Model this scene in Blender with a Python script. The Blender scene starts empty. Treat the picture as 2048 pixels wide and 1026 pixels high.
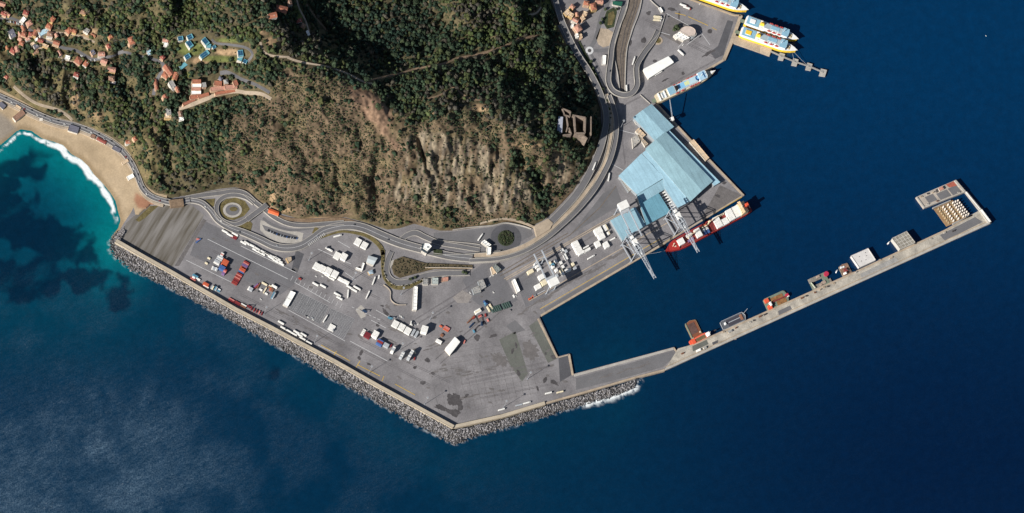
import bpy, math, random
import numpy as np
random.seed(7)
RNG = np.random.RandomState(11)
SC = bpy.context.scene
COL = SC.collection

# ------------------------------------------------------------------ camera
# one image pixel of the 2048 x 1026 photograph is one metre on the ground plane
DIST = 12000.0
TX, TY = -0.21, -0.455                # direction the lens stands off the vertical
CX, CY = TX * DIST, TY * DIST
cam = bpy.data.cameras.new('camera')
cam.sensor_fit = 'HORIZONTAL'
cam.sensor_width = 36.0
cam.lens = 36.0 * DIST / 2048.0
cam.shift_x = -CX / 2048.0
cam.shift_y = -CY / 2048.0
cam.clip_start = 100.0
cam.clip_end = 60000.0
cam_ob = bpy.data.objects.new('camera', cam)
cam_ob.location = (CX, CY, DIST)
COL.objects.link(cam_ob)
SC.camera = cam_ob

# ------------------------------------------------------------------ light
SUN_EL = math.radians(31.0)
SUN_DIR2 = (-0.845, -0.535)
wd = bpy.data.worlds.new('World')
SC.world = wd
wd.use_nodes = True
nt = wd.node_tree
sky = nt.nodes.new('ShaderNodeTexSky')
sky.sky_type = 'NISHITA'
sky.sun_disc = False
sky.sun_elevation = SUN_EL
sky.sun_rotation = math.atan2(SUN_DIR2[0], SUN_DIR2[1])
bg = nt.nodes['Background']
bg.inputs[1].default_value = 0.05
nt.links.new(sky.outputs[0], bg.inputs[0])
sl = bpy.data.lights.new('sun', 'SUN')
sl.energy = 5.0
sl.angle = math.radians(0.5)
sl.color = (1.0, 0.955, 0.89)
so = bpy.data.objects.new('sun', sl)
so.rotation_euler = (math.pi / 2 - SUN_EL, 0, math.atan2(SUN_DIR2[1], SUN_DIR2[0]) + math.pi / 2)
so.location = (-800, -600, 900)
COL.objects.link(so)
SC.view_settings.view_transform = 'Standard'
SC.view_settings.look = 'None'
SC.view_settings.exposure = 0.45
SC.view_settings.gamma = 1.0
KEXP = 1.15                            # lit radiance of a white horizontal surface

# ------------------------------------------------------------------ helpers
def P(px, py, z=0.0):
    gx = px - 1024.0; gy = 513.0 - py; k = z / DIST
    return (gx + (CX - gx) * k, gy + (CY - gy) * k, z)

def Pn(px, py, z):
    gx = px - 1024.0; gy = 513.0 - py; k = z / DIST
    return np.stack([gx + (CX - gx) * k, gy + (CY - gy) * k, z + 0 * gx], -1)

def ang(dx, dy):                      # pixel direction -> world heading
    return math.atan2(-dy, dx)

def lin(v):
    v = v / 255.0
    return v / 12.92 if v < 0.04045 else ((v + 0.055) / 1.055) ** 2.4

def alb(r, g, b, cap=0.86):           # albedo that renders as the given sRGB when sunlit
    return tuple(min(cap, lin(x) / KEXP) for x in (r, g, b))

def vhash(ix, iy, seed):
    h = (ix.astype(np.int64) * 374761393 + iy.astype(np.int64) * 668265263 + seed * 974711) & 0x7fffffff
    h = ((h ^ (h >> 13)) * 1274126177) & 0x7fffffff
    h = (h ^ (h >> 16)) & 0x7fffffff
    return h / float(0x7fffffff)

def vnoise(x, y, seed=0):
    ix = np.floor(x); iy = np.floor(y); fx = x - ix; fy = y - iy
    fx = fx * fx * (3 - 2 * fx); fy = fy * fy * (3 - 2 * fy)
    a = vhash(ix, iy, seed); b = vhash(ix + 1, iy, seed)
    c = vhash(ix, iy + 1, seed); d = vhash(ix + 1, iy + 1, seed)
    return (a * (1 - fx) + b * fx) * (1 - fy) + (c * (1 - fx) + d * fx) * fy

def fbm(x, y, sc, seed=0, oct=4):
    x = np.asarray(x, float) / sc; y = np.asarray(y, float) / sc
    s = 0; a = 0.5; t = 0
    for o in range(oct):
        s = s + a * vnoise(x, y, seed + o * 17); t += a; a *= 0.5
        x = x * 2.03 + 7.1; y = y * 2.03 + 3.7
    return s / t

def smooth(e0, e1, x):
    t = np.clip((x - e0) / (e1 - e0), 0, 1)
    return t * t * (3 - 2 * t)

def inpoly(px, py, poly):
    px = np.asarray(px, float); py = np.asarray(py, float)
    r = np.zeros(px.shape, bool); n = len(poly)
    for i in range(n):
        x1, y1 = poly[i]; x2, y2 = poly[(i + 1) % n]
        if y1 == y2: continue
        c = ((y1 > py) != (y2 > py)) & (px < (x2 - x1) * (py - y1) / (y2 - y1) + x1)
        r ^= c
    return r

def distline(px, py, pts, closed=False):
    px = np.asarray(px, float); py = np.asarray(py, float)
    d = np.full(px.shape, 1e9); n = len(pts)
    for i in range(n if closed else n - 1):
        x1, y1 = pts[i][:2]; x2, y2 = pts[(i + 1) % n][:2]
        vx, vy = x2 - x1, y2 - y1; l2 = vx * vx + vy * vy + 1e-9
        t = np.clip(((px - x1) * vx + (py - y1) * vy) / l2, 0, 1)
        d = np.minimum(d, (px - x1 - t * vx) ** 2 + (py - y1 - t * vy) ** 2)
    return np.sqrt(d)

def sdist(px, py, poly):              # > 0 inside
    d = distline(px, py, poly, True)
    return np.where(inpoly(px, py, poly), d, -d)

def curve(pts, n=8):                  # Catmull-Rom through pixel points (x, y[, z])
    p = [tuple(q) for q in pts]
    out = []
    for i in range(len(p) - 1):
        p0 = p[max(i - 1, 0)]; p1 = p[i]; p2 = p[i + 1]; p3 = p[min(i + 2, len(p) - 1)]
        for k in range(n):
            t = k / n
            out.append(tuple(0.5 * (2 * b + (c - a) * t + (2 * a - 5 * b + 4 * c - d) * t * t + (3 * b - a - 3 * c + d) * t ** 3)
                             for a, b, c, d in zip(p0, p1, p2, p3)))
    out.append(p[-1])
    return out

# ------------------------------------------------------------------ materials
MATS = {}
def mat(key, col, var=0.12, scale=0.08, rough=0.8, metal=0.0, col2=None, fine=0.0, spec=0.3, stripes=None):
    """procedural paint / stone / metal: base colour with two layers of world-space noise"""
    if key in MATS: return MATS[key]
    m = bpy.data.materials.new(key); m.use_nodes = True
    n = m.node_tree.nodes; l = m.node_tree.links
    b = n['Principled BSDF']
    b.inputs['Roughness'].default_value = rough
    b.inputs['Metallic'].default_value = metal
    b.inputs['Specular IOR Level'].default_value = spec
    geo = n.new('ShaderNodeNewGeometry')
    nz = n.new('ShaderNodeTexNoise'); nz.inputs['Scale'].default_value = scale
    nz.inputs['Detail'].default_value = 5; nz.inputs['Roughness'].default_value = 0.65
    l.new(geo.outputs['Position'], nz.inputs['Vector'])
    rp = n.new('ShaderNodeValToRGB')
    c1 = tuple(c * (1 - var * 1.6) for c in col); c2 = tuple(min(0.9, c * (1 + var * 1.6)) for c in (col2 or col))
    rp.color_ramp.elements[0].position = 0.3; rp.color_ramp.elements[0].color = c1 + (1,)
    rp.color_ramp.elements[1].position = 0.7; rp.color_ramp.elements[1].color = c2 + (1,)
    l.new(nz.outputs['Fac'], rp.inputs['Fac'])
    out = rp.outputs['Color']
    if fine:
        n2 = n.new('ShaderNodeTexNoise'); n2.inputs['Scale'].default_value = 0.45
        n2.inputs['Detail'].default_value = 3
        l.new(geo.outputs['Position'], n2.inputs['Vector'])
        mr = n.new('ShaderNodeMapRange'); mr.inputs['From Min'].default_value = 0.3; mr.inputs['From Max'].default_value = 0.7
        mr.inputs['To Min'].default_value = 1 - fine; mr.inputs['To Max'].default_value = 1 + fine
        l.new(n2.outputs['Fac'], mr.inputs['Value'])
        mx = n.new('ShaderNodeMix'); mx.data_type = 'RGBA'; mx.blend_type = 'MULTIPLY'; mx.inputs[0].default_value = 1
        l.new(out, mx.inputs[6]); l.new(mr.outputs['Result'], mx.inputs[7]); out = mx.outputs[2]
    if stripes:                       # sheet-metal or joint lines: (heading, spacing, strength)
        a, sp, st = stripes
        mp = n.new('ShaderNodeMapping'); mp.inputs['Rotation'].default_value = (0, 0, -a)
        l.new(geo.outputs['Position'], mp.inputs['Vector'])
        wv = n.new('ShaderNodeTexWave'); wv.inputs['Scale'].default_value = 0.314 / sp * 1.0
        wv.inputs['Distortion'].default_value = 0.3
        l.new(mp.outputs['Vector'], wv.inputs['Vector'])
        mr = n.new('ShaderNodeMapRange'); mr.inputs['From Min'].default_value = 0; mr.inputs['From Max'].default_value = 0.15
        mr.inputs['To Min'].default_value = 1 - st; mr.inputs['To Max'].default_value = 1
        # single sheets and whole panels weathered a little differently
        m3 = n.new('ShaderNodeMapping'); m3.vector_type = 'TEXTURE'; m3.inputs['Rotation'].default_value = (0, 0, a + math.pi / 2); m3.inputs['Scale'].default_value = (40, 4, 20)
        l.new(geo.outputs['Position'], m3.inputs['Vector'])
        vo = n.new('ShaderNodeTexNoise'); vo.inputs['Scale'].default_value = 1; vo.inputs['Detail'].default_value = 3; l.new(m3.outputs['Vector'], vo.inputs['Vector'])
        m4 = n.new('ShaderNodeMapRange'); m4.inputs['From Min'].default_value = .3; m4.inputs['From Max'].default_value = .7; m4.inputs['To Min'].default_value = .92; m4.inputs['To Max'].default_value = 1.05
        l.new(vo.outputs['Fac'], m4.inputs['Value'])
        m5 = n.new('ShaderNodeMix'); m5.data_type = 'RGBA'; m5.blend_type = 'MULTIPLY'; m5.inputs[0].default_value = 1; l.new(out, m5.inputs[6]); l.new(m4.outputs['Result'], m5.inputs[7]); out = m5.outputs[2]
        l.new(wv.outputs['Fac'], mr.inputs['Value'])
        mx = n.new('ShaderNodeMix'); mx.data_type = 'RGBA'; mx.blend_type = 'MULTIPLY'; mx.inputs[0].default_value = 1
        l.new(out, mx.inputs[6]); l.new(mr.outputs['Result'], mx.inputs[7]); out = mx.outputs[2]
    l.new(out, b.inputs['Base Color'])
    MATS[key] = m
    return m

def mat_attr(key, attr='cover', fine=0.25, fscale=0.35, rough=0.9, spec=0.1, mid=0.15):
    """ground whose colour comes from a land-cover attribute, broken up by noise"""
    m = bpy.data.materials.new(key); m.use_nodes = True
    n = m.node_tree.nodes; l = m.node_tree.links
    b = n['Principled BSDF']; b.inputs['Roughness'].default_value = rough
    b.inputs['Specular IOR Level'].default_value = spec
    at = n.new('ShaderNodeAttribute'); at.attribute_name = attr
    geo = n.new('ShaderNodeNewGeometry'); out = at.outputs['Color']
    for s, st in ((fscale, fine), (0.06, mid)):
        nz = n.new('ShaderNodeTexNoise'); nz.inputs['Scale'].default_value = s; nz.inputs['Detail'].default_value = 5
        l.new(geo.outputs['Position'], nz.inputs['Vector'])
        mr = n.new('ShaderNodeMapRange'); mr.inputs['From Min'].default_value = 0.3; mr.inputs['From Max'].default_value = 0.7
        mr.inputs['To Min'].default_value = 1 - st; mr.inputs['To Max'].default_value = 1 + st
        l.new(nz.outputs['Fac'], mr.inputs['Value'])
        mx = n.new('ShaderNodeMix'); mx.data_type = 'RGBA'; mx.blend_type = 'MULTIPLY'; mx.inputs[0].default_value = 1
        l.new(out, mx.inputs[6]); l.new(mr.outputs['Result'], mx.inputs[7]); out = mx.outputs[2]
    l.new(out, b.inputs['Base Color'])
    return m

# ------------------------------------------------------------------ mesh builder
class MB:
    def __init__(s): s.v = []; s.f = []; s.m = []; s.mats = []; s.cur = 0
    def use(s, m):
        if m not in s.mats: s.mats.append(m)
        s.cur = s.mats.index(m); return s
    def add(s, vs, fs):
        o = len(s.v); s.v += [tuple(q) for q in vs]
        for f in fs: s.f.append(tuple(i + o for i in f)); s.m.append(s.cur)
        return s
    def box(s, c, d, a=0.0, taper=1.0):
        x, y, z = c; lx, ly, lz = d[0] / 2, d[1] / 2, d[2]
        ca, sa = math.cos(a), math.sin(a); vs = []
        for zz, k in ((z, 1.0), (z + lz, taper)):
            for ux, uy in ((-1, -1), (1, -1), (1, 1), (-1, 1)):
                px, py = ux * lx * k, uy * ly * k
                vs.append((x + px * ca - py * sa, y + px * sa + py * ca, zz))
        return s.add(vs, [(3, 2, 1, 0), (4, 5, 6, 7), (0, 1, 5, 4), (1, 2, 6, 5), (2, 3, 7, 6), (3, 0, 4, 7)])
    def prism(s, poly, z0, z1, bottom=False):
        n = len(poly)
        if sum(poly[i][0] * poly[(i + 1) % n][1] - poly[(i + 1) % n][0] * poly[i][1] for i in range(n)) < 0:
            poly = poly[::-1]
        vs = [(x, y, z0) for x, y in poly] + [(x, y, z1) for x, y in poly]
        fs = [tuple(range(n, 2 * n))] + [(i, (i + 1) % n, n + (i + 1) % n, n + i) for i in range(n)]
        if bottom: fs.append(tuple(range(n - 1, -1, -1)))
        return s.add(vs, fs)
    def beam(s, a, b, w, h=None):
        h = h or w
        a = np.array(a, float); b = np.array(b, float); d = b - a; L = np.linalg.norm(d)
        if L < 1e-6: return s
        d /= L; up = np.array((0, 0, 1.0)) if abs(d[2]) < 0.95 else np.array((1.0, 0, 0))
        r = np.cross(d, up); r /= np.linalg.norm(r); u = np.cross(r, d)
        vs = []
        for q in (a, b):
            for i, j in ((-1, -1), (1, -1), (1, 1), (-1, 1)): vs.append(tuple(q + r * i * w / 2 + u * j * h / 2))
        return s.add(vs, [(0, 1, 2, 3), (7, 6, 5, 4), (1, 0, 4, 5), (2, 1, 5, 6), (3, 2, 6, 7), (0, 3, 7, 4)])
    def cyl(s, c, r, h, n=10, r2=None):
        r2 = r if r2 is None else r2
        vs = [(c[0] + rr * math.cos(2 * math.pi * i / n), c[1] + rr * math.sin(2 * math.pi * i / n), z) for rr, z in ((r, c[2]), (r2, c[2] + h)) for i in range(n)]
        return s.add(vs, [tuple(range(n, 2 * n)), tuple(range(n - 1, -1, -1))] + [(i, (i + 1) % n, n + (i + 1) % n, n + i) for i in range(n)])
    def mesh(s, name):
        me = bpy.data.meshes.new(name); me.from_pydata(s.v, [], s.f); me.update()
        for m in s.mats: me.materials.append(m)
        if len(s.mats) > 1: me.polygons.foreach_set('material_index', s.m)
        return me
    def build(s, name, m=None, parent=None, off=None):
        if off is not None: s.v = [(x - off[0], y - off[1], z - off[2]) for x, y, z in s.v]
        me = s.mesh(name)
        if m is not None and not s.mats: me.materials.append(m)
        o = bpy.data.objects.new(name, me); COL.objects.link(o)
        if parent is not None: o.parent = parent
        return o

def tag(o, label=None, cat=None, group=None, kind=None):
    if label: o['label'] = label
    if cat: o['category'] = cat
    if group: o['group'] = group
    if kind: o['kind'] = kind
    return o

def thing(name, label, cat, loc=(0, 0, 0), rot=0.0, group=None):
    o = bpy.data.objects.new(name, None); COL.objects.link(o)
    o.empty_display_size = 1.0
    o.location = loc; o.rotation_euler = (0, 0, rot)
    return tag(o, label, cat, group)

def obj(name, me, parent=None, loc=(0, 0, 0), rot=0.0):
    o = bpy.data.objects.new(name, me); COL.objects.link(o)
    o.location = loc; o.rotation_euler = (0, 0, rot)
    if parent is not None: o.parent = parent
    return o

KIDS = {}
def kids(r):
    return list(r.children)
def dup(root, loc, rot, label=None, group=None, mats=None):
    r = root.copy(); COL.objects.link(r); r.location = loc; r.rotation_euler = (0, 0, rot)
    if label: r['label'] = label
    if group: r['group'] = group
    elif 'group' in r: del r['group']
    for ch in kids(root):
        c = ch.copy(); COL.objects.link(c); c.parent = r
        for g in kids(ch):
            d = g.copy(); COL.objects.link(d); d.parent = c
    return r

def npmesh(name, V, F, m, attr=None, attrname='cover', smoothsh=False):
    """numpy verts + quads/tris -> mesh; attr is a per-vertex RGB"""
    me = bpy.data.meshes.new(name)
    V = np.asarray(V, np.float32); F = np.asarray(F, np.int32); k = F.shape[1]
    me.vertices.add(len(V)); me.vertices.foreach_set('co', V.ravel())
    me.loops.add(F.size); me.loops.foreach_set('vertex_index', F.ravel())
    me.polygons.add(len(F)); me.polygons.foreach_set('loop_start', np.arange(0, F.size, k, dtype=np.int32))
    me.polygons.foreach_set('loop_total', np.full(len(F), k, np.int32))
    me.update(calc_edges=True)
    if smoothsh: me.polygons.foreach_set('use_smooth', np.ones(len(F), bool))
    if attr is not None:
        A = me.attributes.new(attrname, 'FLOAT_COLOR', 'POINT')
        c = np.ones((len(V), 4), np.float32); c[:, :3] = attr
        A.data.foreach_set('color', c.ravel())
    me.materials.append(m)
    return me

def gridfaces(nx, ny, keep=None):
    i = np.arange(nx - 1); j = np.arange(ny - 1)
    J, I = np.meshgrid(j, i, indexing='ij')
    a = J * nx + I
    F = np.stack([a, a + nx, a + nx + 1, a + 1], -1).reshape(-1, 4)
    if keep is not None: F = F[keep.reshape(-1)]
    return F

def compact(V, F, attr=None):
    u, inv = np.unique(F, return_inverse=True)
    return V[u], inv.reshape(F.shape), (attr[u] if attr is not None else None)
# ================================================================== SETTING
G = 3.0                                # level of the port apron above the sea

HILL = [(-260, -260), (-260, 120), (-60, 150), (0, 178), (35, 196), (75, 218), (112, 235), (150, 244), (185, 256), (222, 274),
        (247, 292), (268, 318), (282, 350), (293, 372), (312, 386), (340, 392), (372, 390), (385, 387), (440, 376),
        (470, 373), (495, 378), (520, 401), (545, 416), (560, 425), (600, 437), (650, 434), (690, 433), (730, 443), (775, 458),
        (800, 455), (828, 446), (850, 452), (880, 460), (905, 460), (985, 450), (1015, 442), (1060, 452), (1085, 440),
        (1105, 424), (1145, 382), (1170, 342), (1191, 297), (1201, 257), (1200, 218), (1187, 180), (1167, 140), (1145, 104),
        (1119, 50), (1101, 4), (1070, -80), (1060, -260)]
SHORE = [(-260, 420), (-60, 330), (0, 291), (15, 279), (33, 263), (42, 259), (63, 262), (84, 277), (106, 283), (127, 291), (142, 308),
         (162, 319), (177, 333), (187, 348), (203, 364), (220, 385), (231, 402), (236, 424), (241, 440), (236, 456), (222, 474), (232, 486),
         (300, 470), (400, 420), (400, 100), (-260, -100)]

CTRL = [(-260, -260, 130), (-260, 0, 80), (-260, 100, 30), (300, -260, 150), (800, -260, 100), (1060, -260, 20),
        (530, -60, 140), (535, 20, 134), (545, 70, 130), (600, 120, 124), (650, 132, 122), (690, 148, 120), (740, 170, 116), (790, 212, 108), (840, 240, 104),
        (900, 235, 100), (960, 222, 98), (1020, 215, 92), (1080, 225, 76), (1150, 245, 50), (1180, 245, 26),
        (595, 70, 104), (640, 60, 62), (700, 80, 40), (760, 30, 26), (830, 12, 24), (870, 55, 30), (780, 110, 50), (880, 130, 70), (950, 110, 54), (1010, 120, 50), (1080, 150, 40),
        (1130, 140, 24), (1165, 160, 10), (1120, 70, 14), (1085, 20, 26), (960, -20, 84), (1040, 5, 58), (880, 0, 62), (1090, -60, 20), (960, 60, 60), (1040, 60, 40),
        (960, 170, 84), (1050, 185, 66), (1110, 190, 42), (1160, 205, 22),
        (440, 105, 92), (400, 175, 76), (470, 195, 84), (330, 165, 60), (230, 110, 58), (130, 95, 50), (60, 60, 56), (0, 0, 74), (100, 0, 92),
        (200, 20, 92), (300, 20, 112), (420, 10, 126), (0, 100, 40), (0, 160, 16), (100, 180, 26), (200, 215, 26), (230, 262, 12), (300, 300, 36),
        (350, 345, 26), (400, 300, 62), (450, 345, 40), (500, 365, 16), (500, 270, 86), (600, 220, 110), (700, 255, 100), (660, 350, 50), (760, 340, 58),
        (850, 300, 86), (900, 350, 54), (950, 400, 24), (1000, 290, 76), (1040, 350, 48), (1080, 400, 18), (1100, 300, 56), (1150, 320, 20),
        (600, 400, 26), (700, 400, 24), (850, 420, 22), (340, 100, 78), (480, 120, 106), (260, 170, 48), (160, 150, 36), (270, 230, 34), (150, 50, 68)]
_cx = np.array([c[:2] for c in CTRL], float) / 400.0; _ch = np.array([c[2] for c in CTRL], float)
def _tps(r2): return np.where(r2 > 0, r2 * np.log(np.maximum(r2, 1e-12)), 0)
_n = len(_cx)
_A = np.zeros((_n + 3, _n + 3))
_A[:_n, :_n] = _tps(((_cx[:, None] - _cx[None]) ** 2).sum(-1)) + np.eye(_n) * 1e-3
_A[:_n, _n] = 1; _A[:_n, _n + 1:] = _cx; _A[_n, :_n] = 1; _A[_n + 1:, :_n] = _cx.T
_W = np.linalg.solve(_A, np.concatenate([_ch, np.zeros(3)]))
def tps(px, py):
    x = np.asarray(px, float).ravel() / 400; y = np.asarray(py, float).ravel() / 400
    s = _W[_n] + _W[_n + 1] * x + _W[_n + 2] * y
    for i in range(_n): s = s + _W[i] * _tps((x - _cx[i, 0]) ** 2 + (y - _cx[i, 1]) ** 2)
    return s.reshape(np.shape(px))

# roads that climb the hill (pixels), width in metres, colour key
HROADS = [
    ('village_road', [(-80, 40), (0, 37), (20, 35), (41, 43), (60, 58), (85, 76), (106, 84), (124, 94), (152, 100), (172, 111), (190, 118), (221, 112), (248, 103), (269, 109), (304, 117), (323, 124), (326, 137), (313, 162), (307, 190)], 6.5, 'grey'),
    ('terrace_road', [(357, 217), (384, 209), (414, 197), (437, 188), (472, 182), (496, 185), (524, 187), (543, 197)], 8, 'pale'),
    ('terrace_road', [(440, 146), (460, 145), (484, 157), (512, 168), (540, 184)], 8, 'grey'),
    ('ridge_track', [(575, 115), (602, 124), (655, 134), (680, 142), (700, 150), (725, 163), (745, 168)], 4.5, 'pale'),
    ('forest_track', [(738, 161), (801, 147), (832, 138), (882, 129), (915, 117), (956, 109), (1004, 94), (1037, 79), (1075, 71)], 5, 'earth'),
    ('farm_track', [(589, -20), (597, 14), (609, 38), (618, 64)], 4.5, 'pale'),
    ('farm_track', [(612, 8), (626, 28), (640, 46), (655, 62)], 4, 'earth'),
    ('resort_drive', [(424, 78), (434, 86), (462, 89), (493, 95), (505, 108), (495, 124)], 5, 'grey'),
    ('ridge_track', [(521, 84), (526, 101), (543, 111), (579, 114)], 4, 'pale'),
    ('village_lane', [(60, 58), (70, 72), (92, 78), (112, 86)], 3, 'pale'),
    ('village_lane', [(86, 60), (104, 64), (128, 66), (160, 72), (190, 84)], 3, 'pale'),
    ('village_lane', [(41, 43), (52, 58), (44, 76), (52, 88), (80, 96), (98, 94)], 3, 'pale'),
    ('village_lane', [(118, 102), (124, 116), (148, 124), (152, 126)], 2.6, 'pale'),
    ('village_lane', [(218, 120), (228, 136), (228, 160)], 2.6, 'earth'),
    ('terrace_path', [(150, 175), (152, 200), (158, 228)], 2.2, 'earth'),
    ('terrace_path', [(300, 190), (308, 215), (300, 240), (312, 262)], 2.2, 'earth'),
    ('lower_lane', [(28, 172), (51, 192), (76, 207), (114, 218), (132, 228), (146, 240)], 6, 'pale'),
    ('hill_path', [(855, 197), (880, 190), (905, 175), (940, 197), (985, 200), (1020, 192)], 3, 'earth'),
    ('hill_path', [(1082, 14), (1072, 26), (1055, 30)], 4, 'pale'),
]
HCURVES = [(nm, curve(p, 6), w, k) for nm, p, w, k in HROADS]
COAST = curve([(-260, 90), (-80, 152), (-10, 188), (30, 206), (70, 226), (110, 242), (150, 251), (180, 262), (215, 280), (240, 298), (262, 325), (275, 352), (285, 376), (303, 393), (333, 403), (352, 405), (380, 400)], 6)
FLATS = [(445, 105, 70), (370, 90, 26), (440, 180, 45), (335, 145, 20), (55, 66, 36), (545, 85, 14), (1150, 245, 32), (572, 20, 20), (1146, 30, 25), (185, 110, 30), (25, 98, 14)]

def rawh(px, py):
    px = np.asarray(px, float); py = np.asarray(py, float)
    d = sdist(px, py, HILL)
    toe = np.where(px < 360, 6.0, 4.5)
    h = tps(px, py)
    q = np.full(px.shape, 1e9)
    for nm, c, w, k in HCURVES: q = np.minimum(q, distline(px, py, c[::3]) - w * 0.6)
    for x, y, r in FLATS: q = np.minimum(q, np.hypot(px - x, py - y) - r)
    q = smooth(2, 22, q) * smooth(0, 30, d)
    gul = np.abs(fbm(px, py * 0.45, 75, 5, 3) - 0.5) * 2
    east = smooth(480, 640, px)
    h = h + q * ((fbm(px, py, 42, 3, 4) - 0.5) * 26 + (0.25 - gul) * 44 * (1 - 0.72 * scrubmask(px, py)) + (fbm(px, py, 12, 9, 3) - 0.5) * 5)
    rk = rockmask(px, py)
    h = h + q * rk * ((np.abs(fbm(px * 1.6, py * 0.33, 26, 21, 3) - 0.5) * 2 - 0.3) * 9 + (0.42 - np.abs(fbm(px * 1.5 + py * .3, py * 0.42, 13, 25, 4) - 0.5) * 2) * 6)
    rg = scrubmask(px, py) * q
    h = h + rg * (0.30 - np.abs(fbm(px, py * .7, 30, 27, 4) - 0.5) * 2) * 11
    for ln, dp, wd in RAVINES: h = h - smooth(0, 25, d) * dp * (0.42 if wd in (6, 4, 3) else 0.75) * (0.45 + 1.1 * fbm(px, py, 22, 37, 2)) * np.exp(-(distline(px + 22 * (fbm(px, py, 26, 33, 3) - .5), py, ln) / (wd * 1.25)) ** 2)
    cap = toe + 0.9 * np.maximum(d, 0) + smooth(0, 14, d) * 6
    h = np.minimum(np.maximum(h, toe + 0.12 * np.maximum(d, 0)), cap)
    return np.where(d > 0, h, toe + d * 0.9 - 0.3)

RAVINES = [([(842, 280), (846, 310), (862, 348)], 15, 5), ([(872, 305), (880, 345), (897, 395)], 11, 4), ([(925, 328), (930, 352), (936, 388)], 12, 4), ([(906, 300), (908, 340), (918, 384)], 7, 3), ([(1000, 300), (990, 345), (984, 400)], 9, 5), ([(760, 300), (748, 360), (760, 425)], 9, 6),
           ([(620, 265), (608, 340), (600, 410)], 9, 6), ([(690, 285), (672, 350), (682, 420)], 9, 6), ([(548, 250), (530, 320), (522, 370)], 9, 6), ([(1040, 320), (1068, 352), (1086, 396)], 24, 14), ([(235, 90), (246, 150), (262, 220)], 14, 9), ([(172, 160), (196, 205), (214, 250)], 9, 7), ([(350, 250), (340, 300), (330, 350)], 10, 7)]
ROCK = [(822, 250), (870, 262), (930, 268), (990, 300), (1055, 350), (1075, 400), (1000, 432), (905, 425), (845, 405), (770, 395), (800, 330)]
ROCK2 = [(1105, 310), (1130, 305), (1160, 335), (1165, 350), (1140, 385), (1110, 370), (1060, 410), (1040, 400), (1090, 350)]
SCRUB = [(485, 215), (540, 165), (560, 125), (640, 140), (700, 158), (760, 205), (825, 240), (960, 232), (1040, 262), (1100, 300), (1140, 330),
         (1168, 330), (1145, 392), (1085, 442), (1000, 445), (900, 462), (800, 462), (700, 440), (600, 440), (540, 415), (500, 385), (460, 355), (445, 300), (452, 250)]
def rockmask(px, py):
    n = (fbm(px, py, 20, 31, 3) - 0.5) * 30
    return np.maximum(smooth(-6, 14, sdist(px, py, ROCK) + n), 0.8 * smooth(-6, 10, sdist(px, py, ROCK2) + n))
def scrubmask(px, py):
    n = (fbm(px, py, 26, 41, 3) - 0.5) * 46
    return smooth(-10, 14, sdist(px, py, SCRUB) + n)

# ---- hillside terrain ---------------------------------------------------------
TXS = np.concatenate([np.arange(-260, -40, 12.0), np.arange(-40, 1243, 2.4)])
TYS = np.concatenate([np.arange(-260, -40, 12.0), np.arange(-40, 478, 2.4)])
GX, GY = np.meshgrid(TXS, TYS)
HZ = rawh(GX, GY)
def hz(px, py):
    """bilinear terrain height under an image point"""
    px = np.asarray(px, float); py = np.asarray(py, float)
    i = np.clip(np.searchsorted(TXS, px) - 1, 0, len(TXS) - 2); j = np.clip(np.searchsorted(TYS, py) - 1, 0, len(TYS) - 2)
    fx = np.clip((px - TXS[i]) / (TXS[i + 1] - TXS[i]), 0, 1); fy = np.clip((py - TYS[j]) / (TYS[j + 1] - TYS[j]), 0, 1)
    return (HZ[j, i] * (1 - fx) + HZ[j, i + 1] * fx) * (1 - fy) + (HZ[j + 1, i] * (1 - fx) + HZ[j + 1, i + 1] * fx) * fy
def gz(px, py):
    return float(max(G, hz(px, py))) if bool(inpoly(px, py, HILL)) else G

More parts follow.
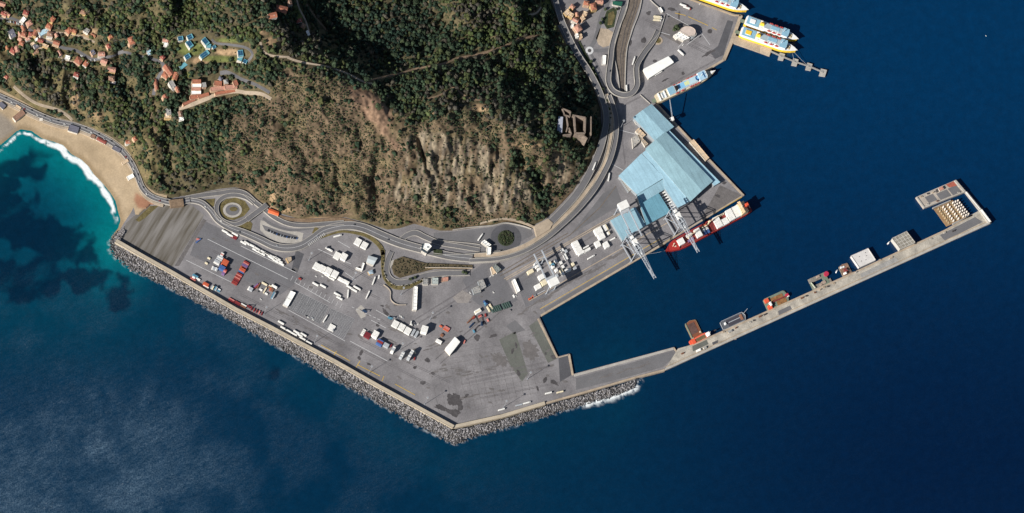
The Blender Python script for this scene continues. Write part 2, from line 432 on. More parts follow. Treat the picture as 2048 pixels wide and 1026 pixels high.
def cover_colour(px, py):
    C = lambda *c: np.array(alb(*c))
    n1 = fbm(px, py, 30, 51, 4)[..., None]; n2 = fbm(px, py, 9, 61, 3)[..., None]
    floor = C(76, 72, 56) * (1 - n1) + C(104, 94, 70) * n1
    soil = C(116, 99, 79) * (1 - n2) + C(92, 80, 66) * n2
    grass = C(104, 100, 66)
    soil = soil + (grass - soil) * smooth(0.5, 0.7, n1) * 0.3
    n3 = smooth(.35, .65, fbm(px * 2.2 + py * .5, py * .5, 8, 63, 3))[..., None]
    rock = C(150, 138, 118) * (1 - n3) + C(98, 92, 84) * n3
    s = scrubmask(px, py)[..., None]; r = rockmask(px, py)[..., None]
    c = floor * (1 - s) + soil * s
    v = smooth(0.36, 0.58, fbm(px * 1.7 + py * 0.25, py * 0.3, 11, 71, 4))[..., None]
    sc_b = smooth(-8, 20, sdist(px, py, [(900, 300), (1000, 270), (1090, 320), (1150, 330), (1080, 430), (960, 436), (880, 400)]))[..., None]
    soil = soil * (1 - .5 * sc_b) + C(152, 134, 110) * .5 * sc_b
    c = c * (1 - r * v * .75) + rock * r * v * .75
    pink = C(140, 114, 95)                                   # bare shoulder of the ridge
    b = smooth(-4, 8, sdist(px, py, [(690, 165), (740, 178), (790, 222), (775, 262), (810, 300), (790, 300), (745, 250), (700, 200)]) + (fbm(px, py, 14, 77, 3) - 0.5) * 16)[..., None]
    c = c * (1 - b * 0.85) + pink * b * 0.85
    bare = np.maximum.reduce([smooth(1.15, 0.7, np.hypot((px - x) / rx, (py - y) / ry)) for x, y, rx, ry in
                              ((546, 84, 17, 12), (529, 64, 10, 7), (672, 128, 12, 7), (185, 66, 22, 9), (160, 72, 26, 4), (404, 122, 22, 8), (455, 104, 26, 8), (560, 420, 30, 6), (640, 438, 40, 4), (545, 400, 6, 22),
                               (1052, 290, 30, 5), (960, 215, 26, 8), (1000, 205, 22, 6), (870, 222, 16, 6), (150, 195, 9, 28), (195, 235, 16, 12), (180, 65, 18, 12))])[..., None]
    c = c * (1 - bare) + C(152, 128, 100) * bare
    ter = (smooth(.60, .70, 1 - fbm(px, py, 24, 321, 3)) * smooth(345, 300, px) * smooth(4, 30, py))[..., None]
    c = c * (1 - ter * .75) + (C(126, 108, 82) * (1 - n2) + C(98, 96, 62) * n2) * ter * .75
    lawn = np.maximum.reduce([smooth(1.15, 0.8, np.hypot((px - x) / rx, (py - y) / ry)) for x, y, rx, ry in
                              ((380, 98, 30, 14), (440, 118, 40, 7), (470, 80, 40, 5), (598, 28, 8, 16), (372, 150, 18, 6), (1095, 10, 14, 14))])[..., None]
    return c * (1 - lawn * 0.8) + C(96, 104, 58) * lawn * 0.8

EDGE = sdist(GX, GY, HILL)
keep = EDGE > -9
kf = keep[:-1, :-1] | keep[1:, 1:] | keep[:-1, 1:] | keep[1:, :-1]
V = Pn(GX.ravel(), GY.ravel(), HZ.ravel())
V, F, A = compact(V, gridfaces(len(TXS), len(TYS), kf), cover_colour(GX, GY).reshape(-1, 3))
tag(obj('hillside', npmesh('hillside', V, F, mat_attr('hill_ground', fine=0.35, fscale=0.16, mid=0.2), A)), kind='structure')

# ---- beach and the shelf that carries the coast road ------------------------
bx = np.arange(-260, 420, 3.0); by = np.arange(60, 500, 3.0)
BX, BY = np.meshgrid(bx, by)
sd = sdist(BX, BY, SHORE)
bz = np.where(sd > 0, np.minimum(0.02 + sd * 0.10 + (fbm(BX, BY, 20, 8, 3) - 0.5) * 0.8 * smooth(0, 20, sd), 5.6), sd * 0.22)
bz = np.where(inpoly(BX, BY, HILL) & (sdist(BX, BY, HILL) > 14), -2, bz)
bz = np.where(inpoly(BX, BY, [(243, 470), (256, 444), (276, 430), (300, 411), (345, 409), (420, 405), (420, 520), (240, 520)]), -2, bz)
C = lambda *c: np.array(alb(*c))
nn = fbm(BX, BY, 34, 12, 4)[..., None]
st = fbm(BX + BY * 0.6, BY * 3 - BX * 1.9, 90, 15, 3)[..., None]
bc = C(188, 168, 140) * (1 - nn) + C(168, 148, 120) * nn
bc = bc * (0.85 + 0.3 * st)
wet = smooth(13, 3, sd)[..., None]
bc = bc * (1 - wet * 0.5) + C(120, 100, 70) * wet * 0.5
grey = smooth(-6, 8, sdist(BX, BY, [(-260, 100), (0, 225), (22, 240), (34, 258), (12, 276), (-260, 420)]))[..., None]
bc = bc * (1 - grey * 0.8) + C(150, 142, 132) * grey * 0.8
pav = smooth(-4, 4, sdist(BX, BY, [(272, 386), (300, 402), (318, 410), (290, 418), (276, 416), (268, 400)]))[..., None]
bc = bc * (1 - pav) + C(160, 118, 94) * pav
kb = (sd > -26) & (BX < 335)
kf = kb[:-1, :-1] & kb[1:, 1:]
V = Pn(BX.ravel(), BY.ravel(), bz.ravel())
V, F, A = compact(V, gridfaces(len(bx), len(by), kf), bc.reshape(-1, 3))
tag(obj('beach', npmesh('beach', V, F, mat_attr('sand', fine=0.10, fscale=0.3, mid=0.08), A)), kind='structure')

# ---- sea ---------------------------------------------------------------------
WALL_W = [(232, 481), (291, 515), (345, 545), (400, 577), (471, 618), (543, 655), (580, 675), (625, 698.5), (669, 722), (758, 772.5), (831, 812), (907, 853.5)]
WALL_E = [(907, 853.5), (1004, 832), (1090, 806)]
TET_OUT = [(247, 450), (228, 468), (218, 484), (217, 498), (223, 511), (263, 540), (330, 572), (400, 609), (471, 646), (525, 678), (580, 707), (651, 751), (715, 784), (831, 851),
           (908, 889), (953, 872), (1029, 852), (1100, 830), (1173, 808), (1224, 794), (1268, 776), (1274, 762)]
sx = np.concatenate([[-14000, -5000, -1500, -500, -200], np.arange(-60, 2110, 2.5), [2300, 2800, 4000, 8000, 16000]])
sy = np.concatenate([[-12000, -5000, -1500, -500, -200], np.arange(-60, 1090, 2.5), [1300, 2000, 4000, 8000, 14000]])
SX, SY = np.meshgrid(sx, sy)
def sea_colour(px, py):
    C = lambda *c: np.array([lin(v) for v in c]) / KEXP
    px = np.clip(px, -100, 2150); py = np.clip(py, -100, 1130)
    deepTR = C(0, 48, 86); deepBR = C(0, 26, 58); mid = C(0, 42, 72); teal = C(0, 66, 88); left = C(0, 44, 72); turq = C(0, 114, 120)
    ty = smooth(50, 950, py)[..., None]; tx = smooth(900, 1900, px)[..., None]
    right = deepTR * (1 - ty) + deepBR * ty
    c = mid * (1 - tx) + right * tx
    dout = distline(px, py, TET_OUT)
    outer = (smooth(1500, 1000, px - (900 - py) * 0.3) * smooth(430, 560, py + px * 0.02))[..., None]
    c = c * (1 - outer) + (left * 0.9) * outer
    lf = (smooth(430, 180, px) * smooth(820, 560, py))[..., None]
    c = c * (1 - lf) + C(0, 58, 80) * lf
    near = (smooth(150, 20, dout) * 0.35 * (fbm(px, py, 70, 90, 3) + 0.2))[..., None] * smooth(1330, 1200, px)[..., None]
    c = c * (1 - near) + C(0, 62, 84) * near
    ds = -sdist(px, py, SHORE); west = smooth(330, 250, px)
    t1 = (smooth(150, 30, ds) * west)[..., None]; t2 = (smooth(80, 0, ds) * west)[..., None]
    c = c * (1 - t1) + C(0, 88, 104) * t1
    c = c * (1 - t2) + turq * t2
    wn = fbm(px * 0.8 + py * 0.5, py, 46, 95, 4)                      # seagrass meadows on the bottom
    gm = np.maximum.reduce([smooth(1.25, 0.75, np.hypot((px - x) / rx, (py - y) / ry) + (fbm(px, py, 26, 97, 3) - 0.5) * 1.5) for x, y, rx, ry in
                            ((55, 335, 62, 26), (85, 305, 30, 16), (20, 420, 50, 50), (90, 470, 60, 32), (150, 490, 50, 40), (60, 560, 70, 40), (20, 370, 30, 20), (240, 590, 26, 30), (540, 745, 24, 20), (165, 560, 44, 24))])
    gm = (gm * smooth(0.34, 0.6, wn + 0.12) * smooth(14, 40, ds))[..., None]
    c = c * (1 - gm * 0.82) + C(0, 26, 50) * gm * 0.82
    # surf: white water where the swell breaks
    fo = np.zeros(px.shape)
    wd_ = 3.0 + 5.0 * smooth(70, 120, px) * smooth(236, 205, px)
    sw = smooth(1.25, 0.35, np.abs(ds - 2.5 - 8.0 * fbm(px, py, 22, 99, 2)) / (wd_ * (0.5 + fbm(px, py, 13, 98, 2)))) * west * (px < 246) * smooth(450, 428, py)
    sw = sw * smooth(0.28, 0.56, fbm(px, py, 11, 101, 3) + 0.10 * smooth(60, 130, px)) * smooth(-40, 20, px)
    fo = np.maximum(fo, np.clip(sw * 1.25, 0, 1))
    dtip = distline(px, py, [(1172, 806), (1224, 792), (1268, 774), (1274, 760)])
    tip = smooth(14, 3, dtip + 7 * (fbm(px, py, 7, 103, 3) - 0.5)) * smooth(0.36, 0.56, fbm(px, py, 6, 105, 3) + 0.06)
    fo = np.maximum(fo, tip)
    edge = smooth(5, 0, dout) * smooth(0.52, 0.7, fbm(px, py, 5, 107, 3)) * 0.35
    fo = np.maximum(fo, edge)
    c = c * (1 - fo[..., None]) + np.array([0.80, 0.84, 0.84]) * fo[..., None]
    return c
def glint_mask(px, py):
    """mask of the sun glint painted into the sea colour; also raises roughness"""
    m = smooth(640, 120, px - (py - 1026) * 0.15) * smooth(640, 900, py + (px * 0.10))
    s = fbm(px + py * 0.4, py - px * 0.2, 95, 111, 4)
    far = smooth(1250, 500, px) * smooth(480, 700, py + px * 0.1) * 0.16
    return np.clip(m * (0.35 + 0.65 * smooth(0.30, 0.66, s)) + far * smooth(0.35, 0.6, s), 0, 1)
sc_ = sea_colour(SX, SY).reshape(-1, 3)
def sea_material():
    m = bpy.data.materials.new('sea_water'); m.use_nodes = True
    n = m.node_tree.nodes; l = m.node_tree.links; b = n['Principled BSDF']
    at = n.new('ShaderNodeAttribute'); at.attribute_name = 'cover'
    ru = n.new('ShaderNodeAttribute'); ru.attribute_name = 'glint'
    geo = n.new('ShaderNodeNewGeometry')
    def noise(s, d, r=0.6):
        q = n.new('ShaderNodeTexNoise'); q.inputs['Scale'].default_value = s; q.inputs['Detail'].default_value = d; q.inputs['Roughness'].default_value = r
        l.new(geo.outputs['Position'], q.inputs['Vector']); return q
    def mr(src, a, b_, c, d):
        q = n.new('ShaderNodeMapRange'); l.new(src, q.inputs['Value'])
        for i, v in zip(('From Min', 'From Max', 'To Min', 'To Max'), (a, b_, c, d)): q.inputs[i].default_value = v
        return q.outputs['Result']
    def mul(x, y):
        q = n.new('ShaderNodeMath'); q.operation = 'MULTIPLY'; l.new(x, q.inputs[0]); l.new(y, q.inputs[1]); return q.outputs[0]
    wv = noise(0.055, 5, 0.7)
    mx = n.new('ShaderNodeMix'); mx.data_type = 'RGBA'; mx.blend_type = 'MULTIPLY'; mx.inputs[0].default_value = 1
    l.new(at.outputs['Color'], mx.inputs[6]); l.new(mr(wv.outputs['Fac'], 0.3, 0.7, 0.86, 1.14), mx.inputs[7])
    # sun glint painted into the base colour: pale broken streaks and brighter specks
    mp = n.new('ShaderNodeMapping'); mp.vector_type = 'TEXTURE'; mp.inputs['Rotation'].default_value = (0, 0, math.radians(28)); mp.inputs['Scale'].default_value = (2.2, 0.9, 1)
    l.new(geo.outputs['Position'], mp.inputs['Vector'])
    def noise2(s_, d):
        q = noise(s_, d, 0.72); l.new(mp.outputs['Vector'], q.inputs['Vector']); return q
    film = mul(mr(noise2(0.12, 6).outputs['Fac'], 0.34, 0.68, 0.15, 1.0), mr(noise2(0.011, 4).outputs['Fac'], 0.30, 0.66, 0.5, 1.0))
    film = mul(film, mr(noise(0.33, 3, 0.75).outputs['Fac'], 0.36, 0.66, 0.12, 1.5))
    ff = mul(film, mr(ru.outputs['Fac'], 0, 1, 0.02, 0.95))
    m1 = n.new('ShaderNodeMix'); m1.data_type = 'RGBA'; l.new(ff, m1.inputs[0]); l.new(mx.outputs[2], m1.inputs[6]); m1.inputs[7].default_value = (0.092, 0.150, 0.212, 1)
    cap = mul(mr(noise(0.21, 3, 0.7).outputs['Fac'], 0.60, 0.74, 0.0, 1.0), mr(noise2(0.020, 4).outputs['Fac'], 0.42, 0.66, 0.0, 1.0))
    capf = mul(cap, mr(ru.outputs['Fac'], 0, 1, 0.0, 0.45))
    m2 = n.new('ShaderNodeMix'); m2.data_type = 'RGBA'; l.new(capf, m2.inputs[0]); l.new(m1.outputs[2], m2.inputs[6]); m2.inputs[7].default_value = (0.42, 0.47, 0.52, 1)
    l.new(m2.outputs[2], b.inputs['Base Color'])
    l.new(mr(ru.outputs['Fac'], 0, 1, 0.22, 0.5), b.inputs['Roughness'])
    b.inputs['IOR'].default_value = 1.33
    bp = n.new('ShaderNodeBump'); bp.inputs['Strength'].default_value = 0.5; bp.inputs['Distance'].default_value = 1.0
    l.new(noise(0.12, 6, 0.75).outputs['Fac'], bp.inputs['Height']); l.new(bp.outputs['Normal'], b.inputs['Normal'])
    return m
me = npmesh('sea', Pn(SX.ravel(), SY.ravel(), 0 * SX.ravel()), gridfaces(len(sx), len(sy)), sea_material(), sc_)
ra = me.attributes.new('glint', 'FLOAT', 'POINT'); ra.data.foreach_set('value', glint_mask(SX, SY).ravel().astype(np.float32))
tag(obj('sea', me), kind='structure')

# ---- port apron -----------------------------------------------------------------
APRON = [(229, 481), (247, 447), (262, 425), (272, 405), (300, 396), (345, 396), (450, 366), (545, 400), (690, 418), (830, 434), (1000, 425), (1085, 425),
         (1150, 360), (1185, 290), (1190, 220), (1160, 140), (1095, 20), (1050, -260), (1500, -260), (1330, -40), (1380, -4), (1402, 4), (1470, 28), (1485, 30), (1465, 87), (1450, 121), (1310, 205),
         (1384, 281), (1489, 391), (1328, 489), (1079, 634), (1116, 713), (1139, 707), (1146, 748), (1348, 694), (1357, 706), (1330, 741), (1268, 759), (1090, 810),
         (908, 859), (758, 776), (669, 726), (580, 679), (471, 622), (345, 549), (291, 519)]
def quay(px, py, z): return P(px, py, z)[:2]
def sheet(name, poly, z, m, thick=None, lab=None):
    """a flat slab traced on the ground; thick gives it sides"""
    b = MB(); pts = [quay(x, y, z) for x, y in poly]
    b.prism(pts, z - (thick or 0.03), z)
    o = b.build(name, m); tag(o, kind='structure'); return o
M_CONC = mat('concrete_apron', alb(120, 117, 119), var=0.12, scale=0.014, fine=0.13, rough=0.9, col2=alb(138, 135, 136))
M_ASPH = mat('asphalt', alb(112, 111, 113), var=0.08, scale=0.03, fine=0.08, rough=0.9)
M_YARD = mat('yard_asphalt', alb(113, 112, 115), var=0.08, scale=0.03, fine=0.10, rough=0.9)
M_ASPHD = mat('dark_asphalt', alb(88, 88, 92), var=0.12, scale=0.04, fine=0.10, rough=0.9)
M_TAN = mat('tan_concrete', alb(176, 160, 140), var=0.13, scale=0.06, fine=0.12, rough=0.9)
M_PALE = mat('pale_concrete', alb(176, 171, 163), var=0.10, scale=0.06, fine=0.10, rough=0.9)
M_GREEN = mat('green_grey_asphalt', alb(104, 106, 100), var=0.10, scale=0.04, fine=0.10, rough=0.9)
M_EARTH = mat('bare_earth', alb(132, 112, 92), var=0.18, scale=0.10, fine=0.2, rough=0.95)
M_GRASSY = mat('dry_grass', alb(108, 98, 64), var=0.25, scale=0.12, fine=0.25, rough=0.95)
M_HEDGE = mat('hedge_green', alb(58, 66, 44), var=0.3, scale=0.2, fine=0.3, rough=0.95)
M_WHITEP = mat('road_paint', alb(205, 205, 205), var=0.1, scale=0.3)
M_YELP = mat('yellow_paint', alb(205, 170, 70), var=0.15, scale=0.2)
M_STAIN = mat('oil_stain', alb(80, 77, 78), var=0.2, scale=0.12, fine=0.15)
M_STAIN2 = mat('tyre_stain', alb(110, 106, 105), var=0.1, scale=0.12, fine=0.12)
M_RAIL = mat('railway_ballast', alb(112, 102, 92), var=0.16, scale=0.2, fine=0.2)
b = MB(); b.prism([quay(x, y, G) for x, y in APRON], -6, G)
tag(b.build('quay_apron', M_CONC), kind='structure')

LV = {1: G + 0.05, 2: G + 0.10, 3: G + 0.15, 4: G + 0.2}
def field_streaks():
    m = mat('reclaimed_ground', alb(112, 105, 96), var=0.05, scale=0.03)
    n = m.node_tree.nodes; l = m.node_tree.links; geo = n['Geometry'] if 'Geometry' in n else [q for q in n if q.type == 'NEW_GEOMETRY'][0]
    mp = n.new('ShaderNodeMapping'); mp.vector_type = 'TEXTURE'; mp.inputs['Rotation'].default_value = (0, 0, math.radians(58)); mp.inputs['Scale'].default_value = (90, 9, 50)
    l.new(geo.outputs['Position'], mp.inputs['Vector'])
    nz = n.new('ShaderNodeTexNoise'); nz.inputs['Scale'].default_value = 1; nz.inputs['Detail'].default_value = 5
    l.new(mp.outputs['Vector'], nz.inputs['Vector'])
    rp = n.new('ShaderNodeValToRGB'); e = rp.color_ramp.elements
    e[0].position = 0.36; e[0].color = alb(94, 88, 78) + (1,); e[1].position = 0.64; e[1].color = alb(136, 132, 128) + (1,)
    l.new(nz.outputs['Fac'], rp.inputs['Fac']); l.new(rp.outputs['Color'], n['Principled BSDF'].inputs['Base Color'])
    return m
sheet('reclaimed_ground', [(252, 446), (268, 432), (300, 412), (345, 410), (383, 410), (408, 430), (404, 438), (347, 534), (238, 482)], LV[1], field_streaks())
sheet('gravel_strip', [(406, 437), (413, 441), (395, 470), (358, 532), (349, 532)], LV[2], M_STAIN2)
sheet('grass_verge', [(271, 440), (300, 412), (318, 411), (290, 436), (278, 444)], LV[2], M_GRASSY)
sheet('asphalt_patch', [(998, 679), (1031, 663), (1056, 747), (1044, 763), (1020, 730)], LV[1], M_GREEN)
sheet('asphalt_patch', [(1058, 652), (1074, 641), (1112, 710), (1116, 716), (1096, 726), (1078, 690)], LV[1], M_GREEN)
sheet('asphalt_patch', [(1117, 716), (1137, 710), (1143, 750), (1120, 764)], LV[1], M_ASPHD)
sheet('asphalt_patch', [(1033, 671), (1057, 664), (1064, 688), (1042, 699)], LV[2], M_CONC)
sheet('asphalt_patch', [(1012, 652), (1030, 640), (1050, 660), (1028, 668)], LV[1], M_ASPH)
sheet('asphalt_patch', [(925, 560), (985, 510), (1005, 545), (1035, 600), (1015, 612), (975, 622), (945, 600)], LV[1], M_YARD)
sheet('asphalt_patch', [(1028, 556), (1062, 536), (1098, 596), (1052, 614)], LV[1], M_YARD)
sheet('asphalt_patch', [(592, 500), (608, 508), (595, 545), (583, 540)], LV[1], M_ASPHD)
sheet('asphalt_patch', [(405, 440), (430, 452), (590, 540), (600, 560), (560, 590), (470, 552), (380, 510)], LV[1], M_YARD)
sheet('asphalt_patch', [(1455, 40), (1467, 43), (1447, 110), (1430, 118), (1420, 104), (1436, 92)], LV[1], M_ASPHD)
sheet('asphalt_patch', [(1340, 30), (1384, 52), (1360, 90), (1318, 66)], LV[1], M_STAIN2)
sheet('asphalt_patch', [(1400, 440), (1440, 370), (1486, 392), (1420, 430)], LV[1], M_STAIN2)
sheet('asphalt_patch', [(1232, 372), (1245, 408), (1170, 452), (1140, 470), (1180, 420), (1205, 388)], LV[1], M_ASPH)
sheet('quay_road', [(1086, 618), (1240, 527), (1322, 478), (1327, 486), (1160, 584), (1092, 624)], LV[1], M_ASPH)
sheet('asphalt_patch', [(1152, 756), (1344, 703), (1350, 712), (1326, 734), (1270, 750), (1152, 780)], LV[1], M_ASPH)
sheet('concrete_pad', [(711, 620), (722, 610), (733, 620), (731, 633), (722, 637)], LV[2], M_PALE)
sheet('concrete_pad', [(905, 595), (925, 580), (945, 592), (935, 606), (915, 606)], LV[2], mat('worn_concrete', alb(146, 140, 136), var=.1, scale=.1, fine=.15))

def blob(cx, cy, rx, ry, a=0.0, n=18, jag=0.45, seed=0):
    r = random.Random(seed * 131 + int(cx * 7 + cy)); out = []
    if max(rx, ry) > 6: n = 56
    s0 = r.random() * 90; tt = np.arange(n) * 2 * math.pi / n; R_ = max(2.2, max(rx, ry) * .5)
    ks = list(0.35 + 1.3 * fbm(s0 + R_ * np.cos(tt), s0 * 2 + R_ * np.sin(tt), 2.4, 7, 4)) if n > 20 else [1 + jag * (r.random() - 0.5) * 1.6 for _ in range(n)]
    for i in range(n):
        t = 2 * math.pi * i / n; k = ks[i] if n > 20 else (ks[i] + ks[i - 1]) / 2
        x, y = rx * k * math.cos(t), ry * k * math.sin(t)
        out.append((cx + x * math.cos(a) - y * math.sin(a), cy + x * math.sin(a) + y * math.cos(a)))
    return out
def stains(name, lst, z, m):
    b = MB()
    for i, q in enumerate([q for q in lst if sdist(np.array([q[0]]), np.array([q[1]]), APRON)[0] > max(q[2], q[3]) * 0.8]):
        zz = z + 0.004 * (i % 9)
        pts = [quay(x, y, zz) for x, y in blob(*q, seed=i)]
        n = len(pts); b.add([(x, y, zz) for x, y in pts], [tuple(range(n))[::-1]])
    tag(b.build(name, m), kind='structure')
stains('oil_stains', [(908, 800, 13, 13, 0.3), (911, 825, 9, 7, 0.5), (881, 815, 12, 5, 0.5), (897, 822, 8, 4, 0.6), (920, 812, 5, 9, 0), (934, 790, 4, 2.5, 0),
                      (722, 706, 4, 6, 0.5), (718, 716, 3, 4, 0), (738, 728, 5, 2, 0.4), (846, 766, 5, 4, 0), (866, 747, 4, 3, 0), (855, 720, 5, 4, 0.4), (830, 735, 4, 3, 0),
                      (1025, 702, 3, 7, 0.2), (1032, 690, 2, 6, -0.3), (1037, 746, 3, 6, -0.3), (1107, 714, 5, 4, 0), (1091, 708, 2, 3, 0), (1108, 765, 9, 4, 0.7), (1090, 760, 4, 6, 0.4), (1075, 777, 2, 6, -.3),
                      (954, 675, 7, 6, 0.4), (986, 672, 8, 3, -0.4), (1418, 106, 13, 3, -0.5), (1420, 62, 4, 4, 0), (1288, 80, 6, 5, 0.3), (1260, 85, 4, 6, 0), (1297, 26, 5, 4, 0),
                      (1344, 18, 9, 3, 0.2), (1358, 30, 2, 7, 0), (771, 624, 3, 9, -0.7), (765, 612, 4, 2, .3), (756, 649, 4, 4, 0), (1366, 147, 3, 3, 0), (1310, 122, 4, 3, 0), (1330, 160, 8, 1.6, -0.5), (1448, 365, 4, 3, 0), (1436, 392, 6, 3, 0.3)], LV[3], M_STAIN)
L = []
for i in range(190):
    x = RNG.uniform(380, 1140); y = RNG.uniform(470, 840)
    if not inpoly(x, y, [(360, 520), (420, 450), (600, 540), (780, 580), (900, 560), (1060, 600), (1110, 720), (1140, 770), (910, 835), (720, 728), (500, 608)]): continue
    L.append((x, y, RNG.uniform(1, 6), RNG.uniform(0.8, 2.5), RNG.uniform(-0.6, 0.8)))
L += [(1050 + i * 14, 620 - i * 8.3 + RNG.uniform(-4, 4), RNG.uniform(8, 20), RNG.uniform(1, 3), -0.52) for i in range(18)]
L += [(805, 665, 30, 5, 0.3), (860, 690, 40, 8, -0.3), (770, 680, 30, 6, 0.5), (940, 745, 60, 4, -0.16), (960, 790, 60, 3, -0.18), (900, 740, 40, 5, -0.1), (610, 650, 60, 4, 0.55), (1000, 720, 20, 10, 0.5), (1060, 700, 14, 20, -0.5), (1290, 700, 60, 5, -0.26), (1230, 745, 70, 4, -0.26)]
L2 = []
for x, y, rx, ry, a in L:
    if rx < 25: L2.append((x, y, rx, ry, a)); continue
    for i in range(12):
        t, u = RNG.uniform(-1, 1), RNG.uniform(-1, 1); L2.append((x + rx * t * math.cos(a) - ry * u * math.sin(a), y + rx * t * math.sin(a) + ry * u * math.cos(a), RNG.uniform(3, 11), RNG.uniform(0.5, 1.6), a + RNG.uniform(-.1, .1)))
stains('worn_asphalt', L2, LV[2] + 0.02, M_STAIN2)

def lines(name, segs, w, z, m):
    b = MB()
    for i, (x1, y1, x2, y2) in enumerate(segs):
        a = np.array(quay(x1, y1, z)); c = np.array(quay(x2, y2, z)); d = c - a; L_ = np.linalg.norm(d)
        if L_ < 0.1: continue
        d /= L_; n = np.array((-d[1], d[0])) * w / 2; zz = z + 0.003 * (i % 7)
        b.add([(*(a - n), zz), (*(c - n), zz), (*(c + n), zz), (*(a + n), zz)], [(0, 1, 2, 3)])
    return tag(b.build(name, m), kind='structure')
def bay_grid(p00, p10, p11, p01, ncol, nrow):
    """columns of short parallel bays between four corners"""
    out = []
    def q(u, v):
        return tuple((p00[i] * (1 - u) + p10[i] * u) * (1 - v) + (p01[i] * (1 - u) + p11[i] * u) * v for i in (0, 1))
    for c in range(ncol):
        for r in range(nrow + 1): out.append(q((c + 0.06) / ncol, r / nrow) + q((c + 0.94) / ncol, r / nrow))
    for c in range(ncol + 1): out.append(q(c / ncol, 0) + q(c / ncol, 1))
    return out
sheet('parking_bay_surface', [(594, 582), (658, 613), (641, 649), (577, 617)], LV[1], M_ASPHD)
sheet('parking_bay_surface', [(660, 616), (710, 638), (688, 679), (645, 653)], LV[1], M_YARD)
lines('bay_markings', bay_grid((595, 583), (657, 613), (641, 648), (578, 616), 5, 16), 0.45, LV[4], M_WHITEP)
lines('bay_markings', bay_grid((662, 617), (709, 638), (687, 678), (647, 652), 4, 17), 0.3, LV[4], M_WHITEP)
sg = []
for i in range(13): sg.append((586 + i * 8.2, 552 + i * 4.6, 581 + i * 8.2, 561 + i * 4.6))
lines('bay_markings', sg, 0.6, LV[4], M_WHITEP)
def dashed(x1, y1, x2, y2, n, f=0.6):
    return [(x1 + (x2 - x1) * i / n, y1 + (y2 - y1) * i / n, x1 + (x2 - x1) * (i + f) / n, y1 + (y2 - y1) * (i + f) / n) for i in range(n)]
sg = [(415, 478, 576, 558), (482, 492, 592, 545), (372, 520, 470, 568), (590, 565, 660, 605), (577, 620, 690, 682), (636, 498, 702, 528), (676, 482, 700, 496), (690, 545, 712, 560), (752, 620, 780, 636),
      (700, 682, 775, 722), (636, 690, 690, 716), (742, 640, 772, 656), (1065, 594, 1090, 580), (1232, 258, 1270, 268), (1222, 327, 1246, 340), (1284, 190, 1300, 208)]
sg += [(1333, 27, 1385, 55), (1320, 64, 1340, 70), (1320, 63, 1328, 36), (1400, 62, 1420, 90), (1356, 95, 1366, 85), (1373, 90, 1402, 68)]
lines('yard_markings', sg + dashed(760, 640, 700, 612, 7), 0.9, LV[4], M_WHITEP)
joints = []
for i in range(15): joints.append((700 + i * 22, 726 + i * 10, 760 + i * 22, 700 + i * 10) if False else (880 + i * 4, 690 + i * 9.5, 1085 + i * 3 - max(0, i - 9) * 14, 655 + i * 9.5 + max(0, i - 9) * 2))
for i in range(15): joints.append((860 + i * 14, 740 - i * 2.6, 880 + i * 14, 830 - i * 3))
lines('slab_joints', joints, 0.35, LV[2], M_STAIN2)
lanes = []
for x1, y1, x2, y2 in [(410, 495, 600, 590), (430, 470, 610, 560), (480, 590, 700, 702), (470, 598, 690, 712), (610, 520, 760, 600), (640, 505, 770, 575), (700, 690, 860, 772), (720, 680, 900, 766), (830, 640, 960, 560), (836, 648, 966, 568), (870, 720, 1010, 600), (880, 728, 1022, 606), (760, 640, 830, 680), (930, 760, 1090, 726), (920, 770, 1100, 734), (950, 800, 1120, 766), (1030, 560, 1230, 430), (1040, 566, 1236, 440), (1290, 40, 1440, 110), (1300, 52, 1430, 116), (1340, 170, 1430, 122), (1240, 250, 1250, 330), (1250, 210, 1290, 190)]:
    for o_ in (0, 2.6): lanes.append((x1 + o_ * .5, y1 - o_, x2 + o_ * .5, y2 - o_))
lines('tyre_tracks', lanes, 0.9, LV[1] + 0.02, mat('tyre_track', alb(106, 103, 105), var=.15, scale=.05, fine=.15))
lines('yard_markings', [(1376, 33, 1416, 51), (1350, 26, 1372, 31), (1424, 55, 1433, 60), (642, 690, 700, 722), (716, 730, 760, 752), (790, 768, 830, 790), (667, 712, 673, 702), (712, 735, 720, 722), (764, 762, 768, 752)], 1.1, LV[4] + 0.03, M_YELP)
lines('crane_rails', [(1008, 558, 1240, 424), (1058, 602, 1252, 492), (1012, 560, 1240, 428), (1252, 492, 1345, 440)], 1.6, LV[4] + 0.03, M_TAN)
lines('crane_rails', [(1088, 628, 1330, 484), (1080, 618, 1320, 478), (1330, 484, 1484, 394)], 1.0, LV[4], M_YELP)

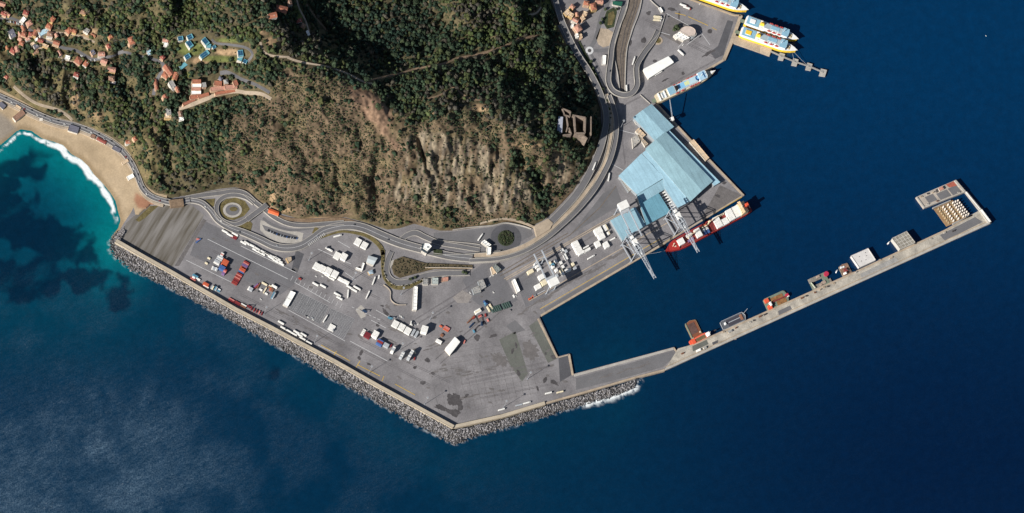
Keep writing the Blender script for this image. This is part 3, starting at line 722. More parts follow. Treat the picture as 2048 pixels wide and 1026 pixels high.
def ribbon(name, pts, w, z, m, thick=0.0, n=6, kerb=None, kw=0.8, kh=0.7, sub=True, kind='structure', centre=None, zb=None):
    """road along pixel points; z a number, a list, or a function of the pixel"""
    c = curve([p[:2] for p in pts], n) if sub else [p[:2] for p in pts]
    N = len(c); a = np.array(c, float); t = np.gradient(a, axis=0); t /= np.linalg.norm(t, axis=1)[:, None] + 1e-9
    nm = np.stack([-t[:, 1], t[:, 0]], -1)
    if callable(z): zz = np.array([z(x, y) for x, y in c])
    elif isinstance(z, (list, tuple)): zz = np.interp(np.linspace(0, 1, N), np.linspace(0, 1, len(z)), z)
    else: zz = np.full(N, float(z))
    ww = np.interp(np.linspace(0, 1, N), np.linspace(0, 1, len(w)), w) if isinstance(w, (list, tuple)) else np.full(N, float(w))
    def strip(o0, o1, up, down, mm, nme, parent=None):
        b = MB(); vs = []
        for i in range(N):
            for o, dz in ((o0, up), (o1, up), (o1, -down), (o0, -down)):
                s = o[i] if hasattr(o, '__len__') else o
                q = a[i] + nm[i] * s; zz_ = zz[i] + dz
                if zb is not None and dz == -down: zz_ = zb
                vs.append(P(q[0], q[1], zz[i])[:2] + (zz_,))
        fs = []
        for i in range(N - 1):
            k = 4 * i
            fs += [(k + 1, k, k + 4, k + 5)]
            if down > 0: fs += [(k, k + 3, k + 7, k + 4), (k + 2, k + 1, k + 5, k + 6)]
        if down > 0: fs += [(0, 1, 2, 3), (4 * N - 1, 4 * N - 2, 4 * N - 3, 4 * N - 4)]
        b.add(vs, fs); return b.build(nme, mm, parent)
    o = strip(-ww / 2, ww / 2, 0, thick, m, name)
    if kind: tag(o, kind=kind)
    if kerb:
        for s in (-1, 1):
            e = s * ww / 2
            strip(np.minimum(e, e + s * kw), np.maximum(e, e + s * kw), kh, thick + 0.2, kerb, 'parapet', o)
    if centre: strip(np.full(N, -0.3), np.full(N, 0.3), 0.06, 0, centre, 'centre_line', o)
    return o

# roads on the hill
KEY = {'grey': M_ASPH, 'pale': M_TAN, 'earth': M_EARTH}
for nm, c, w, k in HCURVES:
    ribbon(nm, c, w, lambda x, y: gz(x, y) + 0.7, KEY[k], 1.5, sub=False)
# coast road
ribbon('coast_road', COAST, 9.5, 6.6, M_ASPH, 3.0, sub=False, kerb=M_PALE, centre=M_WHITEP)
ribbon('pavement', [(x - 2, y + 9) for x, y in COAST[12:84]], 4.5, 6.2, M_TAN, 2.5, sub=False)
ribbon('pavement', [(x + 3, y - 8.5) for x, y in COAST[30:60]], 5, 6.4, M_TAN, 1.5, sub=False)

# interchange below the hill
K = M_PALE
ribbon('slip_road', [(372, 396), (400, 391), (440, 386), (468, 382), (490, 387), (510, 404), (527, 417), (548, 434), (575, 447), (605, 451), (650, 448), (688, 445)], 7.5, 5.0, M_ASPH, 2.2, kerb=K)
MAIN = [(378, 400), (402, 405), (420, 420), (436, 440), (460, 455), (490, 466), (520, 479), (548, 492), (575, 496), (602, 491), (625, 477), (650, 460), (690, 451), (725, 455), (765, 472), (800, 486), (850, 500), (900, 512), (945, 517)]
ribbon('port_road', MAIN, [9, 9, 11, 12, 13, 14, 13, 15, 16, 14, 13], 5.4, M_ASPH, 2.6, kerb=K, centre=M_WHITEP)
ribbon('ring_road', [(508, 406), (492, 395), (470, 390), (450, 393), (436, 405), (433, 421), (440, 437), (456, 446), (474, 448), (492, 440), (510, 426)], 7, 5.2, M_ASPH, 2.4, kerb=K)
sheet('ring_island', [(440, 408), (452, 398), (472, 395), (490, 402), (500, 418), (488, 432), (468, 440), (450, 438), (440, 424)], LV[2], M_GRASSY)
ring = [(465 + 19 * math.cos(t * math.pi / 12), 420 + 15 * math.sin(t * math.pi / 12)) for t in range(24)]
sheet('turning_circle', ring, G + 0.6, M_PALE, 0.6)
sheet('turning_circle', [(465 + (x - 465) * 0.74, 420 + (y - 420) * 0.74) for x, y in ring], G + 0.7, M_ASPH, 0.1)
sheet('planted_centre', [(467 + (x - 465) * 0.42, 418 + (y - 420) * 0.3) for x, y in ring], G + 1.0, M_GRASSY, 0.4)
sheet('traffic_island', [(410, 399), (430, 397), (428, 412), (424, 414)], G + 0.4, M_GRASSY, 0.4)
sheet('traffic_island', [(470, 452), (500, 442), (505, 448), (500, 467), (490, 462)], G + 0.4, M_GRASSY, 0.4)
# sunken car park with its curved wall
sheet('car_park', [(521, 440), (540, 446), (575, 458), (607, 466), (604, 482), (585, 487), (560, 485), (535, 475), (520, 460)], LV[2], M_PALE)
sheet('car_park', [(524, 449), (560, 462), (596, 472), (592, 478), (560, 473), (530, 461)], LV[3], M_ASPH)
ribbon('car_park_lane', [(526, 436), (545, 450), (580, 460), (612, 458), (640, 452)], 5, LV[3], M_ASPH)
sheet('traffic_island', [(624, 466), (630, 453), (643, 461), (632, 470)], G + 0.5, M_GRASSY, 0.5)
sheet('traffic_island', [(646, 452), (690, 446), (670, 455), (655, 458)], G + 0.5, M_GRASSY, 0.5)
lines('zebra_marking', [(616 + i * 3.1, 487 - i * 2.1, 619 + i * 3.1, 492 - i * 2.1) for i in range(11)], 1.1, 5.5, M_WHITEP)
# overpass over the sunken car park
ribbon('overpass', [(494, 439), (510, 427), (528, 414), (534, 409)], 9, 7.6, M_ASPH, 1.4, kerb=K)
ribbon('service_road', [(690, 450), (740, 463), (790, 482), (815, 470), (832, 466), (850, 474), (880, 486), (920, 493), (960, 500)], [6, 7, 8, 9, 10, 9, 8, 8, 7], 4.2, M_ASPH, 1.4, kerb=K)
ribbon('hill_verge', [(545, 428), (580, 438), (625, 441), (680, 438), (725, 449)], 6, 4.3, M_EARTH, 1.5)
ribbon('service_ramp', [(783, 503), (776, 520), (773, 540), (779, 556), (794, 565), (818, 563), (845, 553), (880, 547), (940, 546)], [8, 9, 9, 10, 11, 10, 10, 10, 9], 4.2, M_ASPH, 1.4, kerb=K)
ribbon('service_ramp', [(800, 525), (787, 523), (778, 535), (776, 548)], 7, 4.0, M_PALE, 1.2)
sheet('planted_bank', [(788, 520), (805, 513), (850, 526), (945, 530), (945, 537), (870, 537), (830, 547), (800, 555), (788, 548), (784, 535)], G + 2.2, mat('dry_bank', alb(92, 82, 62), var=.25, scale=.2, fine=.25), 2.2)
ribbon('planted_verge', [(766, 500), (766, 540), (772, 560), (790, 574), (815, 574), (832, 566), (845, 560)], [8, 6, 6, 8, 7, 8, 6], G + 1.2, M_GRASSY, 1.2)
ribbon('hedge_verge', [(640, 476), (676, 464), (700, 464), (735, 472), (760, 492), (766, 510)], [3, 4, 4, 7, 8, 8], G + 1.2, M_GRASSY, 1.2)
# customs yard and the roundabout with the clipped bush island
sheet('customs_yard', [(868, 466), (905, 463), (985, 454), (1014, 447), (1062, 458), (1066, 470), (1040, 484), (1000, 503), (950, 504), (900, 500), (865, 488)], LV[2], M_ASPH)
circ = [(1012 + 31 * math.cos(t * math.pi / 16), 476 + 28 * math.sin(t * math.pi / 16)) for t in range(32)]
sheet('roundabout_road', circ, LV[3], M_ASPHD)
sheet('roundabout_island', [(1012 + (x - 1012) * 0.53, 476 + (y - 476) * 0.56) for x, y in circ], G + 0.8, M_HEDGE, 0.8)
sheet('tunnel_roof_slab', [(1068, 452), (1096, 437), (1106, 446), (1100, 458), (1074, 474)], 10.5, M_TAN, 8)
sheet('tunnel_roof_slab', [(338, 400), (366, 397), (368, 411), (342, 414)], 10, M_EARTH, 7)
ribbon('hill_terrace_road', [(960, 447), (985, 440), (1015, 437), (1050, 446), (1070, 455)], 3.5, lambda x, y: max(gz(x, y), 6) + 1.2, M_TAN, 3)

# the corridor round the foot of the hill
ribbon('hillside_road', [(1100, 446), (1110, 436), (1132, 413), (1151, 391), (1167, 368), (1180, 344), (1192, 319), (1202, 293), (1210, 262), (1213, 240), (1211, 218), (1204, 196), (1194, 172), (1177, 141), (1151, 101), (1126, 48), (1110, -2), (1085, -90), (1070, -260)], [12, 12, 12, 12, 11, 10, 10, 10, 10, 9, 9], 9.5, M_ASPH, 6.5, kerb=M_PALE)
RAILP = [(775, 480), (850, 499), (900, 508), (950, 511), (1000, 508), (1045, 494), (1085, 470), (1118, 442), (1142, 419), (1162, 396), (1180, 372), (1195, 350), (1208, 326), (1219, 284), (1224, 244), (1221, 214), (1213, 188)]
ribbon('railway_bed', RAILP[3:], [8, 8, 7, 7, 6, 6, 5], 8.2, M_TAN, 5.2, kerb=M_PALE, kw=0.7, kh=1.0)
RV = [(940, 521), (1000, 517), (1050, 502), (1092, 477), (1126, 448), (1150, 425), (1172, 400), (1190, 376), (1205, 350), (1217, 326), (1226, 300), (1232, 268), (1232, 238), (1226, 212), (1218, 190)]
ribbon('viaduct_road', RV, [6, 6, 7, 8, 9, 9, 8, 8, 7], 9.4, M_ASPH, 6.4, kerb=M_PALE, kw=0.8, kh=1.2)
lines('railway_track', [(1008, 548, 1140, 470), (1140, 470, 1200, 415), (1200, 415, 1232, 372), (1000, 545, 1136, 466), (1220, 240, 1236, 190), (1000, 552, 1100, 500)], 1.6, LV[4], M_RAIL)
# railway cutting and roads at the top
sheet('railway_yard', [(1258, -260), (1284, -260), (1282, 0), (1262, 60), (1252, 105), (1250, 190), (1243, 192), (1238, 150), (1228, 105), (1236, 62), (1258, 0)], LV[2], M_RAIL)
ribbon('railway_wall', [(1290, -120), (1283, 2), (1264, 62), (1253, 105), (1250, 184)], 1.6, G + 2.4, M_PALE, 2.4)
ribbon('railway_wall', [(1260, -120), (1257, 0), (1237, 60), (1228, 100), (1236, 150), (1240, 186)], 1.4, G + 2.4, M_PALE, 2.4)
lines('railway_track', [(1271, -60, 1268, 10), (1268, 10, 1250, 60), (1250, 60, 1241, 110), (1241, 110, 1245, 188), (1276, -60, 1274, 8), (1274, 8, 1257, 60), (1257, 60, 1246, 110), (1246, 110, 1247, 188)], 1.4, LV[3], M_STAIN)
UL = [(1250, 8), (1242, 32), (1234, 58), (1224, 92), (1221, 119), (1217, 150), (1218, 168), (1228, 183), (1247, 190), (1264, 186), (1274, 170), (1273, 150), (1274, 130), (1288, 106), (1306, 82), (1316, 62), (1326, 30), (1322, 10), (1296, -10), (1280, -30)]
ribbon('loop_viaduct', UL[:16], 9, [3.4, 3.6, 4.4, 6, 8.6, 9.5, 10, 10, 10, 10, 9.5, 9, 7, 5, 4], M_ASPH, 1.6, kerb=M_PALE, kw=0.9, kh=1.3)
ribbon('town_road', [(1246, -30), (1240, 30), (1231, 66), (1224, 95), (1204, 101), (1182, 101)], 7, LV[3], M_ASPH, 0.1)
ribbon('town_road', [(1222, -30), (1216, 4), (1203, 30), (1196, 60), (1188, 84), (1180, 96)], 8, LV[4], M_ASPH, 0.1)
ribbon('town_road', [(1179, 103), (1196, 134), (1208, 165), (1222, 200), (1229, 240)], 5, LV[3], M_ASPH, 0.1)
sheet('town_square', [(1200, 56), (1216, 58), (1226, 64), (1222, 90), (1206, 95), (1196, 88), (1192, 76)], LV[4], M_TAN)
sheet('playing_field', [(1213, 22), (1228, 14), (1234, 24), (1228, 54), (1214, 58), (1206, 44)], LV[3], M_HEDGE)
sheet('playing_field', [(1217, 26), (1227, 22), (1230, 32), (1224, 50), (1215, 50)], LV[4], M_GRASSY)
circ2 = [(1179 + 8 * math.cos(t * math.pi / 10), 101 + 8 * math.sin(t * math.pi / 10)) for t in range(20)]
sheet('roundabout_island', circ2, LV[4] + 0.3, M_WHITEP, 0.3)
sheet('roundabout_island', [(1179 + (x - 1179) * 0.45, 101 + (y - 101) * 0.45) for x, y in circ2], LV[4] + 0.5, M_STAIN, 0.2)
sheet('roundabout_island', [(1316 + 9.5 * math.cos(t * math.pi / 10), 81 + 8.5 * math.sin(t * math.pi / 10)) for t in range(20)], LV[3] + 0.3, M_TAN, 0.3)
sheet('roundabout_island', [(1316 + 6 * math.cos(t * math.pi / 10), 81 + 5 * math.sin(t * math.pi / 10)) for t in range(20)], LV[3] + 0.6, M_GRASSY, 0.3)
sheet('car_park', [(1112, 50), (1121, 50), (1140, 88), (1124, 90), (1118, 80), (1112, 62)], 9.0, M_ASPH, 4)

ribbon('planted_verge', [(1158, 82), (1170, 108), (1181, 130), (1192, 152), (1203, 178), (1212, 204), (1218, 230), (1218, 262)], [3, 6, 7, 7, 6, 5, 5, 4], G + 1.0, M_HEDGE, 1.0)
# quay edges
def quay_edge(name, pts, w, z=G + 0.35, m=M_TAN):
    ribbon(name, pts, w, z, m, 3.0, sub=False)
quay_edge('quay_edge', [(1082, 631), (1330, 485.5)], 4)
quay_edge('quay_edge', [(1330, 485.5), (1485, 391)], 2.2)
quay_edge('quay_edge', [(1076, 637), (1113, 712), (1115, 715)], 4)
quay_edge('quay_edge', [(1117, 715), (1137, 709.5)], 2.2)
quay_edge('quay_edge', [(1138, 709), (1145, 748), (1147, 750)], 4.5)
quay_edge('quay_edge', [(1148, 751), (1347, 697)], 5, m=M_PALE)
quay_edge('quay_edge', [(1347, 695), (1356, 708)], 3)
quay_edge('quay_edge', [(1313, 207), (1384, 283.5), (1487, 391)], 4)
quay_edge('quay_edge', [(1448, 119), (1312, 202)], 4)
quay_edge('quay_edge', [(1482, 31), (1462, 86), (1448, 119)], 7)
quay_edge('quay_edge', [(1380, -1), (1402, 7), (1468, 31), (1482, 31)], 3)

# rubble slope under the breakwater blocks
TIN = [(250, 462), (240, 480), (295, 520), (345, 551), (400, 583), (471, 624), (543, 661), (580, 681), (669, 728), (758, 778.5), (831, 818), (908, 861), (1004, 839), (1090, 813), (1178, 787), (1250, 768), (1272, 758)]
def resample(pts, n):
    a = np.array(pts, float); d = np.r_[0, np.cumsum(np.linalg.norm(np.diff(a, axis=0), axis=1))]
    s = np.linspace(0, d[-1], n); return np.stack([np.interp(s, d, a[:, 0]), np.interp(s, d, a[:, 1])], -1)
# match the two edges corner for corner so that the slope does not twist
TI = np.concatenate([resample(TIN[:12], 200), resample(TIN[11:], 90)[1:]]); TO = np.concatenate([resample(TET_OUT[:15], 200), resample(TET_OUT[14:], 90)[1:]])
vs = []; NR = 5
for j in range(NR + 1):
    t = j / NR
    q = TI * (1 - t) + TO * t; z = 5.4 * (1 - t) - 1.0 * t
    vs.append(Pn(q[:, 0], q[:, 1], np.full(len(q), z)))
tag(obj('rubble_slope', npmesh('rubble_slope', np.concatenate(vs), gridfaces(len(TI), NR + 1), mat('rubble', alb(104, 100, 96), var=0.3, scale=0.25, fine=0.3))), kind='structure')
# ================================================================== BUILDINGS
BLOCK = []                              # (px, py, radius) kept free of trees
def base_at(px, py, h):
    return gz(px - 0.21 * h, py + 0.455 * h)

M_TILE = mat('terracotta_tiles', alb(160, 104, 84), var=0.16, scale=0.3, fine=0.15)
M_TILE2 = mat('orange_tiles', alb(170, 110, 86), var=0.14, scale=0.3, fine=0.15)
M_TILE3 = mat('red_tiles', alb(150, 84, 74), var=0.16, scale=0.3, fine=0.15)
M_TILE4 = mat('pink_tiles', alb(188, 140, 122), var=0.14, scale=0.3, fine=0.12)
M_TILE5 = mat('brown_tiles', alb(150, 118, 100), var=0.18, scale=0.3, fine=0.15)
M_BEIGE = mat('beige_roof', alb(214, 190, 160), var=0.12, scale=0.2, fine=0.1)
M_SLATE = mat('slate_roof', alb(112, 112, 124), var=0.12, scale=0.2, fine=0.12)
M_GREYR = mat('grey_flat_roof', alb(158, 156, 152), var=0.12, scale=0.15, fine=0.12)
M_WHITER = mat('white_roof', alb(252, 250, 244), var=0.05, scale=0.1, fine=0.05)
M_BLUER = mat('pale_blue_roof', alb(176, 206, 220), var=0.06, scale=0.15, fine=0.06)
M_WALLP = mat('pink_render', alb(216, 180, 150), var=0.1, scale=0.2)
M_WALLW = mat('white_render', alb(225, 218, 206), var=0.1, scale=0.2)
M_WALLY = mat('ochre_render', alb(214, 180, 124), var=0.1, scale=0.2)
M_WALLG = mat('grey_cladding', alb(150, 156, 160), var=0.08, scale=0.2)
M_GLASS = mat('window_glass', (0.03, 0.045, 0.06), var=0.1, rough=0.15, spec=0.6)
M_POOL = mat('turquoise_roof', alb(104, 164, 176), var=0.08, scale=0.2)
M_SOLAR = mat('blue_solar_panel', alb(46, 84, 116), var=0.12, scale=0.4, rough=0.25, spec=0.6)
RA = math.radians(-55)
M_WB = mat('blue_sheet_roof', alb(152, 188, 202), var=0.07, scale=0.035, fine=0.08, rough=0.6, stripes=(math.radians(30), 9.0, 0.10))
M_WB2 = mat('light_blue_sheet_roof', alb(166, 204, 220), var=0.07, scale=0.04, fine=0.07, rough=0.6, stripes=(math.radians(30), 14.0, 0.08))
M_WB3 = mat('grey_blue_sheet_roof', alb(148, 182, 192), var=0.09, scale=0.035, fine=0.08, rough=0.6, stripes=(math.radians(30), 11.0, 0.08))
M_WB4 = mat('teal_blue_sheet_roof', alb(112, 162, 180), var=0.08, scale=0.035, fine=0.08, rough=0.6, stripes=(math.radians(28), 8.0, 0.08))

def prism_roof(b, pts, z, kind, rh, axis):
    """roof over a four-cornered plan"""
    p = [np.array(q) for q in pts]
    c = sum(p) / 4
    p = [c + (q - c) * 1.03 + 0 for q in p]
    e_ = [np.linalg.norm(p[i] - p[(i + 1) % 4]) for i in range(4)]
    if e_[0] + e_[2] > e_[1] + e_[3]: p = p[1:] + p[:1]        # the ridge runs the long way
    m1 = (p[0] + p[1]) / 2; m2 = (p[2] + p[3]) / 2
    if kind == 'hip':
        d = m2 - m1; k = min(0.42, 0.5 * np.linalg.norm(p[1] - p[0]) / max(1, np.linalg.norm(d))); m1, m2 = m1 + d * k, m2 - d * k
    vs = [(*q, z) for q in p] + [(*m1, z + rh), (*m2, z + rh)]
    b.add(vs, [(0, 1, 4), (2, 3, 5), (1, 2, 5, 4), (3, 0, 4, 5), (3, 2, 1, 0)])

def ccw(pts):
    n = len(pts)
    s = sum(pts[i][0] * pts[(i + 1) % n][1] - pts[(i + 1) % n][0] * pts[i][1] for i in range(n))
    return pts if s > 0 else pts[::-1]

def building(name, label, cat, roof_px, h, roof='flat', rmat=None, wmat=None, rh=2.0, axis=0, base=None, group=None, extras=(), windows=True, parapet=True, rname='roof'):
    cxp = sum(p[0] for p in roof_px) / len(roof_px); cyp = sum(p[1] for p in roof_px) / len(roof_px)
    b0 = base_at(cxp, cyp, h) if base is None else base
    pts = ccw([P(x, y, b0 + h)[:2] for x, y in roof_px])
    cx = sum(p[0] for p in pts) / len(pts); cy = sum(p[1] for p in pts) / len(pts)
    t = thing(name, label, cat, (cx, cy, b0), 0, group)
    pts = [(x - cx, y - cy) for x, y in pts]
    BLOCK.append((cxp - 0.1 * h, cyp + 0.23 * h, 0.5 * max(math.hypot(x, y) for x, y in pts) * 1.2 + 2))
    w = MB(); w.prism(pts, -4 if b0 > G + 0.5 else -0.2, h); w.build('wall', wmat or M_WALLW, t)
    r = MB()
    n = len(pts); c0 = np.zeros(2)
    if roof in ('gable', 'hip') and n == 4:
        prism_roof(r, pts, h, roof, rh, axis)
    else:
        r.prism([(x * 1.01, y * 1.01) for x, y in pts], h + 0.005, h + 0.35)
        if parapet:
            for i in range(n):
                a = pts[i]; c = pts[(i + 1) % n]
                r.beam((a[0], a[1], h + 0.6), (c[0], c[1], h + 0.6), 0.4, 0.7)
    ro = r.build(rname, rmat or M_WHITER, t)
    if windows:                                       # a band of glazing on each long wall
        for i in range(n):
            a = np.array(pts[i]); c = np.array(pts[(i + 1) % n]); d = c - a; L = np.linalg.norm(d)
            if L < 5: continue
            d /= L; nn_ = np.array((d[1], -d[0]))
            if nn_ @ np.array((TX, TY)) < 0.12: continue
            nn_ = nn_ * 0.03; nf = max(1, int(h / 3.2))
            for f in range(min(nf, 3)):
                zc = (f + 0.55) * h / nf; g = MB(); q0, q1 = a + d * min(1.2, L * .15) + nn_, c - d * min(1.2, L * .15) + nn_
                g.add([(*q0, zc - 0.6), (*q1, zc - 0.6), (*q1, zc + 0.6), (*q0, zc + 0.6)], [(0, 1, 2, 3)])
                g.build('window_band', M_GLASS, t)
    for e in extras: e(t, pts, h)
    return t

def rect_px(px, py, w, l, a):
    """pixel corners of a w x l rectangle whose long side (l) points along pixel direction a (degrees, clockwise on screen)"""
    a = math.radians(a); u = (math.cos(a), math.sin(a)); v = (-u[1], u[0])
    return [(px + u[0] * i * l / 2 + v[0] * j * w / 2, py + u[1] * i * l / 2 + v[1] * j * w / 2) for i, j in ((-1, -1), (-1, 1), (1, 1), (1, -1))]

_VM = {}
def vents(nx, ny, m=None, s=1.2):
    def f(t, pts, h):
        if s not in _VM:
            b = MB(); b.box((0, 0, 0), (s, s, 0.7), 0, 0.9); b.box((0, 0, 0.7), (s * 1.2, s * 1.2, 0.2)); _VM[s] = b.mesh('roof_vent'); _VM[s].materials.append(m or M_WALLG)
        for i in range(nx):
            for j in range(ny):
                u, v = (i + 0.5) / nx, (j + 0.5) / ny
                q = [(pts[0][k] * (1 - u) + pts[1][k] * u) * (1 - v) + (pts[3][k] * (1 - u) + pts[2][k] * u) * v for k in (0, 1)]
                obj('roof_vent', _VM[s], t, (q[0], q[1], h + 0.36))
    return f
def skylights(frac, w, axis, z0, m=None):
    """long translucent strips lying on a flat roof"""
    def f(t, pts, h):
        p = [np.array(q) for q in pts]
        if axis: p = p[1:] + p[:1]
        for q in frac:
            b = MB(); a = p[0] * (1 - q) + p[1] * q; c = p[3] * (1 - q) + p[2] * q
            d = c - a; b.beam((*(a + d * 0.04), h + z0), (*(a + d * 0.96), h + z0), w, 0.2)
            b.build('skylight', m or M_WHITER, t)
    return f

# ---- the warehouses with blue roofs ---------------------------------------------
WH = 'warehouse'
building('warehouse', 'northernmost blue hall with a two-tone pitched roof beside the quay', WH, [(1303, 209), (1347, 253), (1310, 281), (1267, 235)], 11, 'gable', M_WB, M_WALLG, 2.6, 0, windows=False)
building('warehouse', 'largest grey-blue hall with a long ridge running down to the container ship', WH, [(1332, 265), (1424, 361), (1380, 401), (1292, 299)], 14, 'gable', M_WB3, M_WALLG, 3.2, 0, windows=False)
building('warehouse_canopy', 'long pale blue lean-to canopy along the quay side of the largest hall', WH, [(1337, 259), (1440, 364), (1428, 371), (1332, 266)], 9, 'flat', M_WB2, M_WALLG, windows=False, parapet=False)
building('warehouse', 'narrow pale blue hall squeezed between the largest hall and the western halls', WH, [(1285, 307), (1293, 300), (1380, 402), (1355, 415), (1329, 376), (1326, 354)], 11, 'flat', M_WB2, M_WALLG, windows=False, parapet=False)
building('warehouse', 'broad light blue square hall facing the viaduct road', WH, [(1283, 308), (1326, 356), (1274, 388), (1238, 352)], 10.5, 'gable', M_WB2, M_WALLG, 1.6, 1, windows=False, extras=())
building('warehouse', 'short light blue hall between the square hall and the trailer docks', WH, [(1275, 389), (1327, 358), (1336, 375), (1290, 402)], 9.5, 'flat', M_WB, M_WALLG, windows=False, parapet=False)
building('warehouse', 'deep teal blue hall under the yard gantry behind the container quay', WH, [(1274, 391), (1317, 386), (1341, 424), (1293, 450)], 9, 'flat', M_WB4, M_WALLG, windows=False, parapet=False)
building('warehouse', 'lighter blue western shed end beside the stacked white containers', WH, [(1221, 441), (1270, 414), (1292, 450), (1245, 481)], 8, 'flat', M_WB, M_WALLG, windows=False, parapet=False)
building('annex', 'narrow grey flat-roofed annex along the west wall of the square blue hall', 'annex', [(1238, 354), (1243, 352), (1264, 379), (1257, 384)], 5, 'flat', M_PALE, M_WALLG)
building('office_block', 'beige flat-roofed office in the notch beside the north hall', 'office', [(1271, 262), (1277, 256), (1291, 270), (1285, 275)], 7, 'flat', M_BEIGE, M_WALLW, extras=(vents(2, 3),))
building('office_block', 'long low tan shed between the office and the largest blue hall', 'office', [(1276, 270), (1283, 275), (1296, 288), (1290, 293)], 5, 'flat', M_TAN, M_WALLW, extras=(vents(1, 3),))
building('office_block', 'cream flat-roofed house with a yard on the west side of the halls', 'office', [(1264, 275), (1275, 270), (1280, 282), (1266, 296)], 6, 'flat', M_PALE, M_WALLW, extras=(vents(2, 2),))
building('kiosk', 'small pale kiosk at the north-west corner of the north blue hall', 'kiosk', [(1266, 238), (1271, 236), (1278, 246), (1273, 249)], 3.2, 'flat', M_PALE, M_WALLW)
building('quay_shed', 'long narrow white shed on the outer quay beside the blue halls', 'shed', [(1379, 284), (1387, 279), (1418, 316), (1411, 322)], 5, 'flat', M_BEIGE, M_WALLW, extras=(skylights((0.3, 0.7), 0.8, 1, 0.4, M_PALE),))
building('transit_shed', 'big white rectangular shed on the ferry quay above the blue and white ship', 'shed', [(1287, 138), (1336, 113), (1347, 125), (1298, 156)], 9, 'gable', M_WHITER, M_WALLW, 1.2, 1, windows=False)
building('toll_canopy', 'long white canopy over the truck gate lanes in mid-port', 'canopy', [(828, 573), (835, 574), (833, 620), (825, 619)], 7, 'flat', M_WHITER, M_WALLW, extras=(skylights((0.14, 0.28, 0.42, 0.57, 0.71, 0.86), 0.5, 1, 0.42, M_GREYR),))
building('storage_shed', 'large white pitched shed standing alone in the open south yard', 'shed', [(909.5, 674), (920, 684), (901, 708), (891, 696)], 10, 'gable', M_WHITER, M_WALLW, 0.8, 1, windows=False)
building('storage_shed', 'long low white shed beside the striped parking bays', 'shed', [(581, 582), (591, 586), (575, 614), (566, 609)], 4.5, 'flat', M_WHITER, M_WALLW, extras=(skylights((0.5,), 0.5, 1, 0.42, M_GREYR),))
building('storage_shed', 'slim white shed in the dark yard west of the yard gantry', 'shed', [(1024, 561), (1029.5, 558), (1040, 582), (1034, 586)], 5, 'flat', M_WHITER, M_WALLW, extras=(skylights((0.5,), 0.4, 1, 0.42, M_GREYR),))
building('workshop', 'grey-roofed workshop next to the vegetated bank below the port road', 'workshop', [(737, 511), (755, 516), (747, 530), (733, 524)], 8, 'gable', mat('grey_sheet_roof', alb(196, 204, 206), var=0.05), M_WALLW, 1.2, 0, extras=())
building('workshop', 'small blue-grey roofed hut with orange edging south of the grey workshop', 'workshop', [(736, 543), (745, 539), (747, 547), (739, 549)], 4.5, 'hip', mat('blue_grey_roof', alb(166, 184, 196)), M_WALLY, 1.2)
building('workshop', 'white L-shaped shed beside the grey workshop', 'workshop', [(712, 535), (722, 538), (725, 526), (729, 527), (724, 542), (712, 538)], 4, 'flat', M_WHITER, M_WALLW)
building('boundary_hut', 'sandy flat-roofed hut beneath the curve of the port road', 'hut', [(572, 516), (582, 514), (583, 521), (577, 525)], 5, 'flat', M_TAN, M_WALLY)
building('lodge', 'small lodge with a bright orange tiled roof at the foot of the hill', 'house', [(538, 416), (558, 424), (556, 432), (536, 425)], 5, 'gable', mat('bright_orange_tiles', alb(222, 108, 66), var=0.1), M_WALLP, 1.4, 1)
building('gate_office', 'grey flat-roofed gatehouse under the vegetated bank', 'office', [(846, 558), (856, 558), (856, 569), (846, 569)], 4.5, 'flat', M_GREYR, M_WALLW, extras=(vents(2, 2),))
building('gate_office', 'pale greenish gatehouse, second from the toll canopy', 'office', [(864, 556), (876, 556), (876, 568), (864, 568)], 5, 'flat', mat('pale_green_roof', alb(178, 186, 182)), M_WALLW, extras=(vents(2, 1),))
building('gate_office', 'reddish-trimmed small gatehouse at the end of the gate row', 'office', [(884, 556), (896, 554), (896, 561), (884, 563)], 3.5, 'flat', M_TILE4, M_WALLP)
building('customs_house', 'white flat-roofed building with a bridge wing at the roundabout yard', 'office', [(963, 484), (969, 480), (982, 490), (976, 494)], 7, 'flat', M_WHITER, M_WALLW, extras=(vents(2, 3),))
building('customs_house', 'narrow white wing touching the viaduct beside the roundabout yard', 'office', [(974, 495), (982, 495), (981, 509), (974, 509)], 9, 'flat', M_WHITER, M_WALLW)
building('port_office', 'grey-green flat-roofed office with white cars outside', 'office', [(990, 528), (1002, 539), (994, 546), (985, 535)], 6, 'flat', mat('grey_green_roof', alb(136, 142, 136)), M_WALLW, extras=(vents(2, 2),))
building('port_office', 'tapered white office annex on the west side of the grey-green office', 'office', [(981, 535), (984, 534), (992, 546), (985, 550)], 5, 'flat', M_BEIGE, M_WALLW)
building('port_office', 'dark-roofed two-part office in the middle of the port', 'office', [(956, 562), (966, 559), (972, 574), (962, 580)], 7, 'flat', M_GREYR, M_WALLG, extras=(vents(2, 2),))
building('port_office', 'grey square office with plant on the roof, west of the dark-roofed office', 'office', [(944, 577), (957, 572), (962, 584), (948, 588)], 5.5, 'flat', M_GREYR, M_WALLG, extras=(vents(2, 2),))
# control tower beside the service road
tw = building('control_tower', 'tall white control tower at the bend of the service road', 'tower', [(849, 487), (858, 488), (863, 493), (855, 502), (846, 496)], 22, 'flat', M_WHITER, M_WALLW, extras=(vents(1, 1, None, 3.0),))
b = MB(); q = [P(x, y, G + 24)[:2] for x, y in [(846, 485), (860, 486), (865, 493), (855, 504), (843, 497)]]
b.prism([(x - tw.location.x, y - tw.location.y) for x, y in q], 17, 20.5, True); b.build('viewing_gallery', M_GLASS, tw)
building('walled_tank', 'square walled tank with a dark green basin behind the tower', 'tank', [(867, 499), (884, 500), (884, 510), (867, 509)], 3, 'flat', M_HEDGE, M_PALE)
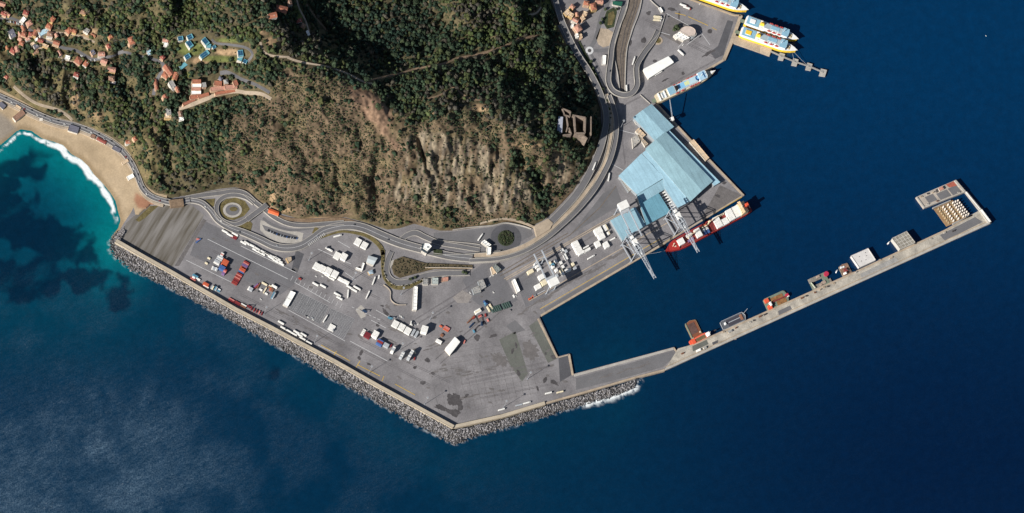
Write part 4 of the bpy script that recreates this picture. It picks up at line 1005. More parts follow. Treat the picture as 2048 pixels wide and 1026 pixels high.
# ferry terminal
building('ferry_terminal', 'ferry terminal hall with a sloping white roof', 'terminal', [(1357, 64), (1379, 76), (1367, 81), (1350, 72)], 8, 'flat', M_WHITER, M_WALLW, extras=(vents(3, 2),))
arc = [(1375 + 16 * math.cos(t), 64 + 11 * math.sin(t)) for t in [math.radians(a) for a in range(190, 375, 15)]]
building('ferry_terminal', 'curved beige pavilion of the ferry terminal', 'terminal', arc + [(1389, 70), (1376, 72), (1362, 64)], 10, 'flat', mat('rose_roof', alb(206, 190, 178)), M_WALLW)
building('ferry_terminal', 'round grey plant rooms on the seaward side of the terminal', 'terminal', [(1386 + 7 * math.cos(t * .5236), 68 + 6 * math.sin(t * .5236)) for t in range(12)], 9, 'flat', M_GREYR, M_WALLG, extras=())
building('ferry_terminal', 'small white square porch at the front of the terminal', 'terminal', [(1347, 71), (1356, 66), (1362, 74), (1353, 78)], 6, 'flat', M_WHITER, M_WALLW)
building('toll_booth', 'white hut beside the loop viaduct parking', 'hut', [(1205, 111), (1212, 111), (1211, 129), (1204, 129)], 4, 'flat', M_WHITER, M_WALLW)
building('gatehouse', 'white cabin at the corner of the ferry quay fence', 'hut', [(1317, 16), (1321, 15), (1326, 23), (1323, 26)], 3, 'flat', M_WHITER, M_WALLW)
building('green_stand', 'dark green roofed sports stand above the playing field', 'stand', [(1225, 3), (1245, 4), (1242, 13), (1225, 9)], 5, 'flat', mat('green_sheet_roof', alb(36, 96, 78)), M_WALLW)

# ---- houses -------------------------------------------------------------------------
RM = {'t': M_TILE, 'o': M_TILE2, 'r': M_TILE3, 'p': M_TILE4, 'b': M_TILE5, 'e': M_BEIGE, 's': M_SLATE, 'g': M_GREYR, 'w': M_WHITER, 'l': M_BLUER}
WM = {'p': M_WALLP, 'w': M_WALLW, 'y': M_WALLY}
RN = {'t': 'terracotta', 'o': 'orange', 'r': 'red', 'p': 'pink', 'b': 'brown', 'e': 'beige', 's': 'slate', 'g': 'grey', 'w': 'white', 'l': 'pale blue'}
def house(px, py, w, l, a, h, rk, wk, where, roof=None):
    roof = roof or ('flat' if rk in 'sgwle' else 'hip' if l < w * 1.3 else 'gable')
    def chimney(t, pts, hh):
        ro = [c for c in t.children if c.name.startswith('roof')][0]
        b = MB(); q = (np.array(pts[0]) * 0.35 + np.array(pts[2]) * 0.65); b.box((q[0], q[1], hh + 0.3), (0.9, 0.9, 2.6)); b.box((q[0], q[1], hh + 2.9), (1.2, 1.2, 0.3)); b.build('chimney', WM[wk], ro)
    size = 'small' if w * l < 70 else 'large' if w * l > 190 else ''
    shape = {'flat': 'flat-roofed', 'hip': 'hip-roofed', 'gable': 'gabled'}[roof]
    lab = ' '.join(x for x in (size, RN[rk], shape, 'house', where) if x)
    return building('house', lab, 'house', rect_px(px, py, w, l, a), h, roof, RM[rk], WM[wk], min(2.6, 0.22 * w), 1, windows=True, extras=(chimney,), parapet=roof == 'flat')
HOUSES = [
 (52, 25, 9, 11, 20, 7, 'r', 'p', 'standing alone above the village bend'), (105, 38, 9, 11, -50, 7, 'o', 'y', 'furthest up the slope behind the village'),
 (98, 52, 10, 12, 25, 7, 'o', 'p', 'just above the pale blue hall of the village'), (138, 60, 11, 13, -45, 7, 'o', 'p', 'at the west end of the terraced garden'),
 (149, 62, 8, 9, 20, 6, 'o', 'y', 'beside the terraced garden, next to a bigger orange house'), (59, 46, 10, 11, -30, 8, 'p', 'p', 'on the inside of the village bend'),
 (46, 40, 8, 11, -50, 7, 'w', 'w', 'with a bright terrace above the village bend'), (24, 67, 11, 16, 65, 6, 's', 'w', 'shaped like a big dark slab left of the village'),
 (46, 56, 6, 11, 70, 8, 'o', 'p', 'at the head of the close-packed village centre'), (48, 68, 9, 10, 20, 9, 't', 'p', 'in the heart of the village centre'),
 (39, 67, 5, 9, 60, 6, 'p', 'p', 'at the left edge of the village centre'), (61, 68, 8, 8, 10, 8, 'r', 'p', 'beside the fork in the village centre'),
 (70, 66, 8, 12, -70, 9, 't', 'y', 'tallest of the village centre roofs'), (78, 60, 7, 9, 30, 8, 'b', 'p', 'under the trees at the village fork'),
 (87, 64, 9, 19, -28, 7, 'l', 'w', 'long hall in the village'), (100, 68, 10, 12, 10, 8, 'b', 'w', 'right of the pale blue village hall'),
 (113, 70, 6, 8, 60, 6, 'p', 'p', 'at the right end of the village row'), (43, 86, 9, 10, 20, 7, 'o', 'p', 'below the village centre with a bare garden'),
 (40, 77, 6, 8, 30, 6, 'p', 'p', 'between the dark slab and the village centre'), (56, 77, 7, 9, -15, 7, 'p', 'w', 'south of the village fork'),
 (81, 81, 8, 11, 15, 7, 'r', 'y', 'on the lower village street'), (73, 79, 5, 6, -30, 6, 'w', 'w', 'squeezed into the lower village street'),
 (66, 87, 5, 10, -32, 6, 'e', 'w', 'lying along the lower garden wall'), (72, 92, 8, 9, -30, 6, 's', 'w', 'with a dark yard below the village'),
 (90, 91, 5, 14, 22, 5, 'e', 'y', 'strung along the steps below the village'), (113, 85, 9, 13, 20, 8, 't', 'p', 'where the road leaves the village'),
 (26, 101, 10, 11, 30, 8, 'r', 'p', 'in the wood below the village, left of its twin'), (34, 98, 8, 11, 75, 8, 'p', 'p', 'in the wood below the village, right of its twin'),
 (14, 95, 6, 8, 70, 5, 'o', 'y', 'tiny roof at the left edge of the wood'), (71, 103, 8, 11, -20, 5, 'b', 'y', 'half hidden in scrub south of the village'),
 (119, 106, 7, 11, 60, 6, 'p', 'w', 'below the road with a pale side terrace'), (135, 115, 7, 10, 15, 5, 'w', 'w', 'among parked cars below the village road'),
 (157, 121, 13, 14, 35, 8, 't', 'p', 'prominent below the road with a white garden wall'), (172, 127, 9, 11, -55, 7, 'o', 'w', 'next below the prominent terracotta house'),
 (203, 108, 9, 13, 0, 7, 'p', 'w', 'above the road with a green garden canopy'), (186, 105, 7, 10, 60, 7, 's', 'p', 'above the wide bend with a dark shadow'),
 (208, 122, 9, 13, 20, 8, 'p', 'p', 'at the roadside just past the wide bend'), (223, 139, 10, 16, 10, 7, 'p', 'y', 'with pale terraces in the valley'),
 (223, 157, 10, 12, 0, 8, 'b', 'p', 'lowest in the wooded valley'), (226, 165, 5, 10, 15, 4, 'w', 'w', 'small terrace block under the lowest valley house'),
 (153, 149, 9, 11, 20, 7, 'r', 'w', 'alone in the wood with a white porch'), (217, 92, 7, 9, 60, 6, 'r', 'p', 'above the road with a pale wall in front'),
 (221, 73, 8, 9, -30, 6, 'o', 'y', 'on the edge of the eastern wood'), (173, 61, 8, 11, 30, 6, 'g', 'w', 'in the middle of the terraced garden'),
 (187, 70, 6, 10, 30, 4, 't', 'y', 'at the lower end of the terraced garden'), (263, 81, 12, 15, 70, 9, 'o', 'p', 'standing between two woods above the road'),
 (331, 80, 8, 11, 5, 8, 'p', 'w', 'with two roofs west of the turquoise resort'), (332, 90, 6, 9, 15, 6, 'w', 'w', 'porch block under the two-roofed pink house'),
 (298, 104, 7, 11, 70, 6, 'l', 'w', 'above the eastern end of the village road'), (325, 114, 8, 9, 40, 7, 'r', 'p', 'beside the end of the village road'),
 (337, 140, 11, 24, 55, 9, 't', 'p', 'long spine of the manor complex'), (331, 150, 11, 13, 35, 8, 'o', 'p', 'west wing of the manor complex'),
 (351, 152, 10, 14, -70, 8, 'o', 'y', 'east wing of the manor complex'), (346, 172, 9, 22, 62, 7, 'g', 'w', 'long and low beneath the manor complex'),
 (355, 179, 6, 12, 70, 6, 't', 'p', 'at the foot of the long grey house'), (312, 169, 6, 21, 80, 6, 't', 'p', 'very long and thin beside the lane'),
 (332, 196, 9, 15, 60, 8, 't', 'p', 'in the trees below the manor'), (337, 223, 9, 12, 80, 6, 'g', 'w', 'grey half of a pair in the wood'),
 (336, 232, 8, 13, 0, 6, 'e', 'y', 'beige half of a pair in the wood'), (361, 228, 8, 11, 75, 7, 'b', 'w', 'with a white terrace on the wooded spur'),
 (363, 238, 5, 9, 10, 4, 'w', 'w', 'terrace block on the wooded spur'), (13, 153, 7, 8, 40, 6, 'r', 'p', 'alone near the left edge above the coast road'),
 (270, 277, 7, 9, 60, 6, 'o', 'p', 'upper of two beside the coast road'), (256, 284, 7, 10, -5, 6, 'o', 'w', 'lower of two beside the coast road'),
 (166, 23, 10, 12, 10, 4, 'b', 'y', 'on a bare plot high in the wood'), (5, 8, 9, 12, 20, 7, 'p', 'p', 'at the top left corner'), (8, 27, 8, 12, 25, 6, 'r', 'p', 'at the left edge above the road'),
 (14, 27, 6, 14, 32, 5, 'p', 'y', 'along the road at the left edge'),
 (563, 18, 13, 23, 14, 7, 't', 'y', 'long farmhouse on the ridge top'), (545, 31, 11, 17, -14, 7, 'o', 'w', 'lower farmhouse on the ridge top'),
 (579, 5, 9, 13, 75, 6, 'b', 'w', 'cut by the top edge above the farmhouses'), (598, 41, 8, 11, -15, 6, 'r', 'w', 'beside the ridge track with a white end'),
 (606, 51, 9, 10, 30, 6, 'b', 'y', 'middle one of the ridge track row'), (616, 66, 5, 10, 65, 4, 'w', 'w', 'last one of the ridge track row'),
 (1173, 6, 9, 11, 10, 10, 'o', 'p', 'bright roof at the top of the town'), (1187, 13, 11, 14, 75, 12, 't', 'y', 'with a pale front beside the town road'),
 (1199, 3, 9, 14, 0, 9, 'p', 'p', 'at the top edge beside the town road'), (1170, 27, 7, 8, 20, 12, 'e', 'p', 'tall block in the town shadow'),
 (1145, 13, 8, 9, 40, 9, 'p', 'y', 'top of the town terrace'), (1134, 25, 9, 11, -45, 9, 'e', 'y', 'beside the hillside road, uppermost'),
 (1142, 30, 8, 9, 30, 9, 'e', 'y', 'mid terrace with a sunny front'), (1154, 29, 6, 8, 80, 9, 'p', 'y', 'small tower house of the terrace'),
 (1151, 40, 8, 12, 30, 10, 'p', 'w', 'ornate block in the middle of the town terrace'), (1166, 36, 6, 8, 60, 11, 'e', 'p', 'pale block on the edge of the town shadow'),
 (1156, 56, 12, 14, 55, 13, 'p', 'p', 'big block at the lower end of the town'), (1145, 52, 5, 5, 0, 8, 'w', 'w', 'tiny block beside the hillside road'),
 (1154, 71, 5, 8, 75, 8, 'w', 'w', 'lowest in the town, left one'), (1162, 72, 4, 8, 75, 8, 'e', 'p', 'lowest in the town, right one'),
]
for hdat in HOUSES: house(*hdat)

# turquoise resort blocks with solar roofs
def solar(t, pts, h):
    p = [np.array(q) for q in pts]
    for u0, u1 in ((0.08, 0.46), (0.54, 0.92)):
        b = MB()
        q = [(p[0] * (1 - u) + p[1] * u) * (1 - v) + (p[3] * (1 - u) + p[2] * u) * v for u, v in ((u0, 0.1), (u1, 0.1), (u1, 0.8), (u0, 0.8))]
        b.prism([tuple(x) for x in q], h + 0.36, h + 0.65); b.build('solar_panel', M_SOLAR, t)
for px, py, w, l, a, h, lab in [(361, 77, 8, 10, -10, 5, 'small white-rimmed resort block at the upper west corner'), (380, 74, 9, 11, -25, 6, 'resort block with dark panels at the north end of the angled pair'),
    (379, 88, 9, 15, 52, 7, 'resort block with striped panels at the south end of the angled pair'), (411, 83, 9, 15, 50, 7, 'resort block under the curved wall at the top'),
    (417, 92, 8, 9, 10, 6, 'plain turquoise block below the curved wall'), (428, 94, 6, 7, -30, 5, 'smallest resort block, tucked beside the drive'), (375, 113, 9, 11, -30, 6, 'square resort block with one sunken dark panel'),
    (367, 131, 8, 17, -36, 5, 'long plain turquoise block at the lower west corner'), (409, 109, 9, 19, -36, 6, 'long resort block with two dark panels beside the terrace'),
    (481, 107, 10, 13, 82, 7, 'eastern resort block with blue striped panels'), (480, 117, 9, 9, 20, 6, 'pale greenish block joined to the eastern striped block'), (490, 123, 7, 8, 25, 5, 'white-rimmed cube at the eastern end of the resort')]:
    building('resort_block', lab, 'hotel block', rect_px(px, py, w, l, a), h, 'flat', M_POOL, M_WALLW, extras=(solar,) if 'plain' not in lab and 'pale greenish' not in lab else ())
# stepped apartments on the terrace road
for i, (px, py, w, l, a, h, k, lab) in enumerate([(393, 163, 7, 17, 0, 14, 'o', 'orange-roofed top step of the terraced flats'), (393, 171, 6, 18, 0, 11, 'w', 'upper white step of the terraced flats'), (392, 178, 6, 18, 0, 9, 'p', 'middle pink step of the terraced flats'),
    (392, 185, 6, 19, -2, 7, 'w', 'lower white step of the terraced flats'), (390, 194, 7, 20, -8, 5, 'o', 'bottom orange step of the terraced flats'), (408, 170, 8, 9, 80, 10, 'g', 'grey stair block beside the terraced flats'),
    (407, 191, 6, 22, -16, 5, 'o', 'long orange row above the terrace road, west part'), (436, 167, 9, 15, 5, 11, 'o', 'orange top floor of the east terrace flats'), (436, 177, 7, 30, -5, 8, 'p', 'pink balcony row of the east terrace flats'),
    (462, 174, 7, 24, -4, 8, 'p', 'pink balcony row at the right end of the terrace flats'), (452, 184, 5, 44, -9, 5, 'o', 'long orange row above the terrace road, east part'), (471, 166, 8, 10, 70, 10, 't', 'terracotta tower at the right end of the terrace flats'),
    (441, 157, 8, 8, 30, 9, 's', 'dark pyramid roof behind the east terrace flats'), (452, 163, 9, 9, 80, 10, 'g', 'grey pyramid roof behind the east terrace flats'), (378, 204, 5, 26, -24, 4, 't', 'thin terracotta row on the bend of the terrace road')]):
    building('apartment_block', lab, 'apartments', rect_px(px, py, w, l, a), h, 'hip' if 'pyramid' in lab else 'flat', RM[k], M_WALLP, 2.5, 1)
# beach
for px, py, w, l, a, h, k, lab in [(203, 281, 7, 20, 28, 3.5, 'r', 'red-roofed beach bar on the sand below the coast road'), (233, 298, 8, 17, 28, 3, 's', 'dark lattice beach pavilion below the coast road'), (250, 324, 6, 13, -32, 3, 'e', 'beige beach cabin with a fenced yard'),
    (261, 354, 8, 13, -28, 3.5, 'w', 'white beach cabin at the end of the sand'), (38, 231, 10, 24, -38, 4, 'b', 'brown bathing station with a jetty wall at the left beach'), (4, 211, 9, 13, 40, 4, 's', 'dark beach hut at the left edge'),
    (147, 258, 12, 20, 18, 4, 's', 'dark wooden beach restaurant beside the coast road'), (186, 273, 7, 9, 20, 3, 'b', 'small brown kiosk left of the red beach bar'), (36, 215, 6, 12, 30, 3, 'e', 'cream changing cabins above the left beach')]:
    building('beach_hut', lab, 'beach hut', rect_px(px, py, w, l, a), h, 'hip' if k == 'r' else 'flat', RM[k], M_WALLW, 1.0, 1, base=4.6)
tag(MB().use(M_WALLW).box((*P(82, 240, 4.5)[:2], 4.5), (6, 5, 2.6)).box((*P(82, 240, 4.5)[:2], 7.1), (6.6, 5.6, 0.3)).build('beach_cabin'), 'tiny white cabin on the upper beach near the road', 'beach hut')

# ruined fort on the spur
t = thing('ruined_fort', 'ruined stone fort with roofless courts on the wooded spur', 'fort', (*P(1146, 262, 48)[:2], 44))
b = MB()
def wall_line(pts, z0, z1, w):
    for (x1, y1), (x2, y2) in zip(pts, pts[1:]):
        a = P(x1, y1, z1); c = P(x2, y2, z1)
        b.beam((a[0] - t.location.x, a[1] - t.location.y, (z0 + z1) / 2 - 44), (c[0] - t.location.x, c[1] - t.location.y, (z0 + z1) / 2 - 44), w, z1 - z0)
zf = float(max(hz(x, y) for x, y in ((1130, 240), (1150, 250), (1168, 240), (1160, 262), (1122, 255)))) + 5
wall_line([(1125, 217), (1141, 223), (1140, 233), (1129, 230), (1125, 217)], 36, zf, 2.4)
wall_line([(1133, 232), (1136, 250), (1133, 262)], 36, zf, 2.2)
wall_line([(1145, 230), (1171, 235), (1170, 266), (1151, 266), (1149, 232)], 36, zf, 2.6)
wall_line([(1182, 233), (1182, 270)], 30, zf - 6, 2.2)
wall_line([(1126, 270), (1143, 268), (1138, 255)], 36, zf, 2.0)
wall_line([(1152, 267), (1166, 270), (1175, 277)], 34, zf - 4, 2.0)
b.build('wall', mat('fort_stone', alb(132, 118, 106), var=0.2, scale=0.2, fine=0.2), t)
b = MB(); zk = zf + 2 - 44
q = [P(x, y, zk + 44)[:2] for x, y in [(1117, 233), (1126, 234), (1124, 265), (1114, 263)]]
b.prism([(x - t.location.x, y - t.location.y) for x, y in q], -6, zk); b.build('keep', M_SLATE, t)
b = MB(); b.prism([(x - t.location.x, y - t.location.y) for x, y in q], zk + .02, zk + .5); b.build('keep_roof', mat('lead_roof', alb(172, 176, 188), var=0.08, scale=0.2, fine=0.1), t)
BLOCK += [(1132, 240, 14), (1160, 250, 18), (1124, 256, 12), (1182, 254, 6), (1140, 268, 10)]

# ---- breakwater wall, pier and its head ---------------------------------------------
def wall_thing(name, label, cat, pts, w, z, zb, m, extra=None):
    c = [P(x, y, z)[:2] for x, y in pts]; cx = sum(p[0] for p in c) / len(c); cy = sum(p[1] for p in c) / len(c)
    t = thing(name, label, cat, (cx, cy, 0))
    def part(nm, o0, o1, zt, zbt, mm):
        a = np.array(pts, float); tt = np.gradient(a, axis=0); tt /= np.linalg.norm(tt, axis=1)[:, None]; nmv = np.stack([-tt[:, 1], tt[:, 0]], -1)
        vs = []
        for i in range(len(a)):
            for o, zz in ((o0, zt), (o1, zt), (o1, zbt), (o0, zbt)):
                q = a[i] + nmv[i] * o; xy = P(q[0], q[1], z); vs.append((xy[0] - cx, xy[1] - cy, zz))
        b = MB(); fs = []
        for i in range(len(a) - 1):
            k = 4 * i; fs += [(k + 1, k, k + 4, k + 5), (k, k + 3, k + 7, k + 4), (k + 2, k + 1, k + 5, k + 6)]
        n = len(vs); fs += [(0, 1, 2, 3), (n - 1, n - 2, n - 3, n - 4)]
        b.add(vs, fs); return b.build(nm, mm, t)
    part('walkway', -w / 2, w / 2, z, zb, m)
    if extra: part('parapet', extra[0], extra[1], z + extra[2], z - 0.2, M_TAN)
    return t
M_SEAW = mat('seawall_concrete', alb(186, 174, 154), var=0.08, scale=0.05, fine=0.08)
wall_thing('seawall', 'long tall beige breakwater wall with a walkway on top, south-west side', 'seawall', WALL_W, 7.2, 10, 0, M_SEAW, (2.9, 3.6, 0.35))
wall_thing('seawall', 'beige breakwater wall along the south-east corner of the port', 'seawall', WALL_E, 7.0, 7, 0, M_SEAW, (2.8, 3.5, 0.35))
wall_thing('seawall', 'thin low wall on the outer edge of the short wide quay', 'seawall', [(1090, 807), (1178, 782), (1270, 755), (1329, 740)], 4.0, 5.2, 0, M_TAN, (1.2, 1.9, 0.8))
tp = thing('breakwater_pier', 'long narrow concrete breakwater pier reaching out to the caisson dock', 'pier', (*P(1640, 600, 4)[:2], 0))
def pier_part(nm, poly, z0, z1, m):
    b = MB(); b.prism([(P(x, y, z1)[0] - tp.location.x, P(x, y, z1)[1] - tp.location.y) for x, y in poly], z0, z1); return b.build(nm, m, tp)
PIERL = [(1328, 742), (1352, 697), (1381, 690), (1709, 543), (1889, 459.5), (1960, 420), (1983, 445)]
pier_part('deck', [(1356, 697), (1381, 690), (1709, 543), (1889, 459.5), (1960, 420), (1983, 446), (1640, 600), (1328, 742)], -4, 4.2, mat('pier_concrete', alb(158, 152, 142), var=0.14, scale=0.06, fine=0.15, col2=alb(188, 180, 166)))
def pier_strip(nm, o0, o1, z0, z1, m, x0=1330, x1=1980):
    # offsets measured from the seaward edge towards the harbour, in pixels
    e = lambda x: 742 - (x - 1328) * (742 - 446) / (1983 - 1328)
    return pier_part(nm, [(x0, e(x0) - o0), (x1, e(x1) - o0), (x1, e(x1) - o1), (x0, e(x0) - o1)], z0, z1, m)
pier_strip('outer_walkway', 0.3, 4.2, 4.2, 7.4, M_PALE)
pier_strip('inner_kerb', 6.6, 7.6, 4.2, 5.4, M_TAN)
pier_part('quay_edge', [(1381, 690), (1709, 543), (1889, 459.5), (1945, 428), (1946, 431), (1890, 463), (1710, 546.5), (1383, 693)], 4.2, 4.5, M_TAN)
pier_part('deck_repair', [(1384, 690), (1412, 677), (1417, 688), (1386, 703)], 4.2, 4.26, M_GREEN)
pier_part('deck_repair', [(1556, 622), (1580, 611), (1584, 618), (1558, 632)], 4.2, 4.26, M_ASPH)
pier_part('deck_repair', [(1720, 548), (1790, 514), (1800, 524), (1725, 560)], 4.2, 4.26, M_GREYR)
pier_part('deck_repair', [(1880, 470), (1950, 434), (1965, 444), (1890, 482)], 4.2, 4.26, M_ASPH)
pier_part('deck_repair', [(1424, 685), (1436, 680), (1436, 686), (1426, 691)], 4.2, 4.26, M_ASPHD)
# clutter on the pier: stacked steel, pallets, blocks -- each a thing
M_RUST = mat('rusty_steel', alb(120, 84, 66), var=0.3, scale=0.5, fine=0.2)
M_STEELD = mat('dark_steel', alb(74, 70, 72), var=0.2, scale=0.5)
def pile_mesh(kind, m):
    b = MB().use(m); r = random.Random(kind)
    if kind == 0:
        for i in range(3):
            for j in range(3 - i): b.beam((-3, -1.2 + j * 1.1 + i * .5, 0.5 + i * 0.9), (3, -1.2 + j * 1.1 + i * .5, 0.5 + i * 0.9), 0.9)
    elif kind == 1:
        for i in range(6): b.box((r.uniform(-2, 2), r.uniform(-1, 1), 0), (r.uniform(1, 2.4), r.uniform(1, 1.8), r.uniform(0.8, 1.8)), r.uniform(0, 3))
    else:
        b.box((0, 0, 0.25), (4.5, 2.4, 1.4)); b.box((0.2, 0, 1.65), (3.6, 2.0, 0.7)); b.box((0, 0, 0), (4.7, 0.5, 0.25)); b.box((-1, 0, 2.35), (1.2, 1.6, 0.6))
    return b.mesh('stack')
PM = {(k, c): pile_mesh(k, {'r': M_RUST, 'd': M_STEELD, 'c': M_PALE, 't': M_TAN}[c]) for k in (0, 1, 2) for c in 'rdct'}
PN = {0: ('pipe_stack', 'pipe stack'), 1: ('rubble_heap', 'heap of blocks'), 2: ('pallet_stack', 'pallet')}
CN = {'r': 'rusty brown', 'd': 'dark', 'c': 'pale concrete', 't': 'tan'}
for x, y, k, c, where in [(1430, 661, 2, 'd', 'beside the orange ship'), (1447, 664, 1, 't', 'just east of the orange ship'), (1457, 664, 0, 't', 'below the grey barge, west end'), (1472, 656, 2, 'r', 'below the grey barge, beside a white hut'),
    (1500, 645, 1, 'c', 'east of the grey barge'), (1508, 641, 1, 'd', 'in the gap east of the grey barge'), (1520, 633, 0, 'r', 'long dark brown row west of the orange hopper'), (1530, 629, 0, 'd', 'long row nearest the orange hopper'), (1604, 596, 0, 'r', 'between the orange hopper and the grey dredger'),
    (1613, 592, 1, 'd', 'midway between the hopper and the dredger'), (1630, 585, 1, 'r', 'west of the grey dredger'), (1640, 580, 2, 't', 'below the west corner of the dredger'), (1648, 575, 1, 't', 'below the middle of the dredger'), (1656, 573, 1, 'd', 'under the east corner of the dredger'),
    (1668, 567, 1, 't', 'east of the dredger'), (1712, 545, 2, 'c', 'below the small work barge'), (1760, 520, 1, 't', 'by the plain white caisson'), (1782, 516, 0, 't', 'yellowish row between the two caissons'), (1830, 487, 1, 'd', 'east of the gridded caisson'), (1862, 478, 1, 'c', 'near a green patch'),
    (1889, 466, 2, 'c', 'at the foot of the dock ramp'), (1907, 462, 0, 'd', 'under the dark crane'), (1470, 678, 1, 't', 'on the outer lane, west part'), (1365, 707, 0, 'r', 'at the root of the pier')]:
    nm, cat = PN[k]
    tag(obj(nm, PM[k, c], None, P(x, y, 4.3)[:2] + (4.26,), math.radians(24)), '%s %s on the pier %s' % (CN[c], cat, where), cat)
for x, y, l, lab in [(1397, 701, 9, 'white container hut on the pier opposite the orange ship'), (1460, 663, 8, 'white hut on the pier below the grey barge'), (1690, 547, 6, 'white cabin on the pier beside the small work barge'), (1410, 696, 6, 'grey-white cabin on the pier, east of the white container hut')]:
    t = thing('site_cabin', lab, 'cabin', (*P(x, y, 6)[:2], 4.26), math.radians(24))
    b = MB(); b.box((0, 0, 0), (l, 4, 2.8)); b.build('wall', M_WALLW, t); b = MB(); b.box((0, 0, 2.8), (l + .4, 4.4, 0.3)); b.box((l * .2, 0, 3.1), (1.2, 1.2, 0.6)); b.build('roof', M_WHITER if 'grey' not in lab else M_GREYR, t); b = MB(); b.box((0, -2.05, 0.1), (1, .1, 2)); b.build('door', M_STEELD, t)

# head of the pier
ph = thing('pier_head', 'detached concrete arm with dark patches at the outer end of the pier', 'pier', (*P(1880, 388, 5)[:2], 0))
def head_part(nm, poly, z0, z1, m, root=None):
    root = root or ph
    b = MB(); b.prism([(P(x, y, z1)[0] - root.location.x, P(x, y, z1)[1] - root.location.y) for x, y in poly], z0, z1); return b.build(nm, m, root)
HB = (1832, 394), (1912, 359.5), (1932, 383), (1848, 416)
def hq(u, v): return tuple((HB[0][i] * (1 - u) + HB[1][i] * u) * (1 - v) + (HB[3][i] * (1 - u) + HB[2][i] * u) * v for i in (0, 1))
head_part('deck', HB, -5, 6, mat('head_concrete', alb(178, 168, 156), var=0.14, scale=0.08, fine=0.14))
for (u0, u1, v0, v1, m) in ((0.16, 0.36, 0.26, 0.8, M_ASPH), (0.42, 0.68, 0.36, 0.9, M_ASPH), (0.71, 0.92, 0.34, 0.92, M_ASPH)):
    head_part('asphalt_panel', [hq(u0, v0), hq(u1, v0), hq(u1, v1), hq(u0, v1)], 6, 6.1, m)
head_part('red_panel', [hq(0.74, 0.03), hq(0.93, 0.03), hq(0.93, 0.4), hq(0.76, 0.3)], 6, 6.14, mat('red_oxide', alb(166, 92, 76), var=0.2, scale=0.2))
head_part('end_wall', [hq(-0.0, 0), hq(0.03, 0), hq(0.03, 1), hq(0, 1)], 6, 7.2, M_PALE)
head_part('end_wall', [hq(0.955, 0), hq(1.0, 0), hq(1.0, 1), hq(0.955, 1)], 6, 8.0, M_PALE)
head_part('kerb', [hq(0.03, 0.93), hq(0.95, 0.95), hq(0.95, 1), hq(0.03, 1)], 6, 6.8, M_PALE)
head_part('kerb', [hq(0.03, 0.0), hq(0.74, 0.0), hq(0.74, 0.05), hq(0.03, 0.05)], 6, 6.8, M_PALE)
for u, v, k, c, w in [(0.1, 0.15, 1, 't', 'at the west corner of the pier head'), (0.27, 0.13, 1, 'd', 'on the north edge of the pier head'), (0.38, 0.2, 2, 't', 'between two asphalt panels of the pier head'), (0.47, 0.2, 0, 'd', 'dark bars near the pink hut of the pier head'), (0.34, 0.9, 1, 'r', 'on the south edge of the pier head'), (0.12, 0.85, 1, 'c', 'at the southwest corner of the pier head'), (0.85, 0.88, 1, 'c', 'by the east end of the pier head'), (0.95, 0.62, 1, 't', 'under the east wall of the pier head')]:
    x, y = hq(u, v); nm, cat = PN[k]
    tag(obj(nm, PM[k, c], None, P(x, y, 6)[:2] + (6.15,), math.radians(24 if k != 0 else 110)), '%s %s %s' % (CN[c], cat, w), cat)
t = thing('site_cabin', 'pink-roofed cabin on the pier head', 'cabin', (*P(*hq(0.57, 0.2), 6)[:2], 6.15), math.radians(24))
b = MB(); b.box((0, 0, 0), (9, 6, 3.5)); b.build('wall', M_WALLW, t); b = MB(); b.box((0, 0, 3.5), (9.6, 6.6, 0.4)); b.box((2, 0, 3.9), (2, 2, 1)); b.build('roof', M_TILE4, t)
tw2 = thing('dock_wall', 'thin pale wall closing the caisson dock on its seaward side', 'seawall', (*P(1946, 400, 5)[:2], 0))
head_part('wall', [(1930, 383), (1933, 382), (1963, 418), (1959, 420)], -5, 5.5, M_PALE, tw2)
head_part('coping', [(1930.5, 383), (1932, 382.4), (1961, 418), (1960, 418.5)], 5.5, 6.0, M_WHITER, tw2)
tw3 = thing('dock_wall', 'broad white parapet at the very tip of the pier', 'seawall', (*P(1972, 432, 5)[:2], 0))
head_part('wall', [(1959, 420), (1964, 418), (1983, 443), (1977, 446)], 4.2, 8.5, M_PALE, tw3)
head_part('coping', [(1960.5, 420), (1964, 418.5), (1982, 442.5), (1979, 444)], 8.5, 9, M_WHITER, tw3)
# caisson being built in the dock
cd = thing('caisson_under_construction', 'floating tan caisson slab with rows of white-topped cells in the dock', 'caisson', (*P(1906, 424, 2)[:2], 0))
CB = (1866, 416), (1917, 394), (1945, 430), (1893, 453)
def cq(u, v): return tuple((CB[0][i] * (1 - u) + CB[1][i] * u) * (1 - v) + (CB[3][i] * (1 - u) + CB[2][i] * u) * v for i in (0, 1))
head_part('base_slab', [cq(0, 0), cq(0.76, 0), cq(0.76, 1), cq(0, 1)], -3, 1.0, mat('rusty_formwork', alb(150, 122, 90), var=0.2, scale=0.15, fine=0.2), cd)
M_CELLT = mat('cell_concrete', alb(178, 160, 128), var=0.15, scale=0.3, fine=0.15)
M_CELLW = mat('fresh_concrete', alb(240, 228, 214), var=0.06, scale=0.3)
for i in range(9):
    for j in range(7):
        u = 0.16 + i * 0.095; v = 0.12 + j * 0.125
        x, y = cq(u, v); wt = i >= 6 or i in (2, 4) and j % 1 == 0
        z1 = 4 + (2.5 if wt else 0)
        b = MB(); b.cyl((P(x, y, z1)[0] - cd.location.x, P(x, y, z1)[1] - cd.location.y, 0), 1.75, z1, 10, 1.6); b.cyl((P(x, y, z1)[0] - cd.location.x, P(x, y, z1)[1] - cd.location.y, z1), 1.5, 0.3, 10, 1.2)
        b.build('cell', M_CELLW if wt else M_CELLT, cd)
